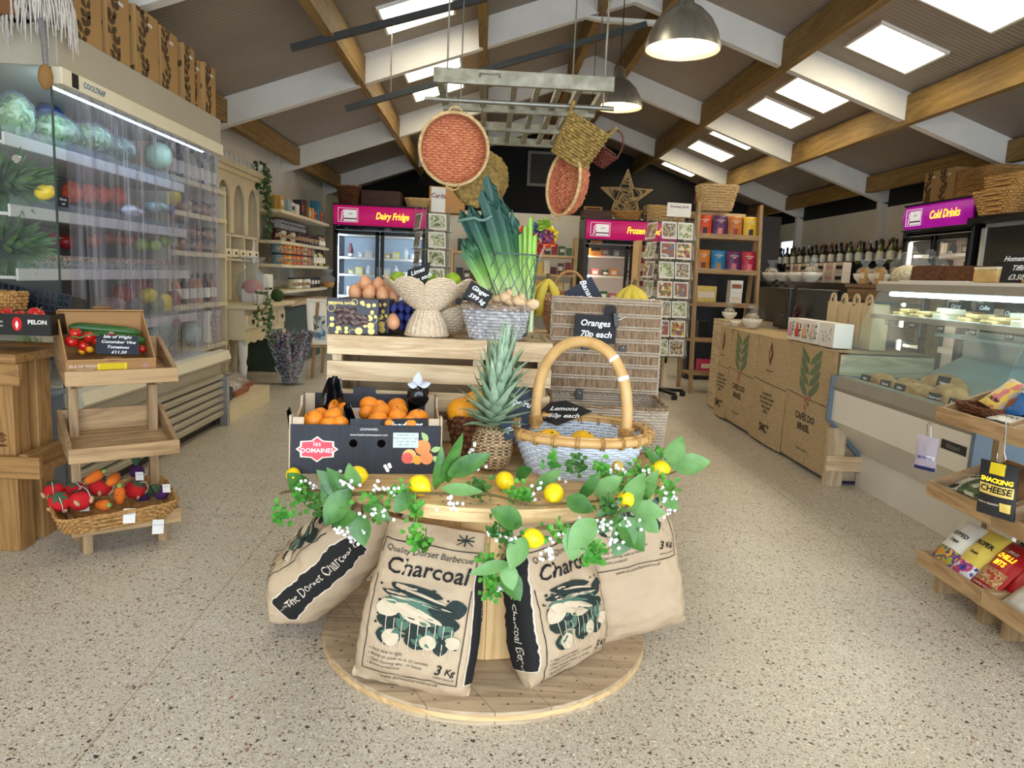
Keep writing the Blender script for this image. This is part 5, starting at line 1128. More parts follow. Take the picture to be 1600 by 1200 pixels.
# cucumber and tomato box
cb = thing('produce_box', 'brown open card box on the top tray of left stand, cucumbers inside', 'cardboard box', LW_(-.035, .03, .706), rot=(R_(13), 0, R_(36)))
w, d = .30, .25
b = MB(); b.box((0, .003, .03), (w, .005, .06)); b.box((0, -.006 + .006, .062), (w, .03, .005), (R_(-20), 0, 0)); b.build('front_wall', M_card, cb)
b = MB(); b.box((0, d, .09), (w, .005, .18)); b.box((0, d - .012, .183), (w, .03, .005), (R_(-25), 0, 0)); b.build('back_wall', M_card, cb)
for s in (-1, 1): b = MB(); b.prism([(0, 0), (d, 0), (d, .18), (0, .06)], s * w / 2 - .0025, s * w / 2 + .0025, fr=lambda y, z, x: (x, y, z)); b.build('side_wall', M_card, cb)
b = MB(); b.box((0, d / 2, .004), (w - .006, d - .006, .005)); b.build('bottom', M_card, cb)
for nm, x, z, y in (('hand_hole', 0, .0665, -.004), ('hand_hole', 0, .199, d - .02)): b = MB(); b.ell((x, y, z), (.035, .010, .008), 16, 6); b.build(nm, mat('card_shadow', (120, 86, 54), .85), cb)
text('TRUE TOMATO TASTE', .011, M_dkgreen, cb, (0, -.003, .066), (R_(40), 0, 0)); text('SEEDS GLASS SOIL', .011, M_dkgreen, cb, (0, d - .018, .190), (R_(45), 0, 0))
text('ISLE OF WIGHT', .015, M_paperwhite, cb, (-.092, -.0006, .038)); text('TOMATOES', .011, M_paperwhite, cb, (-.092, -.0006, .022))
b = MB(); b.box((.0, -.0005, .031), (.10, .001, .034)); yl = b.build('yellow_label', mat('yellow_label', (236, 206, 30), .6, .03), cb)
for i in range(3): text('PRODUCE OF THE ISLE OF WIGHT', .0052, M_ink, yl, (0, -.0013, .042 - .009 * i))
text('\u00ae', .026, mat('print_lilac', (196, 160, 180), .7), cb, (.115, -.0006, .034))
def LB(x, y, z):   # inside the box
 c, s = cos(R_(13)), sin(R_(13)); return LW_(-.035 + x, .03 + y * c - z * s, .706 + y * s + z * c)
M_cuc = mat('cucumber_skin', (26, 70, 26), .35, scale=30, c2=(56, 108, 44), stretch=(.2, 1, 1), bump=.2, bscale=60)
for i, (y, z, l) in enumerate(((.20, .115, 'back, upper'), (.155, .098, 'front, lower, with white sticker'))):
 t = thing('cucumber', 'dark green cucumber in the brown box, %s one' % l, 'cucumber', LB(.01 + .01 * i, y, z), rot=(0, R_(6), R_(30)), group='cucumbers in the brown box'); b = MB()
 b.tube([(-.125 + .25 * k / 14, .012 * sin(pi * k / 14), .0) for k in range(15)], [.006, .016, .019] + [.021] * 9 + [.019, .016, .005], 14); b.build('skin', M_cuc, t)
 if i: b = MB(); b.box((.0, -.012, .0185), (.016, .016, .002), (R_(-28), 0, 0)); b.build('sticker', M_paperwhite, t)
M_tom = mat('tomato_skin', (196, 26, 20), .22, .12, 5, coat=.4); M_tomy = mat('tomato_yellow', (232, 160, 30), .25, .1, 5); M_vine = mat('tomato_vine', (92, 116, 52), .7)
TP = None
for i, (px, py, r, m, l) in enumerate(((118, 520, .022, 0, 'top left'), (112, 533, .024, 0, 'leftmost, large'), (131, 540, .024, 0, 'front, large, stalk showing'), (139, 526, .022, 0, 'behind the vine stalk'), (151, 532, .019, 0, 'right of the vine'), (173, 527, .017, 0, 'small, under the cucumber'), (204, 534, .019, 0, 'right of the sign'), (222, 545, .016, 0, 'far right corner'), (128, 549, .013, 1, 'small yellow, front left'), (140, 546, .014, 1, 'small orange yellow, beside the sign'))):
 q = at(px, py, y=LB((px - 165) / 480, .10, 0)[1] + .01 * (i % 3)); lb = '%s tomato in the brown box, %s' % ('yellow' if m else 'red', l)
 if TP is None or m:
  t = thing('tomato', lb, 'tomato', q, group='vine tomatoes in the brown box'); b = MB(); b.ell((0, 0, 0), (.022, .022, .0195), 22, 12, fn=lambda u, v: 1 - .1 * max(0, (v - .85) / .15) ** 2 + .015 * cos(10 * pi * u)); b.build('skin', M_tomy if m else M_tom, t)
  b = MB(); [b.leaf((0, 0, .0185), (cos(a), sin(a), .1), (0, 0, 1), .014, .004, .3) for a in [2 * pi * k / 5 for k in range(5)]]; b.cyl((0, 0, .018), (.002, 0, .026), .0015, n=5); b.build('calyx', M_vine, t)
  if TP is None: TP = t
 else: t = dup(TP, q, label=lb)
 t.scale = (r / .022,) * 3; t.rotation_euler = (R_(30 + 20 * sin(i)), R_(20 * cos(i * 2)), i)
b = MB(); b.tube([at(112, 525, y=2.83), at(125, 528, y=2.81), at(140, 522, y=2.83), at(155, 524, y=2.86)], .003, 6); tag(b.build('tomato_vine', M_vine), 'green vine stalk lying across the red tomatoes', 'stalk')
board('price_sign', 'navy board for Isle of Wight vine tomatoes leaning in the brown box', tuple(at(184, 539, y=2.875)), (R_(-38), R_(3), R_(30)), .145, .085, ['Isle of Wight', 'Cucumber Vine', 'Tomatoes', '\u00a311.50'], .0185, M_slateblue, shear=.35)
# felt vegetables in a basket on the bottom tray
fb = basket('shallow_basket', 'shallow honey wicker basket of felt vegetables on the bottom tray', 'basket', LW_(-.03, .115, .128), 0, .19, .12, .215, .145, .075, WK_honey, 7, 7, 50, .004, .006, rot=(R_(9), R_(-2), R_(36)))
M_felt_r = mat('red_felt', (206, 28, 34), .9, .08, 30); M_felt_g = mat('green_felt', (70, 96, 68), .9, .1); M_felt_o = mat('orange_felt', (216, 106, 24), .9, .08); M_felt_p = mat('purple_felt', (72, 28, 84), .9, .1); M_felt_t = mat('tan_felt_arm', (200, 164, 126), .9)
FT = None
for i, (px, py, r, l) in enumerate(((84, 766, .038, 'back left'), (93, 784, .040, 'front left'), (117, 765, .036, 'behind the leaves, second from left'), (125, 782, .042, 'front, cream arms raised'), (157, 760, .043, 'centre back'), (211, 765, .040, 'right, beside the carrot'))):
 q = at(px, py, y=(2.80 if py > 775 else 2.90) + .12 * (px - 84) / 130); lb = 'red felt tomato toy in the wicker basket, ' + l
 if FT is None:
  FT = t = thing('felt_tomato', lb, 'felt toy', q, group='felt tomatoes in the basket'); b = MB(); b.ell((0, 0, 0), (.04, .04, .037), 20, 12, fn=lambda u, v: 1 + .012 * cos(12 * pi * u)); b.build('body', M_felt_r, t)
  b = MB(); [b.leaf((0, 0, .039), (cos(a), sin(a), -.05), (0, 0, 1), .036, .016, .28) for a in [2 * pi * k / 6 for k in range(6)]]; b.build('leaf_top', M_felt_g, t)
  for s in (-1, 1): b = MB(); b.ell((s * .026, -.034, -.008), (.008, .006, .014), 8, 6, rot=(0, s * .5, 0)); b.build('arm', M_felt_t, t)
  b = MB(); b.tube([(0, 0, .037), (.01, -.02, .05), (.02, -.035, .03), (.022, -.042, .0)], .0013, 4); b.build('string', M_paperwhite, t)
 else: t = dup(FT, q, label=lb)
 t.scale = (r / .04,) * 3; t.rotation_euler = (R_((10, 42, 20, -20, 25, 30)[i]), R_(10 * sin(i * 2)), i * .3)
for i, (px, py, rx, l) in enumerate(((187, 775, 0, 'standing upright with a face'), (160, 789, 80, 'lying at the front'), (146, 746, 60, 'lying at the back'), (176, 750, 75, 'behind the tomatoes'))):
 t = thing('felt_carrot', 'orange felt carrot toy in the basket, ' + l, 'felt toy', at(px, py, y=2.88 - .06 * (py > 780)), rot=(R_(rx), R_(10 * i), i), group='felt carrots in the basket'); b = MB(); b.lathe([(0, -.035), (.013, -.03), (.02, -.005), (.021, .02), (.016, .034), (0, .037)], 16); b.build('root', M_felt_o, t)
 b = MB(); b.ell((0, 0, .042), (.010, .010, .011), 10, 8); b.build('leaf_tuft', mat('light_green_felt', (140, 168, 84), .9), t)
 if i == 0:
  b = MB(); [b.ell((x, -.023, .022), (.002, .002, .002), 6, 4) for x in (-.008, .008)]; b.tube([(-.006, -.0235, .012), (0, -.025, .009), (.006, -.0235, .012)], .0008, 4); b.build('stitched_face', M_ink, t)
for i, (px, py, l) in enumerate(((252, 770, 'right end of the basket'), (224, 778, 'front right, half hidden'), (214, 737, 'standing at the back'))):
 t = thing('felt_beetroot', 'purple felt beetroot toy, ' + l, 'felt toy', at(px, py, y=3.0 + .05 * i), rot=(R_(60 if i < 2 else 0), 0, 1.2 * i), group='felt beetroots in the basket'); b = MB(); b.ell((0, 0, 0), (.03, .03, .028), 16, 10); b.build('root', M_felt_p, t)
 b = MB(); [b.leaf((0, 0, .026), (.35 * cos(a), .35 * sin(a), 1), (cos(a), sin(a), 0), .09, .04, .3, n=6) for a in (0, 2.1, 4.2)]; b.build('leaves', M_felt_g, t)
for i, (px, py, s, l) in enumerate(((202, 806, 1, 'hanging over the front of the wicker basket'), (247, 823, 1, 'hanging lower right below the bottom tray'), (132, 791, .8, 'lying among the felt tomatoes'), (218, 744, .7, 'on the purple beetroot at the back'), (260, 763, .7, 'at the right end of the basket'))):
 t = thing('swing_tag', 'white swing tag ' + l, 'tag', at(px, py, y=2.80 + .10 * (px - 200) / 60 if i < 2 else 2.86 + .12 * (px > 200)), rot=(R_(-4 if i < 2 else -50), R_(4), R_(30)), group='white swing tags on felt toys'); b = MB(); b.box((0, 0, 0), (.042 * s, .0012, .058 * s)); b.build('card', M_paperwhite, t)
 text('felt so good', .0075 * s, mat('tag_blue', (60, 90, 150), .7), t, (0, -.0012, .008));
 if i < 2: b = MB(); b.tube([(0, 0, .028), (-.006, .01, .05), (-.012, .04, .075)], .001, 4); b.build('string', M_twig, t)
# ================================================================ heavy timber table at the far left
TBm = wood('table_timber', (126, 88, 46), (166, 124, 72), 0, .55); TBz = wood('table_timber_leg', (126, 88, 46), (166, 124, 72), 2, .55); TBy = wood('table_timber_rail', (126, 88, 46), (166, 124, 72), 1, .55)
tb = thing('timber_table', 'chunky honey coloured timber table cut by the left edge of the picture', 'table', (-2.15, 2.88, 0))
for sx in (-1, 1):
 for sy in (-.03, .12): b = MB(); b.box((.31 * sx + .02, sy, .37), (.095, .095, .74)); b.build('leg', TBz, tb, bevel=.004)
b = MB(); b.box((0, .10, .762), (.84, .44, .035)); b.build('top', TBm, tb, bevel=.004); b = MB(); b.box((0, -.09, .70), (.84, .03, .085)); b.build('apron', TBm, tb, bevel=.004)
b = MB(); b.box((.02, .05, .33), (.90, .30, .03)); b.build('lower_shelf', TBm, tb); b = MB(); b.box((.02, -.10, .345), (.93, .03, .085)); b.build('lower_rail', TBm, tb, bevel=.004); b = MB(); b.box((.42, .05, .36), (.03, .3, .07)); b.build('side_rail', TBy, tb)
tn = thing('twig_nest', 'small twig nest on the lower shelf of the timber table', 'nest', at(3, 684, y=2.84)); b = MB()
random.seed(3)
for k in range(26): a0 = random.random() * 6; r = .045 + random.uniform(-.012, .012); zz = random.uniform(-.02, .03); b.tube([(r * cos(a0 + j * .4), r * sin(a0 + j * .4), zz + .006 * sin(j + k)) for j in range(9)], .0025, 4)
b.build('twigs', WK_dark, tn)
bx = thing('black_box', 'black glossy crate on the floor under the timber table', 'box', at(5, 850, z=.0) + V((0, .02, 0))); b = MB(); b.box((0, 0, .06), (.12, .12, .12)); b.build('box', M_blackplastic, bx, bevel=.003)
b = MB(); b.box((0, 0, .135), (.11, .1, .03)); b.build('wood_lid', TBm, bx)
pb = thing('pepper_crate', 'black printed card crate of red tomatoes on the timber table', 'crate', at(40, 524, y=2.82) , R_(4)); b = MB()
for y, (x0, x1) in ((0, (-.2, .09)), (.2, (-.2, .09))): b.box(((x0 + x1) / 2, y, .04), (x1 - x0, .005, .08))
b.box((-.2, .1, .04), (.005, .2, .08)); b.box((.09, .1, .04), (.005, .2, .08)); b.box((-.055, .1, .003), (.29, .2, .005)); b.build('carton', M_blackplastic, pb)
text('PELON', .022, M_paperwhite, pb, (.045, -.0033, .05), bold=.03); text('Premium', .012, M_paperwhite, pb, (-.098, -.0033, .05)); text('Selection', .012, M_paperwhite, pb, (-.098, -.0033, .034))
b = MB(); b.prism([(.017 * cos(2 * pi * k / 20), .026 * sin(2 * pi * k / 20)) for k in range(20)], -.0035, -.0025, fr=lambda x, z, y: (x - .027, y, z + .042)); em = b.build('emblem', M_felt_r, pb)
b = MB(); b.prism([(.0, -.018), (.006, -.002), (.004, .008), (0, .015), (-.004, .008), (-.006, -.002)], -.0045, -.0035, fr=lambda x, z, y: (x - .027, y, z + .04)); b.build('pepper_print', M_paperwhite, em)
for i, (px, py) in enumerate(((5, 490), (35, 497), (57, 492))):
 t = dup(TP, at(px, py, y=2.9), label='red tomato in the black printed crate, %s from left' % ORD[i], group='tomatoes in the black printed crate'); t.scale = (1.5, 1.5, 1.4); t.rotation_euler = (.5, .3, i)
basket('wicker_punnet', 'honey wicker basket at the far left behind the black printed crate', 'basket', at(0, 496, y=3.02) , 0, .07, .06, .085, .07, .10, WK_honey, 4, 7, 26, .005, .007)
bc = thing('lattice_crate', 'black plastic lattice crate tilted up behind the table', 'plastic crate', at(46, 490, y=3.12), rot=(R_(-8), R_(10), R_(8))); b = MB()
for k in range(13): b.box((-.14 + .28 * k / 12, 0, .05), (.005, .006, .11));
for k in range(5): b.box((0, 0, .0 + .105 * k / 4), (.29, .006, .006))
for s in (-1, 1): b.box((s * .14, .1, .05), (.006, .2, .11))
b.box((0, .2, .05), (.29, .006, .11)); b.box((0, .1, 0), (.28, .2, .006)); b.build('lattice', mat('navy_plastic', (22, 28, 44), .4), bc)
bn = thing('grey_bin', 'blue grey storage bin between timber table and tiered stand', 'bin', (-1.935, 3.14, 0)); b = MB(); b.box((0, .06, .28), (.17, .14, .55), tx=1.03); b.build('bin_body', mat('blue_grey_plastic', (92, 104, 124), .5, .05), bn, bevel=.008); b = MB(); b.box((0, .06, .557), (.19, .16, .02)); b.build('bin_rim', mat('blue_grey_light', (120, 132, 148), .5), bn, bevel=.004)
so = thing('spring_onions', 'bag of spring onions with green tops standing in the grey bin', 'spring onions', at(62, 606, y=3.2)); b = MB(); random.seed(8)
for k in range(26): a = random.uniform(-1, 1); b.tube([(.012 * a + .01, .01 * sin(k), .0), (.02 * a - .005, .015 * sin(k), .1), (.05 * a - .03, .02 * sin(k * 2), .20 + .03 * random.random())], [.004, .0045, .002], 5)
b.build('green_tops', mat('onion_green', (96, 140, 60), .45, scale=20, c2=(150, 180, 100)), so); b = MB(); b.lathe([(.028, -.02), (.04, .05), (.052, .12)], 16); b.build('clear_sleeve', M_cello, so)
# ================================================================ packaged goods: makers
M_lab = mat('paper_label', (232, 226, 210), .7, .04); M_lid = mat('dark_lid', (40, 36, 34), .4, .1); M_lidg = mat('gold_lid', (190, 150, 80), .35, .1, metal=.6)
def gm(name, c, rough=.12): return mat(name, c, rough, .15, 12, coat=.5)
def proto_bottle(name, label, cat, loc, h=.30, r=.037, m=None, cap=None, lab=M_lab, group=None):
 t = thing(name, label, cat, loc, group=group); b = MB(); b.lathe([(r * .9, 0), (r, .01), (r, h * .58), (r * .8, h * .66), (r * .4, h * .74), (r * .36, h * .92), (0, h * .92)], 14); b.build('glass_body', m, t)
 b = MB(); b.lathe([(r * .42, h * .84), (r * .43, h), (0, h)], 12); b.build('capsule', cap or M_lid, t)
 b = MB(); b.grid(lambda u, v: ((r + .0008) * cos(-pi / 2 + (u - .5) * 3.6), (r + .0008) * sin(-pi / 2 + (u - .5) * 3.6), h * (.16 + .34 * v)), 12, 1); b.build('label', lab, t); return t
def proto_jar(name, label, cat, loc, h=.09, r=.035, m=None, lid=None, lab=M_lab, group=None):
 t = thing(name, label, cat, loc, group=group); b = MB(); b.lathe([(r * .92, 0), (r, .006), (r, h * .78), (r * .86, h * .86), (0, h * .86)], 14); b.build('glass_body', m, t)
 b = MB(); b.lathe([(r * .9, h * .84), (r * .92, h), (0, h)], 14); b.build('lid', lid or M_lid, t)
 if lab: b = MB(); b.grid(lambda u, v: ((r + .0008) * cos((u - .5) * 1.7 - .5), (r + .0008) * sin((u - .5) * 1.7 - .5), h * (.25 + .3 * v)), 12, 1); b.build('label', lab, t)
 return t
def pack(name, label, cat, loc, rz, w, d, h, m, band=None, group=None, rot=None, tx=1, ty=1, bandz=(.35, .7)):
 t = thing(name, label, cat, loc, rz, group, rot); b = MB(); b.box((0, 0, h / 2), (w, d, h), tx=tx, ty=ty); b.build('carton', m, t, bevel=.002)
 if band: b = MB(); q = 1; b.box((0, -d / 2 * (1 - (1 - ty) * (bandz[0] + bandz[1]) / 2) - .0012, h * (bandz[0] + bandz[1]) / 2), (w * .8, .002, h * (bandz[1] - bandz[0]))); b.build('label', band, t)
 return t
G_red = gm('glass_dark_red', (58, 16, 18)); G_green = gm('glass_wine_green', (24, 34, 22)); G_amber = gm('glass_amber', (150, 84, 24)); G_purple = gm('preserve_purple', (44, 20, 40)); G_clearish = gm('glass_pale', (180, 184, 160)); G_orange = gm('preserve_orange', (206, 110, 50)); G_yellow = gm('preserve_yellow', (206, 172, 70)); G_blue = gm('preserve_blue', (86, 120, 132)); G_coral = gm('preserve_coral', (212, 96, 78)); G_black = gm('glass_black', (22, 20, 22))
CRM = mat('cream_painted_wood', (216, 202, 168), .5, .05, 6); M_brass = mat('bronze_pull', (76, 62, 36), .4, .1, metal=.7); M_china = mat('white_china', (228, 224, 216), .25, .03, coat=.5)
def wallshelf(name, label, x, y0, y1, z, d=.42, th=.035, m=None):
 b = MB(); b.box((0, 0, -th / 2), (d, y1 - y0, th)); o = b.build(name, m or CRM, bevel=.003, loc=(x - d / 2, (y0 + y1) / 2, z)); return tag(o, label, 'shelf')
# ---- shelving just past the chiller
for z, l in ((1.735, 'top'), (1.503, 'second'), (1.22, 'third'), (.825, 'fourth'), (.49, 'lowest')): wallshelf('wall_shelf', 'cream shelf seen through the curtain end, %s of five on the wall past the chiller' % l, -2.2, 5.30, 6.38, z)
for y in (5.28, 6.40):
 b = MB(); b.box((0, 0, .88), (.40, .03, 1.74)); tag(b.build('shelf_upright', CRM, loc=(-2.42, y, .02)), 'cream upright at the %s end of the shelves past the chiller' % ('near' if y < 6 else 'far'), 'upright')
B0 = None
bt = [(G_black, 'black'), (G_green, 'dark green'), (G_black, 'black'), (G_clearish, 'clear'), (G_clearish, 'clear'), (G_green, 'green'), (G_clearish, 'clear'), (gm('lime_cordial', (92, 130, 40)), 'bright green')]
for i, (m, c) in enumerate(bt):
 loc = (-2.30, 5.40 + i * .13, 1.737); lb = '%s glass bottle on the top shelf past the chiller, %s from left' % (c, ORD[i])
 if B0 is None: B0 = proto_bottle('bottle', lb, 'bottle', loc, .27, .036, m, group='bottles on the top left shelf')
 else: dup(B0, loc, R_(20), lb, swap={'glass_body': m})
J0 = None; JC = [(G_red, 'dark red'), (G_black, 'black'), (G_amber, 'amber'), (G_purple, 'purple'), (G_clearish, 'clear')]
def jarrow(xs, y0, y1, n, z, what, cols, grp, h=.09, r=.034, rows=1, start=0, rz=0.0):
 global J0
 for k in range(rows):
  for i in range(n):
   m, c = cols[(i + start + (k if len(cols) < 4 else 0)) % len(cols)]; loc = (xs, y0 + (y1 - y0) * i / max(1, n - 1), z + .002 + k * (h + .001))
   lb = '%s jar %s, %s from left%s' % (c, what, ORD[i], '' if rows == 1 else (', upper layer' if k else ', lower layer'))
   if J0 is None: J0 = proto_jar('jar', lb, 'jar', loc, .09, .034, m, lab=mat('tan_jar_label', (150, 124, 92), .7), group=grp)
   else: o = dup(J0, loc, rz, lb, grp, swap={'glass_body': m}); o.scale = (r / .034, r / .034, h / .09)
jarrow(-2.3, 5.42, 6.3, 10, 1.505, 'on the second shelf past the chiller', JC, 'jars on the second shelf', .11, .036)
jarrow(-2.3, 5.42, 6.3, 9, 1.222, 'on the third shelf past the chiller', JC[:3], 'jars on the third shelf', .10, .04, 2)
for i in range(7):
 dup(B0, (-2.3, 5.42 + i * .145, .827), R_(20), '%s bottle on the fourth shelf past the chiller, %s from left' % (('amber', 'orange', 'dark')[i % 3], ORD[i]), 'bottles on the fourth shelf', scale=(1, 1, .85), swap={'glass_body': (G_amber, G_orange, G_black)[i % 3]})
M_mos = cells('floral_china', [(226, 220, 206), (120, 96, 60), (90, 96, 120), (206, 196, 160), (60, 70, 50)], 60)
for i, (y, m, l) in enumerate(((5.85, M_mos, 'patterned vase on the lowest wall shelf, left of the white vase'), (6.06, M_china, 'plain white waisted vase on the lowest wall shelf'), (6.26, cells('rose_china', [(222, 214, 204), (150, 90, 80), (210, 200, 190), (110, 100, 110)], 50), 'rose patterned vase on the lowest wall shelf, right of the white vase'))):
 b = MB(); b.lathe([(.05, 0), (.06, .02), (.05, .14), (.045, .18), (.062, .26), (.055, .27), (.04, .18), (0, .1)], 18); tag(b.build('vase', m, loc=(-2.28, y, .492)), l, 'vase')
# low deck with wrapped goods
dk = thing('display_plinth', 'low cream display plinth along the wall past the chiller', 'plinth', (-2.2, 5.75, 0)); b = MB(); b.box((0, 0, .125), (.78, .98, .03)); b.build('deck', CRM, dk, bevel=.004); b = MB(); b.box((.375, 0, .055), (.03, .98, .11)); b.build('front_board', mat('plinth_cream', (222, 210, 178), .5, .04), dk, bevel=.003)
M_wrapA = cells('wrapped_sweets', [(150, 104, 66), (206, 180, 140), (120, 70, 50), (230, 214, 190)], 30, .25); M_wrapB = cells('wrapped_soaps', [(206, 150, 120), (230, 210, 196), (160, 120, 90)], 26, .25)
for i, (x, y, w, d, h, m, l) in enumerate(((-1.98, 5.72, .22, .30, .10, M_wrapB, 'pink wrapped hamper tray on the low plinth, nearest'), (-2.05, 6.02, .24, .32, .11, M_wrapA, 'gold wrapped hamper tray on the low plinth, far end'), (-2.3, 5.9, .22, .30, .15, M_wrapA, 'gold wrapped tray against the wall on the plinth'))):
 t = thing('wrapped_tray', l, 'wrapped tray', (x, y, .142)); b = MB(); b.box((0, 0, .02), (w, d, .04), tx=1.08, ty=1.06); b.build('card_tray', mat('terracotta_card', (156, 96, 64), .7), t)
 b = MB(); b.ell((0, 0, .05), (w * .46, d * .46, h * .55), 18, 10, fn=lambda u, v: 1 + .16 * noise.noise(V((cos(6.28 * u) * 4, sin(6.28 * u) * 4, v * 6 + i)))); b.build('contents', m, t)
 b = MB(); b.ell((0, 0, .05), (w * .52, d * .52, h * .68), 18, 12, fn=lambda u, v: 1 + .14 * noise.noise(V((cos(6.28 * u) * 5, sin(6.28 * u) * 5, v * 8 + i)))); b.build('cellophane', M_cello, t)
pz = thing('slate_box', 'dark slate coloured open box on the plinth by the chiller end', 'box', (-1.93, 5.44, .142), R_(8)); b = MB(); b.box((0, 0, .045), (.13, .16, .09)); b.build('box', mat('slate_blue_card', (44, 56, 70), .6), pz); b = MB(); b.prism([(-.08, .09), (.08, .09), (.03, .2)], -.065, -.06, fr=lambda y, z, x: (x, y, z)); b.build('flap', mat('slate_blue_card', (44, 56, 70), .6), pz)
# ---- cream dresser: drawers below, arched niches above
dr = thing('dresser', 'cream painted dresser with arched niches and bronze drawer pulls', 'dresser', (-2.35, 7.1, 0))
def D(name, c, s, m=CRM, par=None, bevel=.004): b = MB(); b.box(c, s); return b.build(name, m, par or dr, bevel=bevel)
D('top', (.03, 0, .775), (.66, 1.34, .035)); D('carcass', (-.02, 0, .62), (.56, 1.26, .27))
b = MB(); P_ = [(-.62, .5)] + [(-.62 + 1.24 * k / 40, .445 + .03 * abs(sin(pi * k * 6 / 40)) * (1 if k % 2 else .6)) for k in range(41)] + [(.62, .5)]; b.prism(P_, .262, .28, fr=lambda y, z, x: (x, y, z)); b.build('scalloped_apron', CRM, dr)
for i in range(4):
 q = D('drawer', (.268, -.47 + .313 * i, .64), (.02, .26, .12), mat('drawer_cream', (226, 214, 182), .5, .03)); b = MB(); b.ell((.284, -.47 + .313 * i, .645), (.012, .028, .018), 12, 8); b.tube([(.29, -.47 + .313 * i + .02 * cos(a), .635 - .018 * sin(a)) for a in [pi * k / 8 for k in range(9)]], .003, 5); b.build('pull', M_brass, q)
for sx in (-.24, .22):
 for sy in (-.56, .56): b = MB(); b.lathe([(.03, 0), (.022, .05), (.04, .10), (.022, .14), (.03, .18), (.04, .24), (.028, .28), (.04, .34), (.045, .50)], 14, c=(sx, sy, 0)); b.build('turned_leg', M_white if sx > 0 else CRM, dr)
D('back', (-.28, 0, 1.41), (.02, 1.24, 1.24)); D('hutch_shelf', (-.14, 0, 1.40), (.28, 1.2, .025)); D('hutch_floor', (-.14, 0, 1.18), (.28, 1.2, .025)); D('cornice', (-.11, 0, 2.01), (.40, 1.30, .05)); D('cornice_mould', (-.12, 0, 1.965), (.35, 1.26, .04))
for y in (-.61, -.2, .2, .61): D('upright', (-.14, y, 1.40), (.28, .03, 1.18))
b = MB()
for k in range(3):
 y0, y1 = -.61 + .407 * k, -.61 + .407 * (k + 1); cy, r = (y0 + y1) / 2, .155
 poly = [(y0, 1.945), (y0, 1.5), (cy - r, 1.5)] + [(cy - r * cos(pi * j / 16), 1.68 + r * 1.2 * sin(pi * j / 16)) for j in range(17)] + [(cy + r, 1.5), (y1, 1.5), (y1, 1.945)]
 # split so that the outline stays simple
 for h in (0, 1):
  half = [(y0, 1.945), (y0, 1.42), (cy - r, 1.42)] + [(cy - r * cos(pi * j / 16), 1.68 + r * 1.2 * sin(pi * j / 16)) for j in range(9)] + [(cy, 1.945)]
  if h: half = [(2 * cy - a, z) for a, z in half][::-1]
  b.prism(half, .0, .018, fr=lambda y, z, x: (x, y, z))
b.build('arch_front', CRM, dr)
for i in range(6): q = D('small_drawer', (.005, -.5 + .2 * i, 1.24), (.02, .17, .075), mat('drawer_cream', (226, 214, 182), .5, .03)); b = MB(); b.ell((.018, -.5 + .2 * i, 1.24), (.008, .018, .014), 10, 8); b.build('pull', M_brass, q)
mg = None
for i in range(9):
 loc = (-2.40 + .0, 6.55 + i * .125, 2.037); lb = 'white china mug on top of the cream dresser, %s in line from the left' % ORD[i]
 if mg is None:
  mg = thing('mug', lb, 'mug', loc, group='white mugs on the dresser'); b = MB(); b.lathe([(.032, 0), (.036, .01), (.037, .09), (.034, .09), (.032, .015), (0, .015)], 16); b.build('cup', M_china, mg); b = MB(); b.tube([(.034 * .5, .034 + .0 + .024 * sin(a), .05 - .028 * cos(a)) for a in [pi * k / 8 for k in range(9)]], .005, 6); b.build('handle', M_china, mg)
 else: dup(mg, loc, .3 * sin(i), lb)
for i, (y, z, h, m, l) in enumerate(((6.7, 1.415, .14, M_china, 'white lidded jug in the left arched niche'), (7.05, 1.415, .16, M_china, 'white jar in the middle arched niche'), (7.42, 1.415, .07, M_black, 'small black jar in the right arched niche'), (7.1, 1.20, .1, M_china, 'white cup on the dresser shelf below the arches'), (6.75, 1.20, .12, G_red, 'dark red jar on the dresser shelf below the arches'))):
 b = MB(); b.lathe([(.035, 0), (.05, h * .4), (.045, h * .8), (.03, h), (0, h)], 16); tag(b.build('crock', m, loc=(-2.47, y, z)), l, 'pot')
b = MB(); b.grid(lambda u, v: (.004 * sin(9 * v), (u - .5) * .16 * (.25 + .75 * v), -.22 * v + .02 * sin(u * 9)), 12, 6); tag(b.build('tea_towel', mat('grey_linen', (206, 204, 204), .9), loc=(-2.335, 7.52, 1.38)), 'pale grey linen towel hanging on the right of the dresser', 'towel')
def ivy(label, loc, strands, n=30, L=.03, pot=None):
 t = thing('ivy', label, 'plant', loc); random.seed(len(label)); b = MB(); s = MB()
 for dx, dy, ln in strands:
  pts = [V((.02 * dx, .02 * dy, .06)), V((.08 * dx, .08 * dy, .08)), V((.11 * dx, .11 * dy, -.02))] + [V((.12 * dx + .015 * sin(k * 1.3 + dx * 9), .12 * dy + .015 * cos(k * 1.7), -.02 - ln * k / 6)) for k in range(1, 7)]
  s.tube(pts, .002, 4)
  for k in range(int(n * (ln + .15))):
   i = random.randrange(len(pts) - 1); p = pts[i].lerp(pts[i + 1], random.random()); d = V((random.uniform(-1, 1), random.uniform(-1, 1), random.uniform(-1, .3))); b.leaf(p, d, (.6, -.5, .6), L * random.uniform(.8, 1.4), L * .9, .2, .2, 4)
 b.build('foliage', mat('ivy_green', (38, 70, 32), .5, scale=30, c2=(70, 104, 52)), t); s.build('stems', M_twig, t)
 b = MB(); b.lathe([(.04, -.03), (.055, .05), (.058, .06), (.05, .06), (0, .05)], 16); b.build('pot', pot or M_china, t)
ivy('dark ivy trailing down from the dresser top right corner', (-2.34, 7.68, 2.07), [(.6, .5, .75), (.9, .2, .6), (.3, .9, .5), (.8, -.4, .2), (-.2, .6, .25), (.2, -.7, .15)], 70, .04)
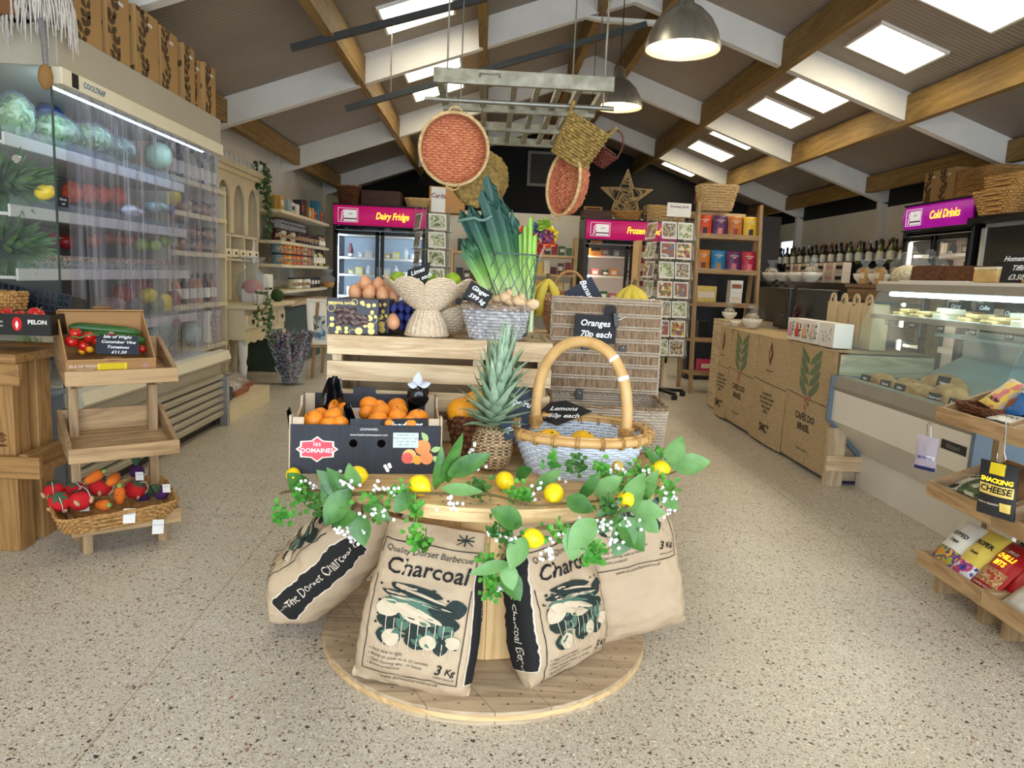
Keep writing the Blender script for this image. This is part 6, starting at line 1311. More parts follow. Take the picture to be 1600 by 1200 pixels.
ivy('small ivy tip beside the mugs at the chiller end', (-2.52, 6.50, 2.066), [(.3, .2, .05), (-.3, .3, .05)], 60, .03)
ivy('ivy in a white pot trailing over the dresser drawers', (-2.02, 6.62, .83), [(.9, .2, .40), (.7, .7, .34), (.9, -.5, .3), (.2, .9, .25), (-.3, .7, .1), (.2, -.9, .2)], 60, .03)
t = thing('gift_basket', 'pink gift in rustling clear wrap on the dresser top', 'wrapped gift', (-2.2, 7.05, .795)); b = MB(); b.ell((0, 0, .13), (.10, .09, .08), 16, 10); b.build('pink_cushion', mat('pink_cloth', (206, 140, 136), .8), t); b = MB(); b.box((0, 0, .06), (.16, .14, .12)); b.build('white_base', M_paperwhite, t)
b = MB(); b.lathe([(.12, 0), (.15, .12), (.13, .24), (.05, .32), (.12, .42)], 20); b.build('cellophane', M_cello, t)
pack('white_bag', 'white paper gift bag with a dark bow on the dresser', 'gift bag', (-2.2, 7.42, .795), R_(70), .15, .09, .26, M_paperwhite, M_black, bandz=(.42, .5))
t = thing('moss_ball', 'small green moss ball plant at the dresser front corner', 'plant', (-2.06, 7.36, .795)); b = MB(); b.ell((0, 0, .06), (.06, .06, .06), 16, 10, fn=lambda u, v: 1 + .2 * noise.noise(V((cos(6.28 * u) * 8, sin(6.28 * u) * 8, v * 14)))); b.build('moss', mat('moss', (48, 72, 30), .9, .3, 60), t)
# ---- shelves beyond the dresser
for z, l, y1 in ((1.735, 'top', 10.4), (1.41, 'second', 10.4), (1.16, 'third', 10.4), (.88, 'fourth', 10.3)): wallshelf('wall_shelf', 'cream wall shelf beside the dairy fridge, %s of four' % l, -2.2, 8.03, y1, z)
TOPB = [(8.10, .16, .13, (150, 120, 40)), (8.32, .14, .16, (206, 150, 40)), (8.62, .12, .15, (150, 170, 176)), (8.78, .14, .13, (226, 224, 216)), (8.98, .16, .13, (232, 230, 222)), (9.22, .14, .20, (40, 32, 30)), (9.42, .12, .22, (92, 60, 36)), (9.60, .12, .15, (206, 170, 50)), (9.76, .10, .15, (226, 150, 120)), (9.92, .10, .12, (216, 120, 50)), (10.08, .16, .27, (40, 116, 140)), (10.26, .10, .14, (226, 96, 36))]
for i, (y, w, h, c) in enumerate(TOPB): pack('shelf_box', '%s boxed or bagged product on the top shelf beside dairy fridge, %s from left' % (('olive', 'amber', 'pale blue', 'white', 'white striped', 'black', 'brown', 'yellow', 'pink', 'orange', 'teal', 'bright orange')[i], ORD[i]), 'packet', (-2.32, y, 1.737), R_(90), w, .10, h, mat('box_%d' % i, c, .6, .12, 20), mat('boxband_%d' % (i % 3), ((60, 50, 40), (230, 220, 200), (150, 60, 40))[i % 3], .6) if i % 2 else None, 'products on the top shelf')
PJ = [(G_purple, 'purple'), (G_purple, 'dark plum')]; MJ = [(G_blue, 'grey blue'), (G_orange, 'orange'), (G_yellow, 'yellow'), (G_coral, 'coral'), (G_orange, 'apricot'), (G_coral, 'red'), (G_clearish, 'pale'), (G_coral, 'salmon')]
jarrow(-2.28, 8.1, 8.7, 4, 1.412, 'on the second shelf beside the dairy fridge', [(G_red, 'dark red'), (G_clearish, 'pale')], 'red jars on second shelf', .13, .055); jarrow(-2.28, 8.95, 9.9, 7, 1.412, 'in the plum row of the second shelf', PJ, 'plum jars', .135, .058)
for i in range(7): pack('tea_box', 'tall grey tea box behind the plum jars, %s from left' % ORD[i], 'packet', (-2.45, 8.85 + i * .17, 1.412), R_(90), .15, .08, .26, mat('grey_lilac', (176, 172, 180), .6, .05), M_black, 'grey tea boxes', bandz=(.82, .88))
jarrow(-2.27, 8.1, 9.55, 9, 1.162, 'on the third shelf beside the dairy fridge', MJ, 'jars on the third shelf by the fridge', .115, .062, 2)
for i in range(6): dup(B0, (-2.27, 9.7 + i * .12, 1.162), R_(20), '%s small bottle at the right end of the third shelf, %s from left' % (('pale', 'yellow', 'dark')[i % 3], ORD[i]), 'small bottles on the third shelf', scale=(1.1, 1.1, .8), swap={'glass_body': (G_clearish, G_yellow, G_black)[i % 3]})
for i in range(6): dup(B0, (-2.27, 10.0 + i * .07, 1.412), R_(20), 'little bottle at the right end of the second shelf, %s from left' % ORD[i], 'little bottles on the second shelf', scale=(.8, .8, .6), swap={'glass_body': (G_clearish, G_amber)[i % 2]})
jarrow(-2.27, 8.75, 9.35, 4, .882, 'with white label on the fourth shelf by the fridge', [(G_clearish, 'white labelled'), (M_paperwhite, 'white')], 'white jars on the fourth shelf', .13, .06)
for i in range(4): pack('black_pack', 'black packet on the fourth wall shelf by the fridge, %s from left' % ORD[i], 'packet', (-2.30, 9.5 + .17 * i, .882), R_(90), .14, .10, .13, M_blackplastic, M_lab, 'black packets on the fourth shelf')
t = thing('wrapped_jar', 'cellophane topped jar in a small basket at the end of the fourth shelf', 'gift', (-2.15, 10.12, .882)); b = MB(); b.lathe([(.07, 0), (.09, .07), (0, .07)], 16); b.build('bowl', WK_honey, t); b = MB(); b.lathe([(.08, .06), (.10, .12), (.03, .18), (.08, .24)], 16); b.build('cellophane', M_cello, t)
lc = thing('low_cabinet', 'timber counter below the shelves beside the dairy fridge', 'counter', (-2.35, 8.95, 0)); b = MB(); b.box((0, 0, .74), (.56, 2.0, .04)); b.build('top', PALLETy, lc); b = MB(); b.box((-.05, 0, .36), (.4, 1.9, .70)); b.build('body', mat('dull_green_box', (58, 74, 60), .7), lc)  # counter body is one even dull dark green
# glass vase of foil crackers, easel with framed prints
gv = thing('glass_vase', 'tall glass cylinder of foil crackers on the floor by the dresser', 'glass vase', (-1.88, 7.22, 0)); b = MB(); b.lathe([(.12, .0), (.125, .01), (.135, .36), (.130, .36), (.12, .02), (0, .02)], 24); b.build('vase', M_glass, gv)
M_foil = [cells('foil_%d' % i, c, 45, .25) for i, c in enumerate((((28, 110, 100), (160, 190, 190), (20, 60, 66), (130, 40, 96)), ((46, 50, 66), (150, 160, 176), (24, 26, 36), (90, 60, 110)), ((130, 30, 90), (40, 120, 110), (200, 170, 196), (70, 20, 60))))]
CK = None; random.seed(4)
for i in range(14):
 a = i * 2.4; r = .02 + .06 * ((i * 7) % 5) / 5; lb = 'foil cracker in the glass vase'
 t = thing('foil_cracker', 'foil wrapped cracker standing in the tall glass vase by the dresser', 'cracker', (-1.88 + r * cos(a), 7.22 + r * sin(a), .03), rot=(.35 * sin(a) * -1, .35 * cos(a), 0), group='foil crackers in the glass vase'); b = MB(); b.tube([(0, 0, 0), (0, 0, .06), (0, 0, .10), (0, 0, .40), (0, 0, .44), (0, 0, .52)], [.03, .012, .026, .026, .012, .032], 10); b.build('cracker', M_foil[i % 3], t)
es = thing('easel', 'wooden easel with framed prints beside the glass vase', 'easel', (-1.62, 7.75, 0), R_(25));
for s in (-1, 1): b = MB(); b.bar((s * .19, -.02, 0), (s * .10, .13, .78), .03, .02); b.build('leg', OAKz, es)
b = MB(); b.bar((0, .36, 0), (0, .14, .76), .03, .02); b.build('leg', OAKz, es); b = MB(); b.box((0, .04, .33), (.46, .05, .025)); b.build('ledge', OAK, es)
pf = thing('framed_print', 'white framed print leaning on the easel', 'picture', (-1.64, 7.76, .345), rot=(R_(-16), 0, R_(25))); b = MB()
for c, s in (((0, 0, .015), (.40, .02, .03)), ((0, 0, .475), (.40, .02, .03)), ((-.19, 0, .245), (.03, .02, .45)), ((.19, 0, .245), (.03, .02, .45))): b.box(c, s)
b.build('frame', M_white, pf); b = MB(); b.box((0, .004, .245), (.36, .004, .45)); b.build('mount', M_paperwhite, pf)
M_sea = cells('seascape', [(70, 110, 150), (150, 180, 196), (206, 206, 190), (60, 90, 120)], 14); b = MB(); b.box((-.08, .0005, .18), (.12, .003, .26)); b.build('print', M_sea, pf); b = MB(); b.box((.08, .0005, .20), (.15, .003, .26)); b.build('print', cells('pale_sketch', [(206, 200, 200), (170, 160, 176), (226, 222, 216)], 20), pf)
# ================================================================ display fridges
M_fblack = mat('fridge_black', (18, 18, 20), .35, .1); M_fin = mat('fridge_inside', (196, 210, 222), .5, .03); M_fin2 = mat('freezer_inside', (206, 196, 192), .5, .03)
M_sign = emit('sign_magenta', (176, 14, 82), .65, (150, 8, 84), 1.2); M_signp = emit('sign_purple', (160, 20, 140), .75, (126, 10, 116), 1.2); M_signy = emit('sign_yellow', (255, 206, 40), 1.6); M_logo = emit('sign_logo_pane', (206, 206, 206), .5)
M_led = emit('fridge_led', (206, 230, 255), 45); M_ledw = emit('fridge_led_warm', (255, 230, 204), 30)
M_door = clear('door_glass', (253, 254, 255), .015)
def fridge(label, loc, rz, w, h, d, sign, signm, inner, led, zs, tz=.265, sl=.0):
 t = thing('display_fridge', label, 'fridge', loc, rz)
 def bx(name, c, s, m, p=None, bevel=.004): b = MB(); b.box(c, s); return b.build(name, m, p or t, bevel=bevel)
 bx('side_panel', (-w / 2 + .02, d / 2, h / 2), (.04, d, h), M_fblack); bx('side_panel', (w / 2 - .02, d / 2, h / 2), (.04, d, h), M_fblack); bx('top_panel', (0, d / 2 + .02, h - .15), (w - .08, d - .04, .28), M_fblack); bx('base_panel', (0, d / 2, .09), (w - .08, d, .18), M_fblack)
 bx('back_liner', (0, d - .04, h / 2), (w - .08, .04, h - .3), inner, bevel=0)
 b = MB(); b.grid(lambda u, v: ((u - .5) * (w - .02), -.03 * sin(pi * v), h - .02 - tz * (1 - v)), 1, 8); b.box((0, .02, h - .02 - tz / 2), (w - .02, .03, tz)); sg = b.build('sign_panel', signm, t)
 zc_ = h - .02 - tz / 2; bx('sign_trim', (0, .01, h - .008), (w, .07, .018), M_fblack); bx('sign_trim', (0, .01, h - .03 - tz), (w, .07, .018), M_fblack)
 text(sign, tz * .48, M_signy, sg, (w * .13, -.034, zc_), shear=.25, bold=.018, sx=.86 if len(sign) < 12 and 'z' not in sign else .72)
 b = MB(); x0 = -w / 2 + .16
 for c, s in (((x0 + .05, -.030, zc_ + tz * .35), (.27, .004, .006)), ((x0 + .05, -.030, zc_ - tz * .35), (.27, .004, .006)), ((x0 - .085, -.03, zc_), (.006, .004, tz * .7)), ((x0 + .185, -.03, zc_), (.006, .004, tz * .7))): b.box(c, s)
 for k in range(6): b.ell((x0 - .045 + .012 * (k % 2) + .003 * k, -.032, zc_ - tz * .25 + k * tz * .09), (.012, .003, .012), 8, 4)
 b.build('wheat_logo', M_logo, sg); b = MB(); b.box((x0 + .08, -.031, zc_ + tz * .06), (.18, .004, tz * .42)); b.box((x0 + .08, -.031, zc_ - tz * .26), (.18, .004, tz * .1)); lp = b.build('logo_pane', M_logo, sg)
 b = MB(); b.box((x0 + .08, -.034, zc_ - tz * .19), (.18, .002, tz * .05)); b.build('logo_bar', M_ink, lp); text('cafe', tz * .16, mat('logo_grey', (90, 90, 90), .7), lp, (x0 + .08, -.0345, zc_ + .02), shear=.3)
 zt = h - .05 - tz - .05; zb = .20
 for s in (-1, 1):
  cx = s * (w / 4 - .005); dw = w / 2 - .03; dr_ = bx('door_frame', (cx, .012, zt - .02), (dw, .03, .05), M_fblack)
  b = MB(); b.box((cx, .012, zb + .02), (dw, .03, .05)); b.box((cx - dw / 2 + .025, .012, (zt + zb) / 2), (.05, .03, zt - zb)); b.box((cx + dw / 2 - .025, .012, (zt + zb) / 2), (.05, .03, zt - zb)); b.build('door_stile', M_fblack, dr_, bevel=.003)
  bx('door_glass', (cx, .014, (zt + zb) / 2), (dw - .1, .006, zt - zb - .08), M_door, dr_, 0); bx('door_handle', (s * .025, -.012, (zt + zb) / 2), (.016, .03, .5), mat('grey_handle', (120, 122, 126), .4, metal=.5), dr_)
  b = MB(); b.box((s * (w / 2 - .055), .07, (zt + zb) / 2), (.02, .02, zt - zb - .1)); b.build('led_strip', led, t)
 for z in zs: bx('wire_shelf', (0, d / 2 + .03, z - .008), (w - .10, d - .2, .014), M_white); bx('price_rail', (0, .115, z - .004), (w - .10, .008, .03), M_paperwhite)
 bx('fridge_ceiling', (0, d / 2, zt + .01), (w - .08, d - .1, .02), inner)
 return t
FD = (-1.52, 10.5, 0); df = fridge('double door dairy fridge with a magenta lit sign, back left', FD, 0, 1.30, 2.03, .70, 'Dairy Fridge', M_sign, M_fin, M_led, (.45, .76, 1.06, 1.30, 1.62))
FF = (1.99, 10.5, 0); ff = fridge('double door freezer with a red pink lit sign, back right of centre', FF, 0, 1.30, 2.0, .70, 'Frozen Food', M_sign, M_fin2, M_ledw, (.5, .85, 1.2, 1.48))
FC = (4.42, 7.30, 0); fc = fridge('cold drinks fridge with a purple lit sign against the right wall', FC, R_(-90), 1.16, 2.07, .62, 'Cold Drinks', M_signp, M_fin2, M_ledw, (.6, .95, 1.28, 1.55), .235)
P0 = {}
def stock(f, zs, cols, n, what, name, cat, grp, kinds=('box', 'bot', 'tub'), ylim=.2, rz=0, per=None):
 """things standing in a fridge, one prototype per kind then copies"""
 rs = random.Random(len(what)); c, s = cos(rz), sin(rz)
 for k, z in enumerate(zs):
  for i in range(n):
   x = -.52 + 1.04 * (i + .5) / n + rs.uniform(-.015, .015)
   if abs(x) < .055: x = .07
   y = .24 + rs.uniform(0, ylim * .5); loc = (f.location[0] + x * c - y * s, f.location[1] + x * s + y * c, z + .001); kd = kinds[(i + k) % len(kinds)]; cn, m = cols[rs.randrange(len(cols))]
   lb = '%s %s %s, shelf %s from top, %s from left' % (cn, {'box': 'carton', 'bot': 'bottle', 'tub': 'tub'}[kd], what, ORD[k], ORD[i]); sc = (1, 1, rs.uniform(.75, 1.15))
   if kd not in P0:
    t = thing({'box': 'chilled_carton', 'bot': 'milk_bottle', 'tub': 'dairy_tub'}[kd], lb, cat, loc, group=grp); b = MB()
    if kd == 'box': b.box((0, 0, .06), (.10, .09, .12))
    elif kd == 'bot': b.lathe([(.035, 0), (.037, .1), (.02, .15), (.018, .17), (.022, .172), (.022, .19), (0, .19)], 12)
    else: b.lathe([(.04, 0), (.046, .07), (.05, .072), (.05, .082), (0, .082)], 14)
    b.build('body', m, t); b = MB()
    if kd == 'box': b.box((0, -.0458, .06), (.07, .001, .05))
    else: b.grid(lambda u, v: ((.0385 if kd == 'bot' else .0445) * cos(-pi / 2 + (u - .5) * 2), (.0385 if kd == 'bot' else .0445) * sin(-pi / 2 + (u - .5) * 2), .025 + .03 * v), 8, 1)
    b.build('label', M_lab, t); P0[kd] = t; t.scale = sc
   else: dup(P0[kd], loc, rz, lb, grp, scale=sc, swap={'body': m})
cM = lambda n, c: (n, mat('stock_' + n.replace(' ', '_'), c, .45, .06, 14))
DC_ = [cM('white', (226, 228, 228)), cM('white', (226, 228, 228)), cM('lime', (176, 206, 90)), cM('butter yellow', (226, 214, 120)), cM('maroon', (110, 60, 66)), cM('pale blue', (140, 170, 200)), cM('cream', (222, 214, 190))]
stock(df, (1.62, 1.30, 1.06, .76), DC_, 8, 'in the dairy fridge', 'dairy', 'dairy product', 'stock in the dairy fridge')
FZ = [cM('orange', (226, 140, 40)), cM('violet', (96, 84, 160)), cM('pink', (206, 110, 116)), cM('dark green', (30, 90, 56)), cM('pale green', (130, 176, 156)), cM('white', (226, 228, 228)), cM('maroon', (110, 60, 66))]
stock(ff, (1.48, 1.2, .85), FZ, 7, 'in the freezer', 'frozen', 'frozen product', 'stock in the freezer', ('box', 'box', 'tub'))
stock(fc, (1.55, 1.28), [cM('cream', (222, 214, 190)), cM('brown', (90, 66, 46)), cM('white', (226, 228, 228)), cM('dark', (40, 40, 44))], 6, 'in the cold drinks fridge', 'drink', 'drink', 'stock in the drinks fridge', ('bot', 'box'), .2, R_(-90))
pack('orange_carton', 'tall orange printed carton at the left of the top freezer shelf', 'carton', (1.52, 10.63, 1.482), 0, .17, .10, .24, mat('stock_orange', (226, 140, 40), .45), M_ink, bandz=(.3, .6))
# baskets and boxes over the fridges
basket('storage_basket', 'dim tapered willow basket over the left end of the dairy fridge', 'basket', (-2.0, 10.75, 2.03), 0, .12, .12, .16, .15, .26, WK_dark, 3, 9, 28, .005, .008, WK_pale)
pack('wooden_crate', 'dark wooden crate over the dairy fridge between two baskets', 'crate', (-1.55, 10.85, 2.03), 0, .55, .3, .22, wood('dark_crate', (56, 28, 18), (84, 44, 28), 0))
basket('shallow_basket', 'pale shallow bread basket over the middle of the dairy fridge', 'basket', (-1.02, 10.62, 2.03), 0, .13, .10, .18, .13, .12, WK_pale, 3, 6, 30, .005, .008)
pack('card_carton', 'brown card carton with straw over the right end of the dairy fridge', 'carton', (-.62, 10.9, 1.99), 0, .5, .35, .36, M_card)
t = thing('gable_speaker', 'black speaker tilted high on the gable over the dairy fridge', 'speaker', (-.95, 11.6, 2.45), rot=(R_(25), R_(28), 0)); b = MB(); b.box((0, 0, .25), (.3, .25, .5)); b.build('cabinet', M_fblack, t, bevel=.01); b = MB(); b.box((.12, -.128, .42), (.03, .004, .10)); b.build('chrome_badge', M_chrome, t); b = MB(); b.tube([(0, .12, .2), (.02, .4, .4), (0, .5, .72)], .02); b.build('bracket', M_fblack, t)
pack('wooden_crate', 'dark wooden crate at the left end over the freezer', 'crate', (1.52, 10.75, 2.0), 0, .42, .3, .12, wood('dark_crate', (56, 28, 18), (84, 44, 28), 0)); pack('wicker_tray', 'small tan tray with a hand hole behind the dark crate over the freezer', 'tray', (1.50, 11.0, 2.0), 0, .26, .1, .20, M_card, M_ink, bandz=(.8, .9))
basket('honey_basket', 'honey round edged basket with ears over the freezer', 'basket', (1.95, 10.68, 2.0), 0, .14, .10, .20, .14, .12, WK_honey, 3, 6, 30, .005, .008, handle='ears')
basket('lidded_hamper', 'pale lidded wicker hamper over the right end of the freezer', 'hamper', (2.50, 10.75, 2.0), 0, .26, .16, .27, .17, .22, WK_pale, 8, 9, 40, .005, .008, lid=True)
# wicker star
st = thing('wicker_star', 'large five pointed twig star standing over the freezer', 'star', (1.98, 11.02, 2.0)); random.seed(6); b = MB()
O5 = [V((.40 * (1 if k % 2 == 0 else .42) * sin(pi * k / 5), 0, .36 + .40 * (1 if k % 2 == 0 else .42) * cos(pi * k / 5))) for k in range(10)]
for k in range(10):
 for j in range(3): b.tube([O5[k] + V((0, .03 * (j - 1), 0)), O5[(k + 1) % 10] + V((0, .03 * (j - 1), 0))], .006, 5)
C0 = V((0, 0, .36))
for i in range(170):
 k = random.randrange(5) * 2; t1, t2 = random.random(), random.random(); a = O5[k].lerp(O5[(k + 1) % 10], t1); c = O5[k].lerp(O5[(k - 1) % 10], t2) if i % 3 else C0 + (O5[(k + 3) % 10] - C0) * t2
 q = V((0, random.uniform(-.05, .0), 0)); b.tube([a, (a + c) / 2 + q, c], .0045, 4, caps=False)
b.build('twigs', mat('star_twig', (160, 136, 96), .8, scale=30, c2=(206, 182, 138)), st)
pc = thing('pale_picture', 'pale framed sign high on the black gable behind the hanging oval basket', 'sign', (1.1, 13.86, 2.9)); b = MB(); b.box((0, 0, .2), (.9, .03, .62)); b.build('frame', mat('grey_frame', (150, 148, 140), .6), pc); b = MB(); b.box((0, -.02, .2), (.8, .01, .52)); b.build('panel', mat('dim_panel', (70, 66, 60), .7), pc)
# pine shelving between the fridges
def pine_unit(label, x0, x1, y, zs, h=1.75):
 t = thing('pine_shelves', label, 'shelf unit', ((x0 + x1) / 2, y, 0)); w = x1 - x0
 for x in (-w / 2 + .02, w / 2 - .02): b = MB(); b.box((x, .16, h / 2), (.035, .34, h)); b.build('side', PINEz, t)
 for z in zs: b = MB(); b.box((0, .16, z - .02), (w - .07, .34, .035)); b.build('shelf', PINE, t)
 return t
pine_unit('pine shelf unit on the back wall beside the freezer', .42, 1.30, 10.95, (.3, .62, .93, 1.20, 1.48)); pine_unit('pine shelf unit behind the leeks on the back wall', -.55, .36, 10.95, (.3, .65, 1.05, 1.48), 1.5)
RC = [cM('crimson', (140, 26, 40)), cM('gold', (206, 170, 80)), cM('cream', (222, 214, 190)), cM('dark red', (90, 20, 26)), cM('green', (60, 100, 60)), cM('brown', (90, 66, 46)), cM('dark', (40, 40, 44)), cM('yellow', (226, 190, 60))]
random.seed(12)
for (x0, x1, zs, wh) in ((.50, 1.24, (1.20, 1.48, .93, .62), 'on the pine shelves beside the freezer'), (-.47, .28, (1.05, 1.48, .65), 'on the pine shelves behind the leeks')):
 for k, z in enumerate(zs):
  n = 7
  for i in range(n):
   cn, m = RC[random.randrange(8)] if x0 > 0 else RC[(6, 6, 5, 3)[i % 4]]; hh = random.uniform(.10, .2)
   pack('gift_carton', '%s packet %s, level %s, %s from left' % (cn, wh, ORD[k], ORD[i]), 'packet', (x0 + (x1 - x0) * (i + .5) / n, 11.02 + random.uniform(0, .05), z - .002), random.uniform(-.2, .2), .085, .08, hh, m, M_lab if i % 2 else None, 'packets on the pine shelves')
pine_unit('short pine shelf unit half hidden behind the castor card spinner', 1.72, 2.12, 8.55, (.4, .8, 1.10, 1.36), 1.62)
for i in range(8): pack('book', '%s booklet on the short pine shelves behind the spinner, %s of eight' % (('red', 'white', 'orange', 'brown')[i % 4], ORD[i]), 'book', (1.79 + .075 * (i % 4), 8.66, (1.10, 1.36)[i // 4] - .002), 0, .05, .12, .17 + .02 * (i % 3), RC[(0, 2, 5, 3)[i % 4]][1], M_lab, 'booklets on the short pine shelves')
pw = thing('paper_windmills', 'bunch of bright foil windmills on sticks behind the leeks', 'windmills', (.38, 9.9, 1.5)); random.seed(9); WM = [mat('foil_' + n, c, .25, .1, metal=.3) for n, c in (('orange', (226, 96, 40)), ('purple', (110, 50, 130)), ('yellow', (236, 214, 50)), ('red', (196, 40, 50)), ('blue', (80, 110, 180)), ('green', (130, 180, 60)))]
for i in range(16):
 c = V((random.uniform(-.36, .5), random.uniform(-.1, .1), random.uniform(-.02, .36))); b = MB()
 for k in range(6): a = pi * k / 3 + i; b.leaf(c, (cos(a), -.2, sin(a)), (0, -1, .0), .12, .09, .3, .6, 3)
 w_ = b.build('windmill', WM[i % 6], pw); b = MB(); b.tube([c, V((c.x * .3, 0, -.55))], .004, 4); b.build('stick', M_paperwhite, w_)
b = MB(); b.lathe([(.10, -.55), (.13, -.25), (.11, -.25), (0, -.5)], 16); b.build('holder', M_steel, pw); b = MB(); b.box((0, 0, -1.02), (.4, .3, .94)); b.build('pedestal', PINE, pw)
# ---- card spinners
M_prints = [cells('card_print_%d' % i, c, s_, .7, .6) for i, (c, s_) in enumerate(((((226, 222, 206), (216, 216, 196), (136, 150, 100), (206, 210, 186), (110, 120, 80)), 16), (((190, 206, 220), (150, 120, 90), (170, 90, 80), (110, 130, 150)), 18), (((110, 100, 92), (206, 200, 190), (120, 96, 76), (200, 186, 140)), 26), (((226, 226, 220), (206, 180, 60), (150, 60, 110), (120, 150, 90)), 30)))]
def spinner(label, loc, rz, rows, z0, pitch, cw, chh, header, wh, cols, base=True):
 t = thing('card_spinner', label, 'card rack', loc, rz); b = MB(); ht = z0 + rows * pitch + .05
 b.cyl((0, 0, .06), (0, 0, ht), .014); b.build('pole', M_steel, t); b = MB()
 if base:
  for k in range(5): a = 2 * pi * k / 5; b.bar((0, 0, .07), (.26 * cos(a), .26 * sin(a), .055), .04, .03); b.lathe([(.03, 0), (.03, .05), (0, .05)], 10, c=(.26 * cos(a), .26 * sin(a), 0))
  b.build('castor_base', M_blackplastic, t)
 else: b.lathe([(.22, 0), (.22, .03), (.03, .06), (0, .06)], 20); b.build('round_base', M_steel, t)
 fr = MB(); wd = cols * cw / 2 + .02
 for f in range(4):
  T = MX.Rotation(f * pi / 2, 4, 'Z'); fr.T = T
  for x in [-wd, wd] + ([0] if cols == 2 else []): fr.tube([(x, -wd - .02, z0 - .02), (x, -wd - .02, ht)], .003, 4)
  for r in range(rows): fr.tube([(-wd, -wd - .045, z0 + r * pitch), (wd, -wd - .045, z0 + r * pitch)], .003, 4); fr.tube([(-wd, -wd - .02, z0 + r * pitch), (wd, -wd - .02, z0 + r * pitch)], .003, 4)
  fr.tube([(0, 0, ht - .05), (wd, -wd - .02, ht - .05)], .003, 4); fr.tube([(0, 0, z0), (wd, -wd - .02, z0)], .003, 4)
 fr.build('wire_rack', M_steel, t)
 cdp = None; c_, s_ = cos(rz), sin(rz)
 for f in (0, 3, 1):
  for r in range(rows):
   for k in range(cols):
    x = (k - (cols - 1) / 2) * (cw + .012); T = MX.Rotation(f * pi / 2, 4, 'Z') @ MX.Translation((x, -wd - .038, z0 + r * pitch + .012)); p = T.translation; loc_ = (loc[0] + p.x * c_ - p.y * s_, loc[1] + p.x * s_ + p.y * c_, loc[2] + p.z)
    face = {0: 'facing the aisle', 3: 'on the left face', 1: 'on the right face'}[f]; side = '' if cols == 1 else (' left column,' if k == 0 else ' right column,')
    lb = 'greeting card %s%s %s row up, on %s' % (face + ',', side, ORD[r], wh); m = M_prints[(r + k * 2 + f) % 4 if wh != 'the spinner left of the leeks' else (0 if f == 0 else 2)]
    if cdp is None:
     cdp = thing('greeting_card', lb, 'card', loc_, rz, 'cards on ' + wh, rot=(R_(-9), 0, rz)); b = MB(); b.box((0, 0, chh / 2), (cw, .004, chh)); b.build('card', M_paperwhite, cdp); b = MB(); b.box((0, -.0026, chh / 2), (cw * .86, .001, chh * .8)); b.build('print', m, cdp)
    else: dup(cdp, loc_, None, lb, swap={'print': m}, rot=(R_(-9), 0, rz + f * pi / 2))
 if header: b = MB(); b.box((0, -wd - .03, ht + .05), (cw * cols * .8, .006, .19 if header == 'Cards' else .13)); hd_ = b.build('header_card', M_paperwhite, t); text(header, .05 if header == 'Cards' else .03, mat('header_plum', (120, 50, 90), .7), hd_, (0, -wd - .035, ht + .08), bold=.02)
 return t
spinner('wire card spinner with a cards header left of the leeks', (-.46, 6.05, 0), R_(24), 6, .76, .142, .145, .125, 'Cards', 'the spinner left of the leeks', 1, False)
spinner('tall wire card spinner on castors in front of the freezer', (1.80, 7.42, 0), R_(6), 7, .42, .19, .15, .165, 'Greeting Cards', 'the castor spinner', 2)
# ================================================================ pouches and packets
def pouch(name, label, cat, loc, rot, w, h, th, m, art=(), patches=(), group=None, hole=False):
 """pillow shaped packet; lettering and print follow its bulge"""
 t = thing(name, label, cat, loc, rot=rot, group=group)
 def S(x, z, o=0, sg=-1):
  u, v = max(-1, min(1, 2 * x / w)), max(0, min(1, z / h)); q = (1 - abs(u) ** 2.4) * (sin(pi * (.06 + .88 * v)) ** .6 if 0 < v < 1 else .1); k = .004 * noise.noise(V((x * 30, z * 26, w * 70)))
  return V((x * (1 - .03 * sin(pi * v)), sg * (th / 2 * q + k + o + .001), z))
 b = MB(); b.grid(lambda u, v: S((u - .5) * w, v * h), 16, 18); b.grid(lambda u, v: S((.5 - u) * w, v * h, 0, 1), 16, 18); b.build('pouch', m, t)
 for (x, z, pw, ph, pm) in patches:
  b = MB(); b.grid(lambda u, v: S(x + (u - .5) * pw, z + (v - .5) * ph, .0012), 10, 10); b.build('printed_panel', pm, t)
 for (s, size, x, z, pm) in art:
  vs, fs = textmesh(s, size, .1, 'CENTER', 1, .03); b = MB(); b.add([S(x + q[0], z + q[1], .0022) for q in vs], fs); b.build('lettering', pm, t)
 return t
CHOC = [('red orange', (206, 66, 30), (40, 40, 50)), ('purple', (86, 36, 96), (220, 130, 110)), ('copper', (190, 110, 50), (150, 60, 40)), ('golden yellow', (222, 180, 40), (50, 44, 36)), ('orange', (206, 120, 30), (120, 60, 40)), ('bright blue', (24, 116, 170), (180, 130, 90)), ('plum', (96, 36, 90), (210, 120, 130)), ('pink red', (176, 26, 60), (230, 120, 130))]
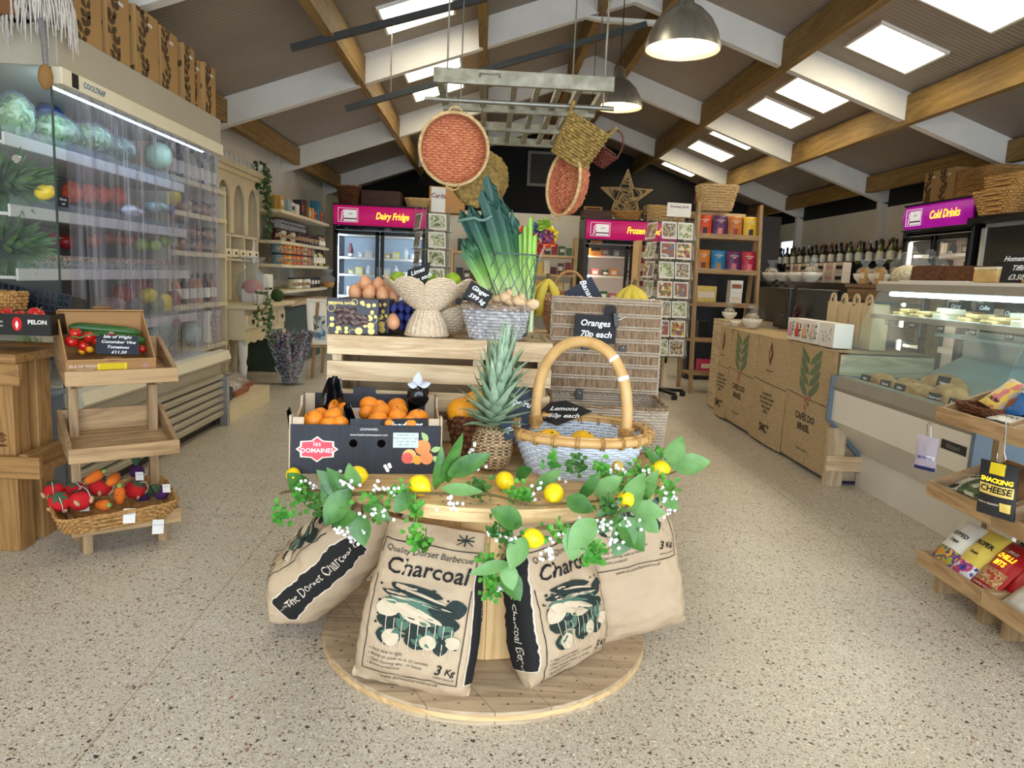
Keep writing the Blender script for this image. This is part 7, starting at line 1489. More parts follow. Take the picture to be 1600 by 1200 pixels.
# ---- ladder shelf with chocolate pouches
ls = thing('ladder_shelf', 'leaning timber ladder shelf of chocolate pouches right of the card spinner', 'shelf unit', (2.52, 7.75, 0)); LZ = (.22, .57, .945, 1.29, 1.655)
for s in (-1, 1):
 b = MB(); b.bar((s * .33, -.12, 0), (s * .33, .12, 2.0), .035, .06, up=(0, 1, 0)); b.build('upright', OAKz, ls, bevel=.003); b = MB(); b.bar((s * .33, .38, 0), (s * .33, .14, 1.95), .035, .05, up=(0, 1, 0)); b.build('rear_upright', OAKz, ls)
for z in LZ: b = MB(); y0 = -.12 + .12 * z; b.box((0, y0 + .13, z - .012), (.70, .30, .02)); sh = b.build('shelf', OAK, ls); b = MB(); b.box((0, y0 - .02, z + .012), (.70, .012, .03)); b.build('lip', OAK, sh)
for i in range(8):
 r = i // 4; k = i % 4; n, c, c2 = CHOC[i]; z = LZ[4 - r]; y0 = 7.75 - .12 + .12 * z
 pouch('chocolate_pouch', '%s chocolate pouch on the %s row of the ladder shelf' % (n, ('top', 'second')[r]), 'pouch', (2.52 - .245 + .165 * k, y0 + .06, z + .001), (R_(-6), 0, 0), .155, .225, .06, mat('pouch_' + n.replace(' ', '_'), c, .4, .05), (('HAWAIIAN', .018, 0, .17, M_cream), ('BLISS', .018, 0, .15, M_cream)), ((0, .06, .05, .06, mat('pouchart_%d' % i, c2, .5)), (0, .02, .09, .015, M_cream)), 'chocolate pouches')
for i, (x, z, w, h, m, l) in enumerate(((-.2, 3, .22, .19, M_gold, 'gold gift tin'), (.12, 3, .13, .13, M_paperwhite, 'white box of truffles, lower'), (-.22, 2, .1, .2, M_fblack, 'black bottle shaped pack'), (.0, 2, .12, .14, M_wrapA, 'gold wrapped gift'), (-.12, 1, .24, .14, mat('pink_pack', (196, 50, 90), .5), 'pink gift pack'), (.08, 1, .12, .12, mat('mint_pack', (60, 160, 140), .5), 'mint green pack'), (-.24, 4 - 1 + .0, .0, .0, None, ''))):
 if m: zz = LZ[{3: 2, 2: 1, 1: 0}[z]]; pack('gift_pack', '%s on the ladder shelf, %s level from the floor' % (l, ('lowest', 'second', 'third')[{3: 2, 2: 1, 1: 0}[z]]), 'packet', (2.52 + x, 7.75 - .02 + .12 * zz, zz), 0, w, .12, h, m, M_cream if w > .12 else None)
pack('gift_pack', 'white box of truffles stacked on another, ladder shelf third level', 'packet', (2.64, 7.84, LZ[2] + .132), 0, .13, .12, .13, M_paperwhite, mat('truffle_print', (150, 90, 70), .6))
basket('ladder_basket', 'pale ribbed willow basket on top of the ladder shelf', 'basket', (2.42, 8.05, 1.93), 0, .15, .12, .21, .15, .27, WK_pale, 4, 10, 22, .006, .006); basket('hooped_basket', 'brown willow basket with a hoop handle behind the spinner header', 'basket', (2.62, 9.0, 2.0), 0, .12, .10, .17, .13, .15, WK_dark, 2.2, 7, 30, .005, .007, handle='arch')
b = MB(); b.box((0, 0, 0), (.75, .4, .04)); tag(b.build('high_shelf', PINE, loc=(2.42, 8.35, 1.91)), 'pine board carrying willow baskets above the ladder shelf', 'shelf'); b = MB(); b.box((0, 0, .98), (1.0, .4, 1.96)); tag(b.build('tall_cupboard', M_fblack, loc=(2.95, 9.0, .02)), 'dark tall cupboard behind the ladder shelf', 'cupboard')
# ---- burlap fronted counter
M_burl = mat('burlap', (168, 144, 106), .9, scale=60, c2=(192, 168, 128), bump=.5, bscale=300); M_leafp = mat('print_sage', (96, 116, 84), .9, .1, 60); M_brownp = mat('print_brown', (84, 40, 28), .9, .1); M_inkp = mat('print_faded_black', (58, 48, 38), .9, .1); M_pinkp = mat('print_berry', (176, 104, 90), .9)
bc_ = thing('burlap_counter', 'long shop counter clad in printed coffee sacks', 'counter', (2.05, 5.33, 0), R_(-90)); CLW = 2.2     # local x runs towards the camera
b = MB(); b.box((0, .32, .40), (CLW, .56, .76)); b.build('core', PALLETy, bc_); b = MB(); b.grid(lambda u, v: ((u - .5) * CLW, .02 + .6 * v, .79 + .004 * noise.noise(V((u * 20, v * 6, 0)))), 60, 10); b.build('burlap_top', M_burl, bc_)
for k, (x0, x1) in enumerate(((-1.11, -.80), (-.80, -.20), (-.20, .43), (.43, 1.10))):
 bot = .02 + .02 * (k % 2)
 def F(x, z, o=0, x0=x0, x1=x1): u = (x - x0) / (x1 - x0); return V((x, .028 - o - .012 * sin(pi * u) - .006 * noise.noise(V((x * 5, z * 3, k))) - (.010 * (.8 - z)), z))
 b = MB(); b.grid(lambda u, v: F(x0 + (x1 - x0) * u + .015 * (1 - v) * sin(k * 2), bot + (.795 - bot) * v + (.012 * noise.noise(V((u * 16, k, 0))) * (1 - v))), 24, 24); sk = b.build('coffee_sack', M_burl, bc_)
 cx = (x0 + x1) / 2; sw = (x1 - x0); b = MB(); b.grid(lambda u, v: F(x0 + sw * u, .47 - .02 * u + .004 * v, .003), 20, 1); b.build('seam', M_inkp, sk)
 def T(s, size, x, z, m, sh=0, bold=.02):
  vs, fs = textmesh(s, size, sh, 'CENTER', 1, bold); b = MB(); b.add([F(x + q[0], z + q[1], .003) for q in vs], fs); b.build('lettering', m, sk)
 if k % 2:
  b = MB()
  for i in range(4):
   for s in (-1, 1):
    z0 = .475 + .068 * i; pts = [(cx + s * .008, z0), (cx + s * .07, z0 + .012), (cx + s * .13, z0 + .06), (cx + s * .14, z0 + .115), (cx + s * .075, z0 + .075), (cx + s * .02, z0 + .035)]
    b.add([F(x, min(.785, z), .003) for x, z in pts], [(0, 1, 2, 5), (2, 3, 4, 5)])
  b.build('leaf_print', M_leafp, sk); b = MB()
  for x, z in ((-.02, .45), (.02, .43), (-.015, .40), (.035, .47)): b.add([F(cx + x + .014 * cos(a), z + .018 * sin(a), .004) for a in [2 * pi * j / 10 for j in range(10)]], [tuple(range(10))])
  b.build('berry_print', M_pinkp, sk); T('CAF\u00c9S DO', .062, cx, .335, M_inkp); T('BRASIL', .062, cx, .27, M_inkp); T('Produto do Brasil', .022, cx, .13, M_leafp)
 else:
  b = MB(); b.add([F(cx + x, z, .003) for x, z in ((0, .585), (.038, .675), (0, .765), (-.038, .675))], [(0, 1, 2, 3)]); dm = b.build('diamond_print', M_brownp, sk); b = MB(); b.add([F(cx + x, z, .005) for x, z in ((0, .63), (.018, .675), (0, .72), (-.018, .675))], [(0, 1, 2, 3)]); b.build('diamond_mark', M_burl, dm)
  T('cafe especial', .022, cx, .555, M_inkp);
  for i, s in enumerate(('COOPERATIVA', 'DOS CAFEICULTORES', 'DE GUAXUPE LTDA', 'MINAS GERAIS', 'BRASIL')): T(s, .026, cx, .38 - .032 * i, M_inkp)
  T('SMC\u00b0', .085, cx, .13, M_inkp)
pe = thing('pallet_end', 'raw timber pallet end showing between burlap counter and deli', 'pallet', (2.30, 4.20, 0));
for x, z0, z1 in ((-.2, 0, .35), (.1, 0, .35)): b = MB(); b.box((x, 0, (z0 + z1) / 2), (.10, .05, z1 - z0)); b.build('block', PALLETz, pe)
b = MB(); b.box((-.05, -.03, .14), (.42, .02, .09)); b.build('board', PALLET, pe); b = MB(); b.box((-.02, .05, .1), (.34, .03, .2)); b.build('blue_panel', mat('deep_blue_panel', (24, 30, 70), .6), pe)
# on the counter
M_bw = mat('white_bowl', (226, 220, 208), .3, .03, coat=.4)
def bowl(label, loc, r, cello=False, grp=None):
 t = thing('bowl', label, 'bowl', loc, group=grp); b = MB(); b.lathe([(r * .5, 0), (r * .55, .01), (r * .9, r * .55), (r, r * .95), (r * .95, r * .95), (r * .8, r * .5), (0, .02)], 20); b.build('bowl', M_bw, t)
 if cello: b = MB(); b.lathe([(r * .8, r * .8), (r * .7, r * 1.3), (r * .2, r * 1.7), (r * .6, r * 2.3)], 14); b.build('cellophane', M_cello, t); b = MB(); b.ell((0, 0, r), (r * .7, r * .7, r * .5), 12, 8); b.build('contents', M_wrapA, t)
bowl('white bowl in clear wrap on the far end of the burlap counter', (2.28, 6.25, .797), .085, True); bowl('small white cup beside the wrapped bowl on the counter', (2.2, 6.42, .797), .05); bowl('patterned bowl in clear wrap at the counter corner', (2.26, 6.8, .84), .07, True)
b = MB(); b.box((0, 0, .41), (.5, .3, .82)); tag(b.build('end_cabinet', PALLETy, loc=(2.4, 6.75, .02)), 'low timber cabinet at the far end of the burlap counter', 'cabinet')
for i, y in enumerate((6.65, 5.80)):
 t = thing('till_screen', 'black till back panel behind the burlap counter, %s of two' % ('farther', 'nearer')[i], 'till', (2.62, y, .797), R_(-90)); b = MB(); b.box((0, 0, .18), (.72, .04, .35)); b.build('panel', M_fblack, t, bevel=.01); b = MB(); b.box((0, .12, .02), (.3, .2, .04)); b.build('foot', M_fblack, t); b = MB(); b.box((.25, -.024, .12), (.06, .006, .006)); b.build('latch', M_chrome, t)
t = thing('dried_chillies', 'hanging bunch of dried red chillies against the black till panel', 'chillies', (2.55, 5.98, .80)); b = MB(); random.seed(2); b.tube([(0, 0, .32), (0, 0, .22)], .003, 5)
for k in range(22): z = .06 + .18 * random.random(); a = random.random() * 6; b.leaf((0, 0, z), (cos(a), sin(a), -1), (0, 0, 1), .07, .018, .2, .5, 4)
b.build('chillies', mat('dark_chilli', (70, 16, 18), .4), t)
M_gin = mat('gin_box_white', (232, 228, 220), .5, .02)
for i in range(6):
 pinks = ((214, 150, 160), (196, 70, 50), (216, 160, 110), (206, 180, 160), (236, 232, 226), (236, 232, 226)); y = 5.10 - .118 * i - (.04 if i > 3 else 0); w_ = .112 if i < 4 else .20
 if i == 5: continue
 if i == 4: y = 4.55
 t = thing('bottle_box', 'white bottle carton at the counter front, %s' % (ORD[i] + ' from left' if i < 4 else 'wide plain one with a black floral print'), 'carton', (2.14, y, .797), R_(-90), 'white bottle cartons'); b = MB(); b.box((0, .06, .075), (w_, .12, .15)); b.build('carton', M_gin, t, bevel=.002)
 if i < 4: b = MB(); b.lathe([(.022, .03), (.03, .05), (.03, .07), (.012, .10), (.012, .125), (0, .125)], 12, c=(-.005, -.006, 0), ay=.2); b.build('bottle_picture', mat('gin_art_%d' % i, pinks[i], .5), t)
 b = MB(); rs = random.Random(i)
 for k in range(14): b.leaf((rs.uniform(-.3, .3) * w_ if i == 4 else .035 + rs.uniform(-.01, .01), -.0012, .03 + .09 * rs.random()), (rs.uniform(-1, 1), 0, rs.uniform(-.3, 1)), (0, -1, 0), .018, .008, 0, 0, 3)
 b.build('floral_print', M_ink, t)
for i in range(4):
 t = thing('kraft_carton', 'kraft carton with rounded tab and botanical print, %s of four behind the white ones' % ORD[i], 'carton', (2.36, 4.98 - .16 * i, .797), R_(-90), 'kraft bottle cartons'); b = MB(); b.box((0, .05, .14), (.13, .1, .28)); b.prism([(-.045, .28), (.045, .28)] + [(.045 * cos(a), .29 + .05 * sin(a)) for a in [pi * k / 10 for k in range(11)]], 0, .006, fr=lambda x, z, y: (x, y, z)); b.build('carton', mat('kraft_pale', (206, 184, 146), .7, .05), t)
 b = MB(); rs = random.Random(i)
 for k in range(9): b.leaf((rs.uniform(-.02, .02), -.001, .27 + .04 * rs.random()), (rs.uniform(-1, 1), 0, rs.uniform(-.5, 1)), (0, -1, 0), .02, .008, 0, 0, 3)
 b.build('botanical_print', M_ink, t)
ps = thing('pallet_shelf', 'brown pallet board shelf behind the kraft cartons', 'shelf', (2.62, 4.85, 0), R_(-90)); PB = wood('dark_pallet', (96, 68, 38), (132, 98, 58), 0)
for z in (1.03, 1.13, .9): b = MB(); b.box((0, 0, z), (.9, .02, .08)); b.build('board', PB, ps)
b = MB(); b.box((0, .12, 1.19), (.95, .28, .025)); b.build('top', PB, ps);
for x in (-.4, .4): b = MB(); b.box((x, .12, .6), (.06, .08, 1.2)); b.build('post', PB, ps)
for i in range(3): pack('kraft_tag_box', 'small kraft carton standing on the pallet shelf, %s from left' % ORD[i], 'carton', (2.62, 5.1 - .2 * i, 1.204), R_(-90), .07, .03, .11, M_bag, M_cream, 'kraft cartons on the pallet shelf')
# back display: bowls and sweets jars on a long worktop behind the counter
wk2 = thing('back_worktop', 'dark worktop behind the till with bowls and preserve jars', 'worktop', (3.25, 7.2, 0)); b = MB(); b.box((0, 0, 1.2), (.5, 2.2, .03)); b.build('top', M_fblack, wk2); b = MB(); b.box((0, 0, .6), (.45, 2.1, 1.17)); b.build('body', M_fblack, wk2)
for i in range(4): bowl('white bowl on the dark worktop behind the till, %s from left' % ORD[i], (3.12, 8.1 - i * .34, 1.217), .10, i in (0, 3), 'white bowls behind the till')
for k in range(2):
 for i in range(7): pack('preserve_box', 'cream boxed preserve behind the white bowls, %s from left, %s layer' % (ORD[i], ('lower', 'upper')[k]), 'packet', (3.36, 8.15 - i * .2, 1.217 + .10 * k), R_(-90), .15, .08, .098, mat('preserve_cream', (206, 190, 170), .6, .05), mat('preserve_pink', (196, 150, 150), .6) if i % 2 else M_black, 'boxed preserves behind the till')
M_sweet = cells('sweets', [(226, 210, 170), (206, 180, 120), (236, 230, 210), (180, 150, 100)], 40, .4)
def cloche(label, loc, r, h):
 t = thing('glass_jar', label, 'glass jar', loc); b = MB(); b.lathe([(r * .8, 0), (r, .03), (r * 1.02, h * .55), (r * .7, h * .72), (r * .72, h * .76), (r * .3, h * .84), (0, h * .85)], 20); b.build('glass', M_glass, t); b = MB(); b.ell((0, 0, h * .9), r * .24, 12, 8); b.build('knob', M_glass, t); b = MB(); b.ell((0, 0, h * .25), (r * .9, r * .9, h * .26), 18, 10, fn=lambda u, v: 1 + .12 * noise.noise(V((cos(6.28 * u) * 9, sin(6.28 * u) * 9, v * 14)))); b.build('sweets', M_sweet, t)
cloche('glass sweet jar with knobbed lid left of the brown cakes', (2.60, 4.52, 1.204), .11, .24); cloche('glass cake dome behind the brown cakes', (2.95, 4.9, 1.204), .13, .24)
for i, (x, y) in enumerate(((2.58, 5.02), (2.58, 5.22))): bowl('white wrapped bowl on the pallet shelf end, %s one' % ('nearer', 'farther')[i], (x + .1, y, 1.204), .075, True, 'wrapped bowls on the pallet shelf')
# ---- wine along the right wall
b = MB(); b.box((0, 0, 0), (.34, 4.9, .05)); b.box((.05, 0, -.75), (.2, 4.8, 1.4)); tag(b.build('wine_shelf', M_fblack, loc=(4.90, 10.75, 1.47)), 'long black shelf of wine along the right wall', 'shelf')
WB = None; WCOL = [('dark green', G_green, (20, 18, 18)), ('dark red', G_red, (150, 70, 40)), ('black', G_black, (20, 18, 18)), ('olive', gm('glass_olive', (90, 96, 44)), (60, 66, 40)), ('dark red', G_red, (200, 200, 196))]
for i in range(36):
 y = 13.0 - i * .131; n, m, cc = WCOL[(i // 3 + (i % 2)) % 5] if i < 30 else WCOL[(3, 3, 3, 0, 1, 0)[i - 30]]; loc = (4.83 + .06 * (i % 2), y, 1.497); lb = '%s wine bottle on the right wall shelf, %s from the far end' % (n, ORD[i])
 if WB is None: WB = proto_bottle('wine_bottle', lb, 'bottle', loc, .31, .04, m, mat('capsule_0', cc, .4), group='wine on the right wall shelf'); WB.rotation_euler = (0, 0, R_(-70))
 else: dup(WB, loc, R_(-70 + (i * 13 % 20)), lb, swap={'glass_body': m, 'capsule': mat('capsule_%d' % (cc[0]), cc, .4)})
for i in range(30):
 n, m, cc = WCOL[(i // 4 + 2 * (i % 2)) % 5]; dup(WB, (4.98, 12.95 - i * .158, 1.497), R_(-70), '%s wine bottle in the rear row by the right wall, %s from far end' % (n, ORD[i]), swap={'glass_body': m, 'capsule': mat('capsule_%d' % (cc[0]), cc, .4)})
# ---- baskets and boxes over the drinks fridge, menu boards
for i, y in enumerate((7.68, 7.42)): floral_box('tan floral box over the cold drinks fridge, %s' % ('left one', 'right one')[i], (4.66, y, 2.075), R_(-90), .25, .24, .33, group='floral boxes over the drinks fridge')
basket('picnic_hamper', 'closed honey wicker hamper over the cold drinks fridge', 'hamper', (4.72, 6.98, 2.075), R_(-90), .27, .2, .27, .2, .26, WK_honey, 8, 10, 44, .005, .008, lid=True)
mb_ = thing('menu_board', 'white framed blackboard menu beside the cold drinks fridge', 'menu board', (4.45, 6.15, 1.03), R_(-90)); b = MB(); b.box((0, .01, .38), (.94, .02, .78)); b.build('slate', mat('menu_slate', (44, 42, 36), .6, .1), mb_)
b = MB()
for c, s in (((-.45, 0, .38), (.05, .04, .80)), ((.42, 0, .38), (.05, .04, .80)), ((0, 0, .76), (.95, .04, .05)), ((0, 0, 0), (.95, .04, .05))): b.box(c, s)
b.build('frame', mat('frame_grey', (186, 184, 176), .5), mb_); b = MB(); b.box((0, .14, -.13), (.98, .22, 1.78)); b.build('cabinet', M_fblack, mb_)
basket('deep_basket', 'honey willow crate basket hung at the right over the menu board', 'basket', (4.42, 6.28, 1.85), R_(-90), .20, .14, .27, .19, .20, WK_honey, 7, 9, 40, .005, .009); basket('tray_basket', 'willow tray basket with rope ears stacked on the deep basket', 'basket', (4.42, 6.22, 2.055), R_(-90), .22, .14, .24, .16, .11, WK_honey, 7, 5, 40, .005, .009, handle='ears', hm=WK_pale)
b = MB(); b.box((0, 0, 0), (.45, 1.04, .05)); tag(b.build('basket_shelf', M_fblack, loc=(4.52, 6.12, 1.822)), 'black shelf above the menu board carrying willow baskets', 'shelf')
# ================================================================ deli counter
M_deli = mat('deli_white', (226, 220, 208), .4, .03, 3, coat=.2); M_delig = mat('deli_grey_trim', (150, 142, 126), .4, .05); M_delib = mat('deli_end_blue', (104, 122, 138), .4, .05); M_dint = mat('deli_inside', (190, 204, 204), .4, .03, metal=.2)
dl = thing('deli_counter', 'white glass fronted deli counter on the right with sloping front', 'deli counter', (2.05, 0, 0)); Y0, Y1 = 2.90, 4.21
def DP(name, poly, m, y0=Y0, y1=Y1, par=None): b = MB(); b.prism([(x - 2.05, z) for x, z in poly], y0, y1, fr=lambda x, z, y: (x, y, z)); return b.build(name, m, par or dl)
DP('front_panel', [(2.05, .40), (2.05, .575), (2.09, .575), (2.09, .40)], M_deli); DP('trim_band', [(2.055, .575), (2.04, .60), (2.05, .66), (2.12, .66), (2.12, .575)], M_delig); DP('sloping_underside', [(2.05, .40), (2.25, .20), (2.85, .20), (2.85, .40)], M_deli); DP('base', [(2.25, .0), (2.25, .20), (2.85, .20), (2.85, 0)], M_deli)
DP('well_floor', [(2.12, .575), (2.12, .60), (2.80, .60), (2.80, .575)], M_dint); DP('back_wall', [(2.80, .4), (2.80, .95), (2.85, .95), (2.85, .4)], M_dint); DP('back_step', [(2.62, .60), (2.62, .70), (2.80, .80), (2.80, .60)], M_dint); DP('rear_shelf', [(2.62, .915), (2.62, .93), (2.84, .93), (2.84, .915)], M_dint)
DP('canopy', [(2.24, 1.16), (2.24, 1.20), (2.86, 1.20), (2.86, 1.16)], M_delig); DP('canopy_top', [(2.25, 1.20), (2.25, 1.215), (2.86, 1.215), (2.86, 1.20)], M_white)
for y in (Y0, Y1 - .02): DP('end_panel', [(2.03, .66), (2.025, .40), (2.24, .17), (2.86, .17), (2.86, .66)], M_delib, y - .005, y + .02)
DP('rear_post', [(2.82, .9), (2.82, 1.17), (2.85, 1.17), (2.85, .9)], M_delig, Y1 - .05, Y1 - .01); DP('rear_post', [(2.82, .9), (2.82, 1.17), (2.85, 1.17), (2.85, .9)], M_delig, Y0 + .01, Y0 + .05)
M_dg = clear('deli_glass', (250, 254, 253), .015)
DP('sloping_glass', [(2.06, .66), (2.255, 1.16), (2.261, 1.16), (2.066, .66)], M_dg); DP('end_glass', [(2.07, .66), (2.262, 1.155), (2.82, 1.155), (2.82, .66)], M_dg, Y1 - .012, Y1 - .006); DP('end_glass', [(2.07, .66), (2.262, 1.155), (2.82, 1.155), (2.82, .66)], M_dg, Y0 + .006, Y0 + .012)
sh = DP('glass_shelf', [(2.22, 1.02), (2.22, 1.028), (2.72, 1.028), (2.72, 1.02)], clear('shelf_glass', (236, 248, 245), .10), Y0 + .03, Y1 - .03); DP('shelf_rail', [(2.21, 1.005), (2.21, 1.03), (2.222, 1.03), (2.222, 1.005)], M_delig, Y0 + .03, Y1 - .03, sh)
b = MB(); b.tube([(2.30 - 2.05, Y0 + .06, 1.145), (2.30 - 2.05, Y1 - .06, 1.145)], .012, 8); b.build('light_tube', emit('deli_tube', (206, 240, 255), 16), dl)
b = MB(); b.prism([(2.94 + x, .50 + z) for x, z in ((0, -.02), (.17, -.02), (.17, .02), (0, .02))], -.004, 0, fr=lambda y, z, x: (x, y + .03, z)); bp2 = b.build('maker_plate', M_blackplastic, dl); text('blizzard', .03, mat('plate_grey', (150, 146, 140), .4), bp2, (-.0046, 3.055, .50), (R_(90), 0, R_(-90)))
M_pastry = mat('pastry', (196, 156, 90), .6, scale=16, c2=(226, 196, 136), bump=.4, bscale=50); M_crust = mat('bread_crust', (150, 104, 52), .6, scale=14, c2=(212, 172, 112), bump=.4, bscale=40); M_cake = mat('brown_cake', (66, 36, 18), .8, scale=60, c2=(120, 72, 38), bump=.8, bscale=80); M_choc = mat('chocolate', (44, 26, 18), .5, scale=30, c2=(70, 42, 28), bump=.6, bscale=60)
cakes = [('pale square slice', (.10, .08, .035), M_pastry), ('round golden pastry', (.10, .10, .035), M_pastry), ('iced pale cake', (.11, .09, .05), mat('icing', (230, 220, 190), .5)), ('golden flapjack', (.12, .09, .04), M_crust), ('flat shortbread', (.13, .10, .03), M_pastry), ('iced biscuit stack', (.11, .09, .05), mat('icing', (230, 220, 190), .5))]
for i in range(12):
 n, s, m = cakes[(i * 5) % 6]; t = thing('cake_slice', '%s on the deli glass shelf, %s from left' % (n, ORD[i]), 'cake', (2.36 + .16 * (i % 2), 4.08 - .096 * i, 1.0285), R_(-90), 'cakes on the deli glass shelf'); b = MB()
 for k in range(2): b.box((.03 * (k - .5), .02 * (k - .5), s[2] * .55 * (.5 + k)), (s[0] * .7, s[1], s[2] * .55), (0, 0, .25 * k))
 b.build('slices', m, t, bevel=.006); b = MB(); b.box((0, 0, .0), (.13, .12, .002)); b.build('paper', M_paperwhite, t)
for i, (y, s) in enumerate(((4.02, ('Carrot', 'Cake')), (3.78, ('Coffee', 'Walnut')), (3.56, ('Chocolate',)), (3.36, ('Apple and', 'Blackberry')), (3.16, ('Granny\'s', 'Shortbread')))): board('deli_card', 'black card naming a cake on the deli shelf, %s from left' % ORD[i], (2.60, y, 1.075), (R_(-6), 0, R_(-90)), .14, .085, s, .03, th=.003, cat='price card')
for i in range(5): board('price_tab', 'tiny black price tab under the deli glass shelf, %s from left' % ORD[i], (2.214, 4.0 - .24 * i, .99), (0, 0, R_(-90)), .05, .025, ['\u00a33.50'], .018, th=.002, cat='price card')
for i, (x, y, r, l, braid) in enumerate(((2.24, 4.02, (.06, .11, .05), 'plaited roll at the far end', 1), (2.30, 3.86, (.07, .10, .05), 'second plaited roll', 1), (2.36, 3.66, (.09, .17, .08), 'big round floured loaf at the back', 0), (2.22, 3.62, (.06, .12, .05), 'long plaited loaf in front', 1), (2.24, 3.42, (.08, .10, .07), 'folded pasty shaped loaf', 0), (2.34, 3.30, (.06, .08, .05), 'small pale roll at the near end', 0))):
 t = thing('bread_loaf', l + ' in the deli counter well', 'bread', (x, y, .602 + r[2] * .9)); b = MB(); b.ell((0, 0, 0), r, 28, 16, fn=lambda u, v: 1 + (.2 * abs(sin(5 * pi * v + 4 * pi * u)) if braid else .05 * abs(sin(4 * pi * u))) - .06); b.build('crust', M_crust, t)
for i, (y, s) in enumerate(((4.05, ('Plain', '\u00a32')), (3.84, ('Cheese', 'Twist')), (3.70, ('Olive', 'Bread')), (3.50, ('Vegan',)), (3.40, ('Cheese and', 'Onion')), (3.24, ('Sausage', 'Roll')))): board('deli_card', 'black price card in the deli well among the loaves, %s from left' % ORD[i], (2.15 + .10 * (i == 3), y, .655 + .07 * (i == 3)), (R_(-14), 0, R_(-84)), .085, .065, s, .019, th=.003, cat='price card')
qp = thing('quiche', 'quiche slice on a round slate in the near end of the deli', 'quiche', (2.52, 3.12, .705)); b = MB(); b.lathe([(.14, 0), (.14, .012), (0, .012)], 28); b.build('slate_plate', M_slate, qp); b = MB(); b.lathe([(.15, -.02), (.15, 0), (0, 0)], 28); b.build('wood_board', OAK, qp); b = MB(); b.prism([(-.08, -.04), (.05, -.05), (.06, .05), (-.07, .05)], .012, .08); b.build('pastry_slice', M_pastry, qp); b = MB(); b.lathe([(.05, -.10), (.05, -.02), (0, -.02)], 16); b.build('stand_foot', M_steel, qp)
board('deli_card', 'large black card for Mediterranean veg quiche in the deli', (2.42, 3.02, .765), (R_(-8), 0, R_(-84)), .17, .11, ['Mediterranean', 'Veg Quiche', '\u00a33.75'], .024, th=.003, cat='price card')
for i, (x, y, s, l) in enumerate(((2.42, 3.98, (.13, .30, .075), 'far brown fruit loaf cake'), (2.42, 3.69, (.13, .27, .07), 'near brown fruit loaf cake'))):
 t = thing('loaf_cake', l + ' on the deli counter top', 'cake', (x, y, 1.226)); b = MB(); b.grid(lambda u, v: ((cos(2 * pi * u) * .5) * s[0] * (1 - .15 * v) * (1.25 if abs(cos(2 * pi * u)) < .8 else 1), sin(2 * pi * u) * .5 * s[1] * 1.05, s[2] * v + .006 * noise.noise(V((u * 20, v * 6, i))) * v), 40, 8, cu=True); b.prism([(cos(2 * pi * k / 40) * .5 * s[0] * .85 * (1.25 if abs(cos(2 * pi * k / 40)) < .8 else 1), sin(2 * pi * k / 40) * .5 * s[1] * 1.05) for k in range(40)], s[2] - .01, s[2] + .004); b.build('cake', M_cake, t); b = MB(); b.box((0, 0, -.005), (s[0] * 1.4, s[1] * 1.05, .006)); b.build('board', M_paperwhite, t)
t = thing('sponge_cake', 'cream sponge cake slab beside the tiffin sign on the deli top', 'cake', (2.40, 3.42, 1.218)); b = MB(); b.box((0, 0, .03), (.14, .17, .06)); b.build('sponge', M_pastry, t, bevel=.008); b = MB(); b.box((0, 0, .066), (.14, .17, .014)); b.build('icing', mat('icing', (230, 220, 190), .5), t, bevel=.005)
board('price_sign', 'black board reading homemade tiffin 3.50 on the deli top', (2.36, 3.245, 1.285), (R_(-6), 0, R_(-78)), .16, .13, ['Homemade', 'Tiffin', '\u00a33.50'], .033); board('price_sign', 'black board half hidden behind the sponge cake on the deli top', (2.46, 3.47, 1.27), (R_(-6), 0, R_(-84)), .14, .10, ['Weekend', ' '], .03)
tf = thing('tiffin', 'chocolate tiffin heaped on a round wooden board on the deli top', 'cake', (2.42, 3.02, 1.218)); b = MB(); b.lathe([(.16, 0), (.165, .015), (.15, .02), (0, .02)], 28); b.build('wood_board', OAK, tf); random.seed(31)
for k in range(8): b = MB(); b.box((random.uniform(-.08, .08), random.uniform(-.1, .1), .04 + .035 * (k > 4)), (.07, .06, .04), (random.uniform(-.2, .2), random.uniform(-.2, .2), random.random() * 3)); b.build('tiffin_piece', M_choc, tf, bevel=.006)
# ================================================================ snack stands on the right
R1 = tier_stand('three tier slanted snack stand on the right, next to the deli counter', (1.748, 2.55, 0), R_(-90), .375, .29, (.092, .378, .672)); R2 = tier_stand('second three tier snack stand, cut by the right edge', (1.748, 2.17, 0), R_(-90), .375, .29, (.092, .378, .672))
def RW(k, x, y, z): return (1.748 + y, (2.55, 2.17)[k] - x, z)
LAY = R_(-58)
pouch('snack_pouch', 'white pouch with purple and orange flames on the bottom right tray', 'snack packet', RW(0, -.12, .05, .125), (R_(-40), 0, R_(-90)), .14, .20, .05, mat('snack_white', (226, 224, 214), .4, .03), (('POPPED', .024, 0, .13, M_ink), ('Crisps', .02, 0, .10, M_ink)), ((0, .035, .13, .06, cells('flame_print', [(226, 180, 40), (110, 40, 130), (150, 180, 50), (226, 130, 40)], 30)),))
pouch('snack_pouch', 'yellow pouch lettered PROPER with blue and white clouds', 'snack packet', RW(0, .0, .05, .122), (R_(-40), 0, R_(-90)), .13, .21, .05, mat('snack_yellow', (230, 206, 90), .4, .05), (('PROPER', .026, 0, .145, M_ink), ('Sweet', .018, 0, .10, M_ink)), ((0, .03, .12, .05, cells('cloud_print', [(40, 60, 150), (230, 230, 236), (196, 70, 130), (40, 60, 150)], 26)),))
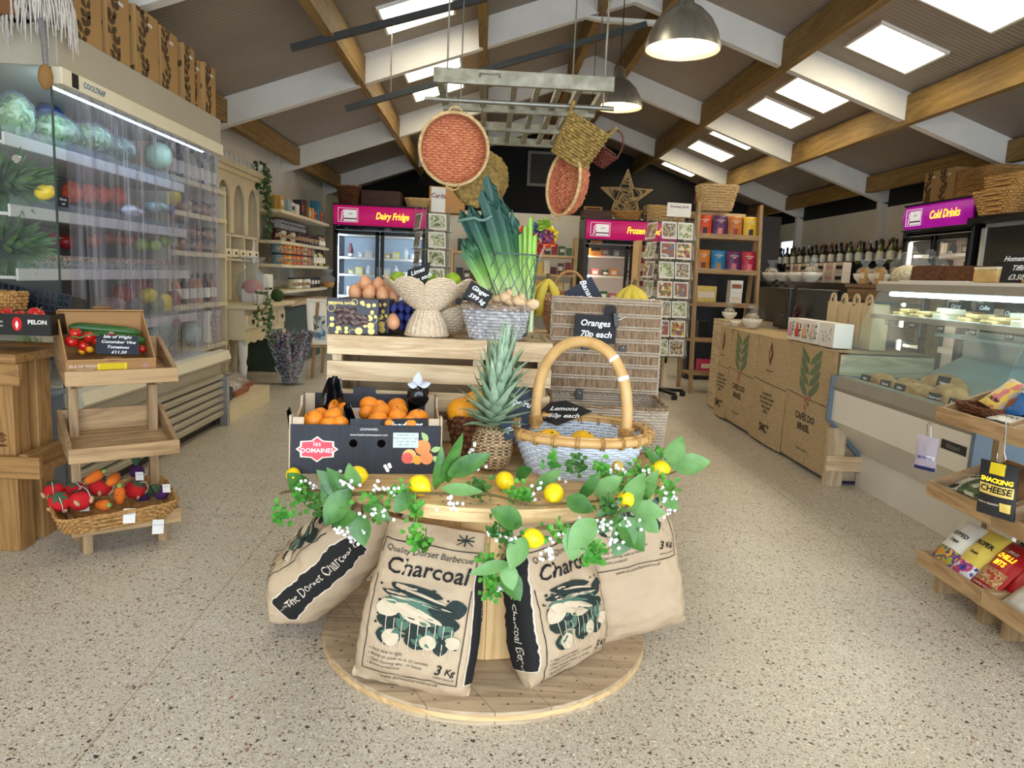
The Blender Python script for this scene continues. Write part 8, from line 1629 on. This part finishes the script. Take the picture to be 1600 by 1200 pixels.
pouch('snack_pouch', 'red pouch lettered chilli bits with a clear window, bottom right tray', 'snack packet', RW(0, .12, .05, .122), (R_(-42), 0, R_(-90)), .145, .21, .05, mat('snack_red', (170, 24, 30), .35, .05), (("LUPIN'S", .018, 0, .165, M_cream), ('CHILLI', .028, 0, .14, M_signy), ('BITS', .028, 0, .11, M_signy), ('COUNTED GOOD', .010, 0, .012, M_cream)), ((0, .055, .12, .06, cells('nut_mix', [(190, 140, 90), (150, 100, 60), (210, 170, 120), (170, 60, 40)], 50)),))
pouch('snack_pouch', 'second red chilli pouch behind the first one', 'snack packet', RW(0, .155, .10, .14), (R_(-42), 0, R_(-96)), .145, .20, .05, mat('snack_red', (170, 24, 30), .35, .05), (('CHILLI', .026, 0, .14, M_signy),), ())
pouch('snack_pouch', 'orange gold packet lying at the back of the bottom right tray', 'snack packet', RW(0, -.06, .19, .15), (R_(-20), 0, R_(-90)), .22, .12, .05, mat('snack_gold', (206, 150, 40), .35, .1), (('SMOKY', .03, 0, .06, M_cream),))
pouch('snack_pouch', 'white pouch lettered PROPER standing behind the red ones', 'snack packet', RW(0, .10, .22, .16), (R_(-14), 0, R_(-90)), .2, .15, .04, mat('snack_white', (226, 224, 214), .4, .03), (('PROPER', .035, 0, .10, M_ink),))
pouch('snack_pouch', 'white paper sack in the second stand bottom tray', 'snack packet', RW(1, -.08, .05, .12), (R_(-50), 0, R_(-90)), .16, .2, .06, mat('paper_sack_white', (206, 200, 188), .6, .05)); pouch('snack_pouch', 'brown kraft pouch at the right edge, second stand bottom tray', 'snack packet', RW(1, .06, .05, .12), (R_(-50), 0, R_(-90)), .14, .2, .05, mat('kraft_brown', (120, 84, 50), .6))
pouch('snack_pouch', 'dark green and white packet in the middle right tray', 'snack packet', RW(0, -.08, .08, .41), (R_(-66), 0, R_(-80)), .18, .14, .04, cells('green_pack', [(40, 60, 40), (80, 100, 60), (206, 206, 196), (30, 40, 34)], 16)); pouch('snack_pouch', 'brown paper packet leaning in the middle right tray', 'snack packet', RW(0, .10, .12, .41), (R_(-30), R_(10), R_(-90)), .15, .18, .06, mat('kraft_brown', (120, 84, 50), .6))
pouch('snack_pouch', 'red and tan packet in the second stand middle tray', 'snack packet', RW(1, -.02, .06, .41), (R_(-58), 0, R_(-90)), .18, .18, .05, cells('nutty_pack', [(150, 40, 34), (210, 176, 120), (180, 120, 70), (226, 200, 150)], 16), (('Salted', .02, 0, .12, M_ink),))
pouch('cheese_pouch', 'black pouch lettered SNACKING CHEESE on a hook at the right', 'snack packet', RW(1, -.135, -.03, .43), (R_(4), 0, R_(-66)), .125, .185, .03, mat('snack_black', (40, 42, 46), .4, .05), (('SNACKING', .021, 0, .125, M_signy), ('CHEESE', .030, 0, .094, M_ink), ('made to CRUNCH', .009, -.02, .045, M_cream)), ((0, .093, .112, .036, mat('cheese_cream', (236, 206, 110), .5)), (0, .165, .05, .038, mat('cheese_yellow', (236, 206, 40), .5)), (.035, .04, .034, .030, mat('cheese_cream', (236, 206, 110), .5))))
hk = thing('wire_hook', 'chrome wire hook holding the black cheese pouch', 'hook', RW(1, -.135, -.03, .43)); b = MB(); b.tube([(0, .0, .18), (0, -.012, .20), (0, .0, .22), (.0, .012, .32), (.02, .012, .33)], .002, 5); b.tube([(0, .03, .18), (0, .03, .21)], .002, 5); b.build('wire', M_chrome, hk)
pouch('biltong_bag', 'pale lilac hanging packet clipped to the corner of the right snack stand', 'snack packet', RW(0, -.18, -.02, .475), (R_(2), 0, R_(-60)), .085, .135, .014, mat('lilac_film', (180, 168, 178), .35, .05), (('BILTONG', .014, 0, .05, mat('print_blue', (40, 60, 150), .6)),), ((0, .008, .08, .014, mat('print_navy', (30, 36, 90), .6)), (.02, .052, .03, .014, M_paperwhite)))
hk = thing('wire_hook', 'chrome wire hook holding the lilac hanging packet', 'hook', RW(0, -.18, -.02, .60)); b = MB(); b.tube([(0, -.012, 0), (-.004, -.012, .05), (.0, -.0, .07)], .0018, 5); b.tube([(0, .012, 0), (-.004, .014, .05), (0, 0, .07)], .0018, 5); b.build('wire', M_chrome, hk)
basket('twig_tray', 'rough twig tray of snack bars in the top right tray', 'basket', RW(0, -.06, .12, .725), R_(-90), .09, .07, .10, .08, .03, WK_dark, 5, 4, 26, .004, .005)
pouch('snack_pouch', 'pink and blue packet with a yellow flower in the top right tray', 'snack packet', RW(0, -.07, .12, .75), (R_(-48), R_(12), R_(-90)), .12, .14, .04, cells('flower_pack', [(170, 190, 220), (216, 130, 130), (236, 206, 90), (210, 190, 160)], 14), (('Oat Bar', .018, 0, .03, M_ink),));
for i in range(2): pouch('snack_pouch', 'blue almond pouch in the top right tray, %s one' % ('front', 'rear')[i], 'snack packet', RW(0, .06 + .05 * i, .11 + .05 * i, .745), (R_(-42), R_(-6), R_(-90)), .12, .15, .045, mat('snack_blue', (24, 96, 160), .4, .05), (('FOREST', .022, 0, .115, M_cream), ('FEAST', .022, 0, .09, M_cream)), ((-.02, .04, .045, .035, mat('almond_print', (150, 70, 40), .6)),), 'blue almond pouches')
pouch('snack_pouch', 'white label packet lying at the front of the top right tray', 'snack packet', RW(0, .10, .05, .725), (R_(-76), 0, R_(-84)), .14, .07, .02, mat('snack_white', (226, 224, 214), .4, .03), (('FLAPJACK', .018, 0, .035, M_ink),)); pouch('snack_pouch', 'dark plum packet at the right of the top right tray', 'snack packet', RW(0, .17, .13, .75), (R_(-40), 0, R_(-90)), .1, .14, .05, mat('plum_pack', (80, 30, 44), .3, .2, 20)); pouch('snack_pouch', 'red and gold packet on the second stand top tray', 'snack packet', RW(1, -.1, .16, .76), (R_(-40), 0, R_(-90)), .13, .16, .05, cells('redgold_pack', [(170, 40, 50), (226, 150, 60), (206, 110, 110), (150, 30, 40)], 14))
# ================================================================ hung from the roof
M_alu = mat('brushed_aluminium', (150, 146, 138), .35, .12, 30, metal=.85, stretch=(1, 1, .05)); M_bulb = emit('pendant_glow', (255, 214, 150), 7)
def pendant(label, x, y, z, r):
 t = thing('pendant_lamp', label, 'pendant lamp', (x, y, z), group='dome pendant lamps'); b = MB(); P_ = [(r, 0), (r * .985, r * .12), (r * .9, r * .42), (r * .72, r * .75), (r * .45, r * 1.02), (r * .22, r * 1.16), (r * .2, r * 1.5), (r * .12, r * 1.62), (0, r * 1.64)]
 b.lathe(P_, 40, cap=False); b.lathe([(r * .97, .002), (r * .87, r * .42), (r * .68, r * .75), (r * .40, r * 1.0), (0, r * 1.05)], 40, m=1, cap=False); b.build('dome_shade', [M_alu, mat('shade_inside', (232, 216, 186), .5)], t)
 b = MB(); b.lathe([(r * .0, r * .10), (r * .90, r * .10), (r * .90, r * .13), (0, r * .13)], 32); b.build('glowing_diffuser', M_bulb, t); b = MB(); b.cyl((0, 0, r * 1.6), (0, 0, zc(x) - z), .004, n=6); b.build('cord', M_ink, t)
pendant('nearest dome pendant lamp, cut by the top of the picture', .962, 4.0, 2.345, .196); pendant('second dome pendant lamp, behind the hanging rack', .975, 6.05, 2.50, .192); pendant('third dome pendant lamp, far back behind the hanging baskets', 1.15, 9.0, 2.66, .19)
# galvanised hay rack
M_galv = mat('worn_galvanised', (120, 116, 98), .5, .2, 20, metal=.55, c2=(160, 156, 140)); RY, RZ_ = 3.5, 2.03
rk = thing('hay_rack', 'galvanised slatted rack hung level from the roof, baskets hooked on it', 'hanging rack', (.13, RY, RZ_)); b = MB(); b.box((0, 0, 0), (.82, .025, .065)); fb_ = b.build('front_bar', M_galv, rk, bevel=.002); b = MB(); b.tube([(-.20, -.016, .0), (-.20, -.03, .012), (-.11, -.03, .012), (-.11, -.016, .0)], .004, 6); b.build('handle', M_steel, fb_)
for y, z in ((.55, -.01), (1.05, -.01), (1.55, -.005)): b = MB(); b.box((0, y, z), (.80, .03, .05)); b.build('cross_bar', M_galv, rk, bevel=.002)
for x in (-.385, -.19, -.04, .07, .17, .265, .385): b = MB(); b.box((x, .79, 0), (.028 if abs(x) < .38 else .035, 1.56, .03)); b.build('long_bar', M_galv, rk)
b = MB(); b.tube([(-.45, .02, -.10), (.42, .02, -.10)], .011, 8); b.build('hanging_pole', M_steel, rk)
for x in (-.35, .37):
 for y in (.03, 1.5): b = MB(); X = .13 + x; b.cyl((x, y, .03 if y > .1 else -.10), (x, y, zc(X) - RZ_), .005, n=6); b.build('hanger_rod', M_steel, rk)
for i, (y, a, c, l) in enumerate(((5.6, (455, 75), (760, -4), 'nearer'), (6.4, (540, 170), (1010, 38), 'farther'))):
 p, q = at(*a, y=y), at(*c, y=y); t = thing('slotted_rail', '%s grey slotted steel rail slung under the left roof slope' % l, 'rail', p); b = MB(); b.bar((0, 0, 0), q - p, .045, .045); b.build('channel', mat('dark_channel', (66, 68, 66), .5, .1, metal=.4), t)
 for f in (.15, .85): c_ = (q - p) * f; b = MB(); b.cyl(c_, (c_.x, 0, zc(p.x + c_.x) - p.z), .006, n=6); b.build('hanger_rod', M_steel, t)
WKp = mat('pink_stained_wicker', (196, 110, 74), .6, scale=60, c2=(232, 158, 112), bump=.25, bscale=150); WKpd = mat('pink_wicker_shell', (176, 92, 60), .65, scale=60, c2=(210, 130, 90), bump=.25, bscale=150); WKs = mat('seagrass', (110, 86, 36), .75, scale=50, c2=(172, 142, 74), bump=.4, bscale=120)
def flat_basket(label, loc, rot, a, b_, dp, pole):
 """round or oval tray basket hung with its open face towards us (local -y)"""
 t = thing('tray_basket', label, 'hanging basket', loc, rot=rot); rows = 15; nu = 96
 def g(u, v):
  an = 2 * pi * u; q = v; w = .004 * cos(pi * 32 * u + pi * int(v * 22)) * abs(sin(pi * v * 22)) ** .5 + .003 * abs(sin(pi * v * 22)); return (a * q * cos(an), dp - w * 1.0, b_ * q * sin(an))
 m = MB()
 # woven back: straight strands over stakes
 n = 26
 for i in range(n):
  z = b_ * (2 * (i + .5) / n - 1) * .97; hw = a * math.sqrt(max(0, 1 - (z / b_) ** 2)) * .97; K = max(6, int(hw / a * 40))
  m.tube([(hw * (2 * k / K - 1), dp + .0085 * cos(pi * hw * (2 * k / K - 1) / (a / 9) + pi * i), z) for k in range(K + 1)], b_ * 1.05 / n, 5, caps=False)
 for i in range(-8, 9): x = a * i / 9; h_ = b_ * math.sqrt(1 - (x / a) ** 2) * .97; m.tube([(x, dp, -h_), (x, dp, h_)], .003, 4)
 m.build('woven_back', WKp, t); m = MB(); m.T = MX.Rotation(R_(90), 4, 'X') @ MX.Translation((0, 0, -dp))
 weave_wall(m, a * .97, b_ * .97, a * 1.02, b_ * 1.02, 0, dp, 2, 9, 52, .003); m.build('woven_wall', WKpd, t)
 m = MB(); m.tube([(p[0], 0, p[1]) for p in ringpts(a * 1.02, b_ * 1.02, 0, 2, 48)], .008, 8, True); m.build('rim', WK_pale, t)
 for s in (1, -1): m = MB(); m.tube([(.03 * cos(q), -.004, s * (b_ * 1.02 + .022 * sin(q))) for q in [pi * k / 8 for k in range(9)]], .004, 6); m.build('loop_handle', WK_pale, t)
 m = MB(); top = V((0, 0, b_ * 1.02)); m.tube([top + V((-.06, 0, -.01)), top + V((0, .01, pole)), top + V((.06, 0, -.01))], .0018, 4); m.build('wire', M_steel, t)
 return t
flat_basket('large round pinkish wicker tray basket hanging at left of the rack', (-.175, 3.46, 1.705), (R_(4), 0, R_(6)), .152, .155, .085, .07)
flat_basket('oval pinkish wicker basket hanging from the rack, turned sideways', (.335, 3.52, 1.585), (R_(6), R_(16), R_(-40)), .088, .145, .075, .10)
sb = thing('seagrass_basket', 'yellow brown seagrass basket with ears hanging tilted from the rack pole', 'hanging basket', (.395, 3.50, 1.77), rot=(R_(10), R_(28), 0)); m = MB(); weave_wall(m, .085, .06, .10, .07, -.10, .085, 3.2, 14, 24, .005); m.prism([(p[0], p[1]) for p in ringpts(.085, .06, 0, 3.2, 24)], -.102, -.096); m.build('woven_wall', WKs, sb)
m = MB(); rope(m, ringpts(.102, .072, .088, 3.2, 30), .008, 5, True, turns=34); m.build('rim', WKs, sb)
for s in (-1, 1): m = MB(); rope(m, [(s * (.10 + .012 * sin(pi * k / 8)), .03 * cos(pi * k / 8), .085 + .05 * sin(pi * k / 8)) for k in range(9)], .008, 5, False, turns=9); m.build('ear_handle', WKs, sb)
db = thing('hand_basket', 'small dark red brown basket with a hoop handle hanging behind seagrass basket', 'hanging basket', (.535, 3.62, 1.745), rot=(R_(20), R_(30), 0)); m = MB(); weave_wall(m, .03, .03, .062, .055, -.06, .02, 2, 9, 24, .003); m.build('woven_wall', mat('dark_red_willow', (60, 18, 10), .5, scale=60, c2=(110, 40, 22)), db); m = MB(); m.tube([(-.06 * cos(pi * k / 12), 0, .02 + .10 * sin(pi * k / 12)) for k in range(13)], .005, 6); m.build('hoop', mat('dark_red_willow', (60, 18, 10)), db)
cb_ = thing('coil_basket', 'brown seagrass basket hanging behind the round pink basket', 'hanging basket', (-.06, 3.72, 1.60), rot=(R_(-75), 0, 0)); m = MB(); weave_wall(m, .10, .10, .14, .13, -.12, .12, 2.2, 16, 30, .005); m.prism([(p[0], p[1]) for p in ringpts(.10, .10, 0, 2.2, 30)], -.122, -.114); m.build('woven_wall', WKs, cb_); m = MB(); m.tube([(0, -.13, .12), (0, -.28, .16), (0, -.42, .20)], .003, 4); m.build('cord', M_twig, cb_)
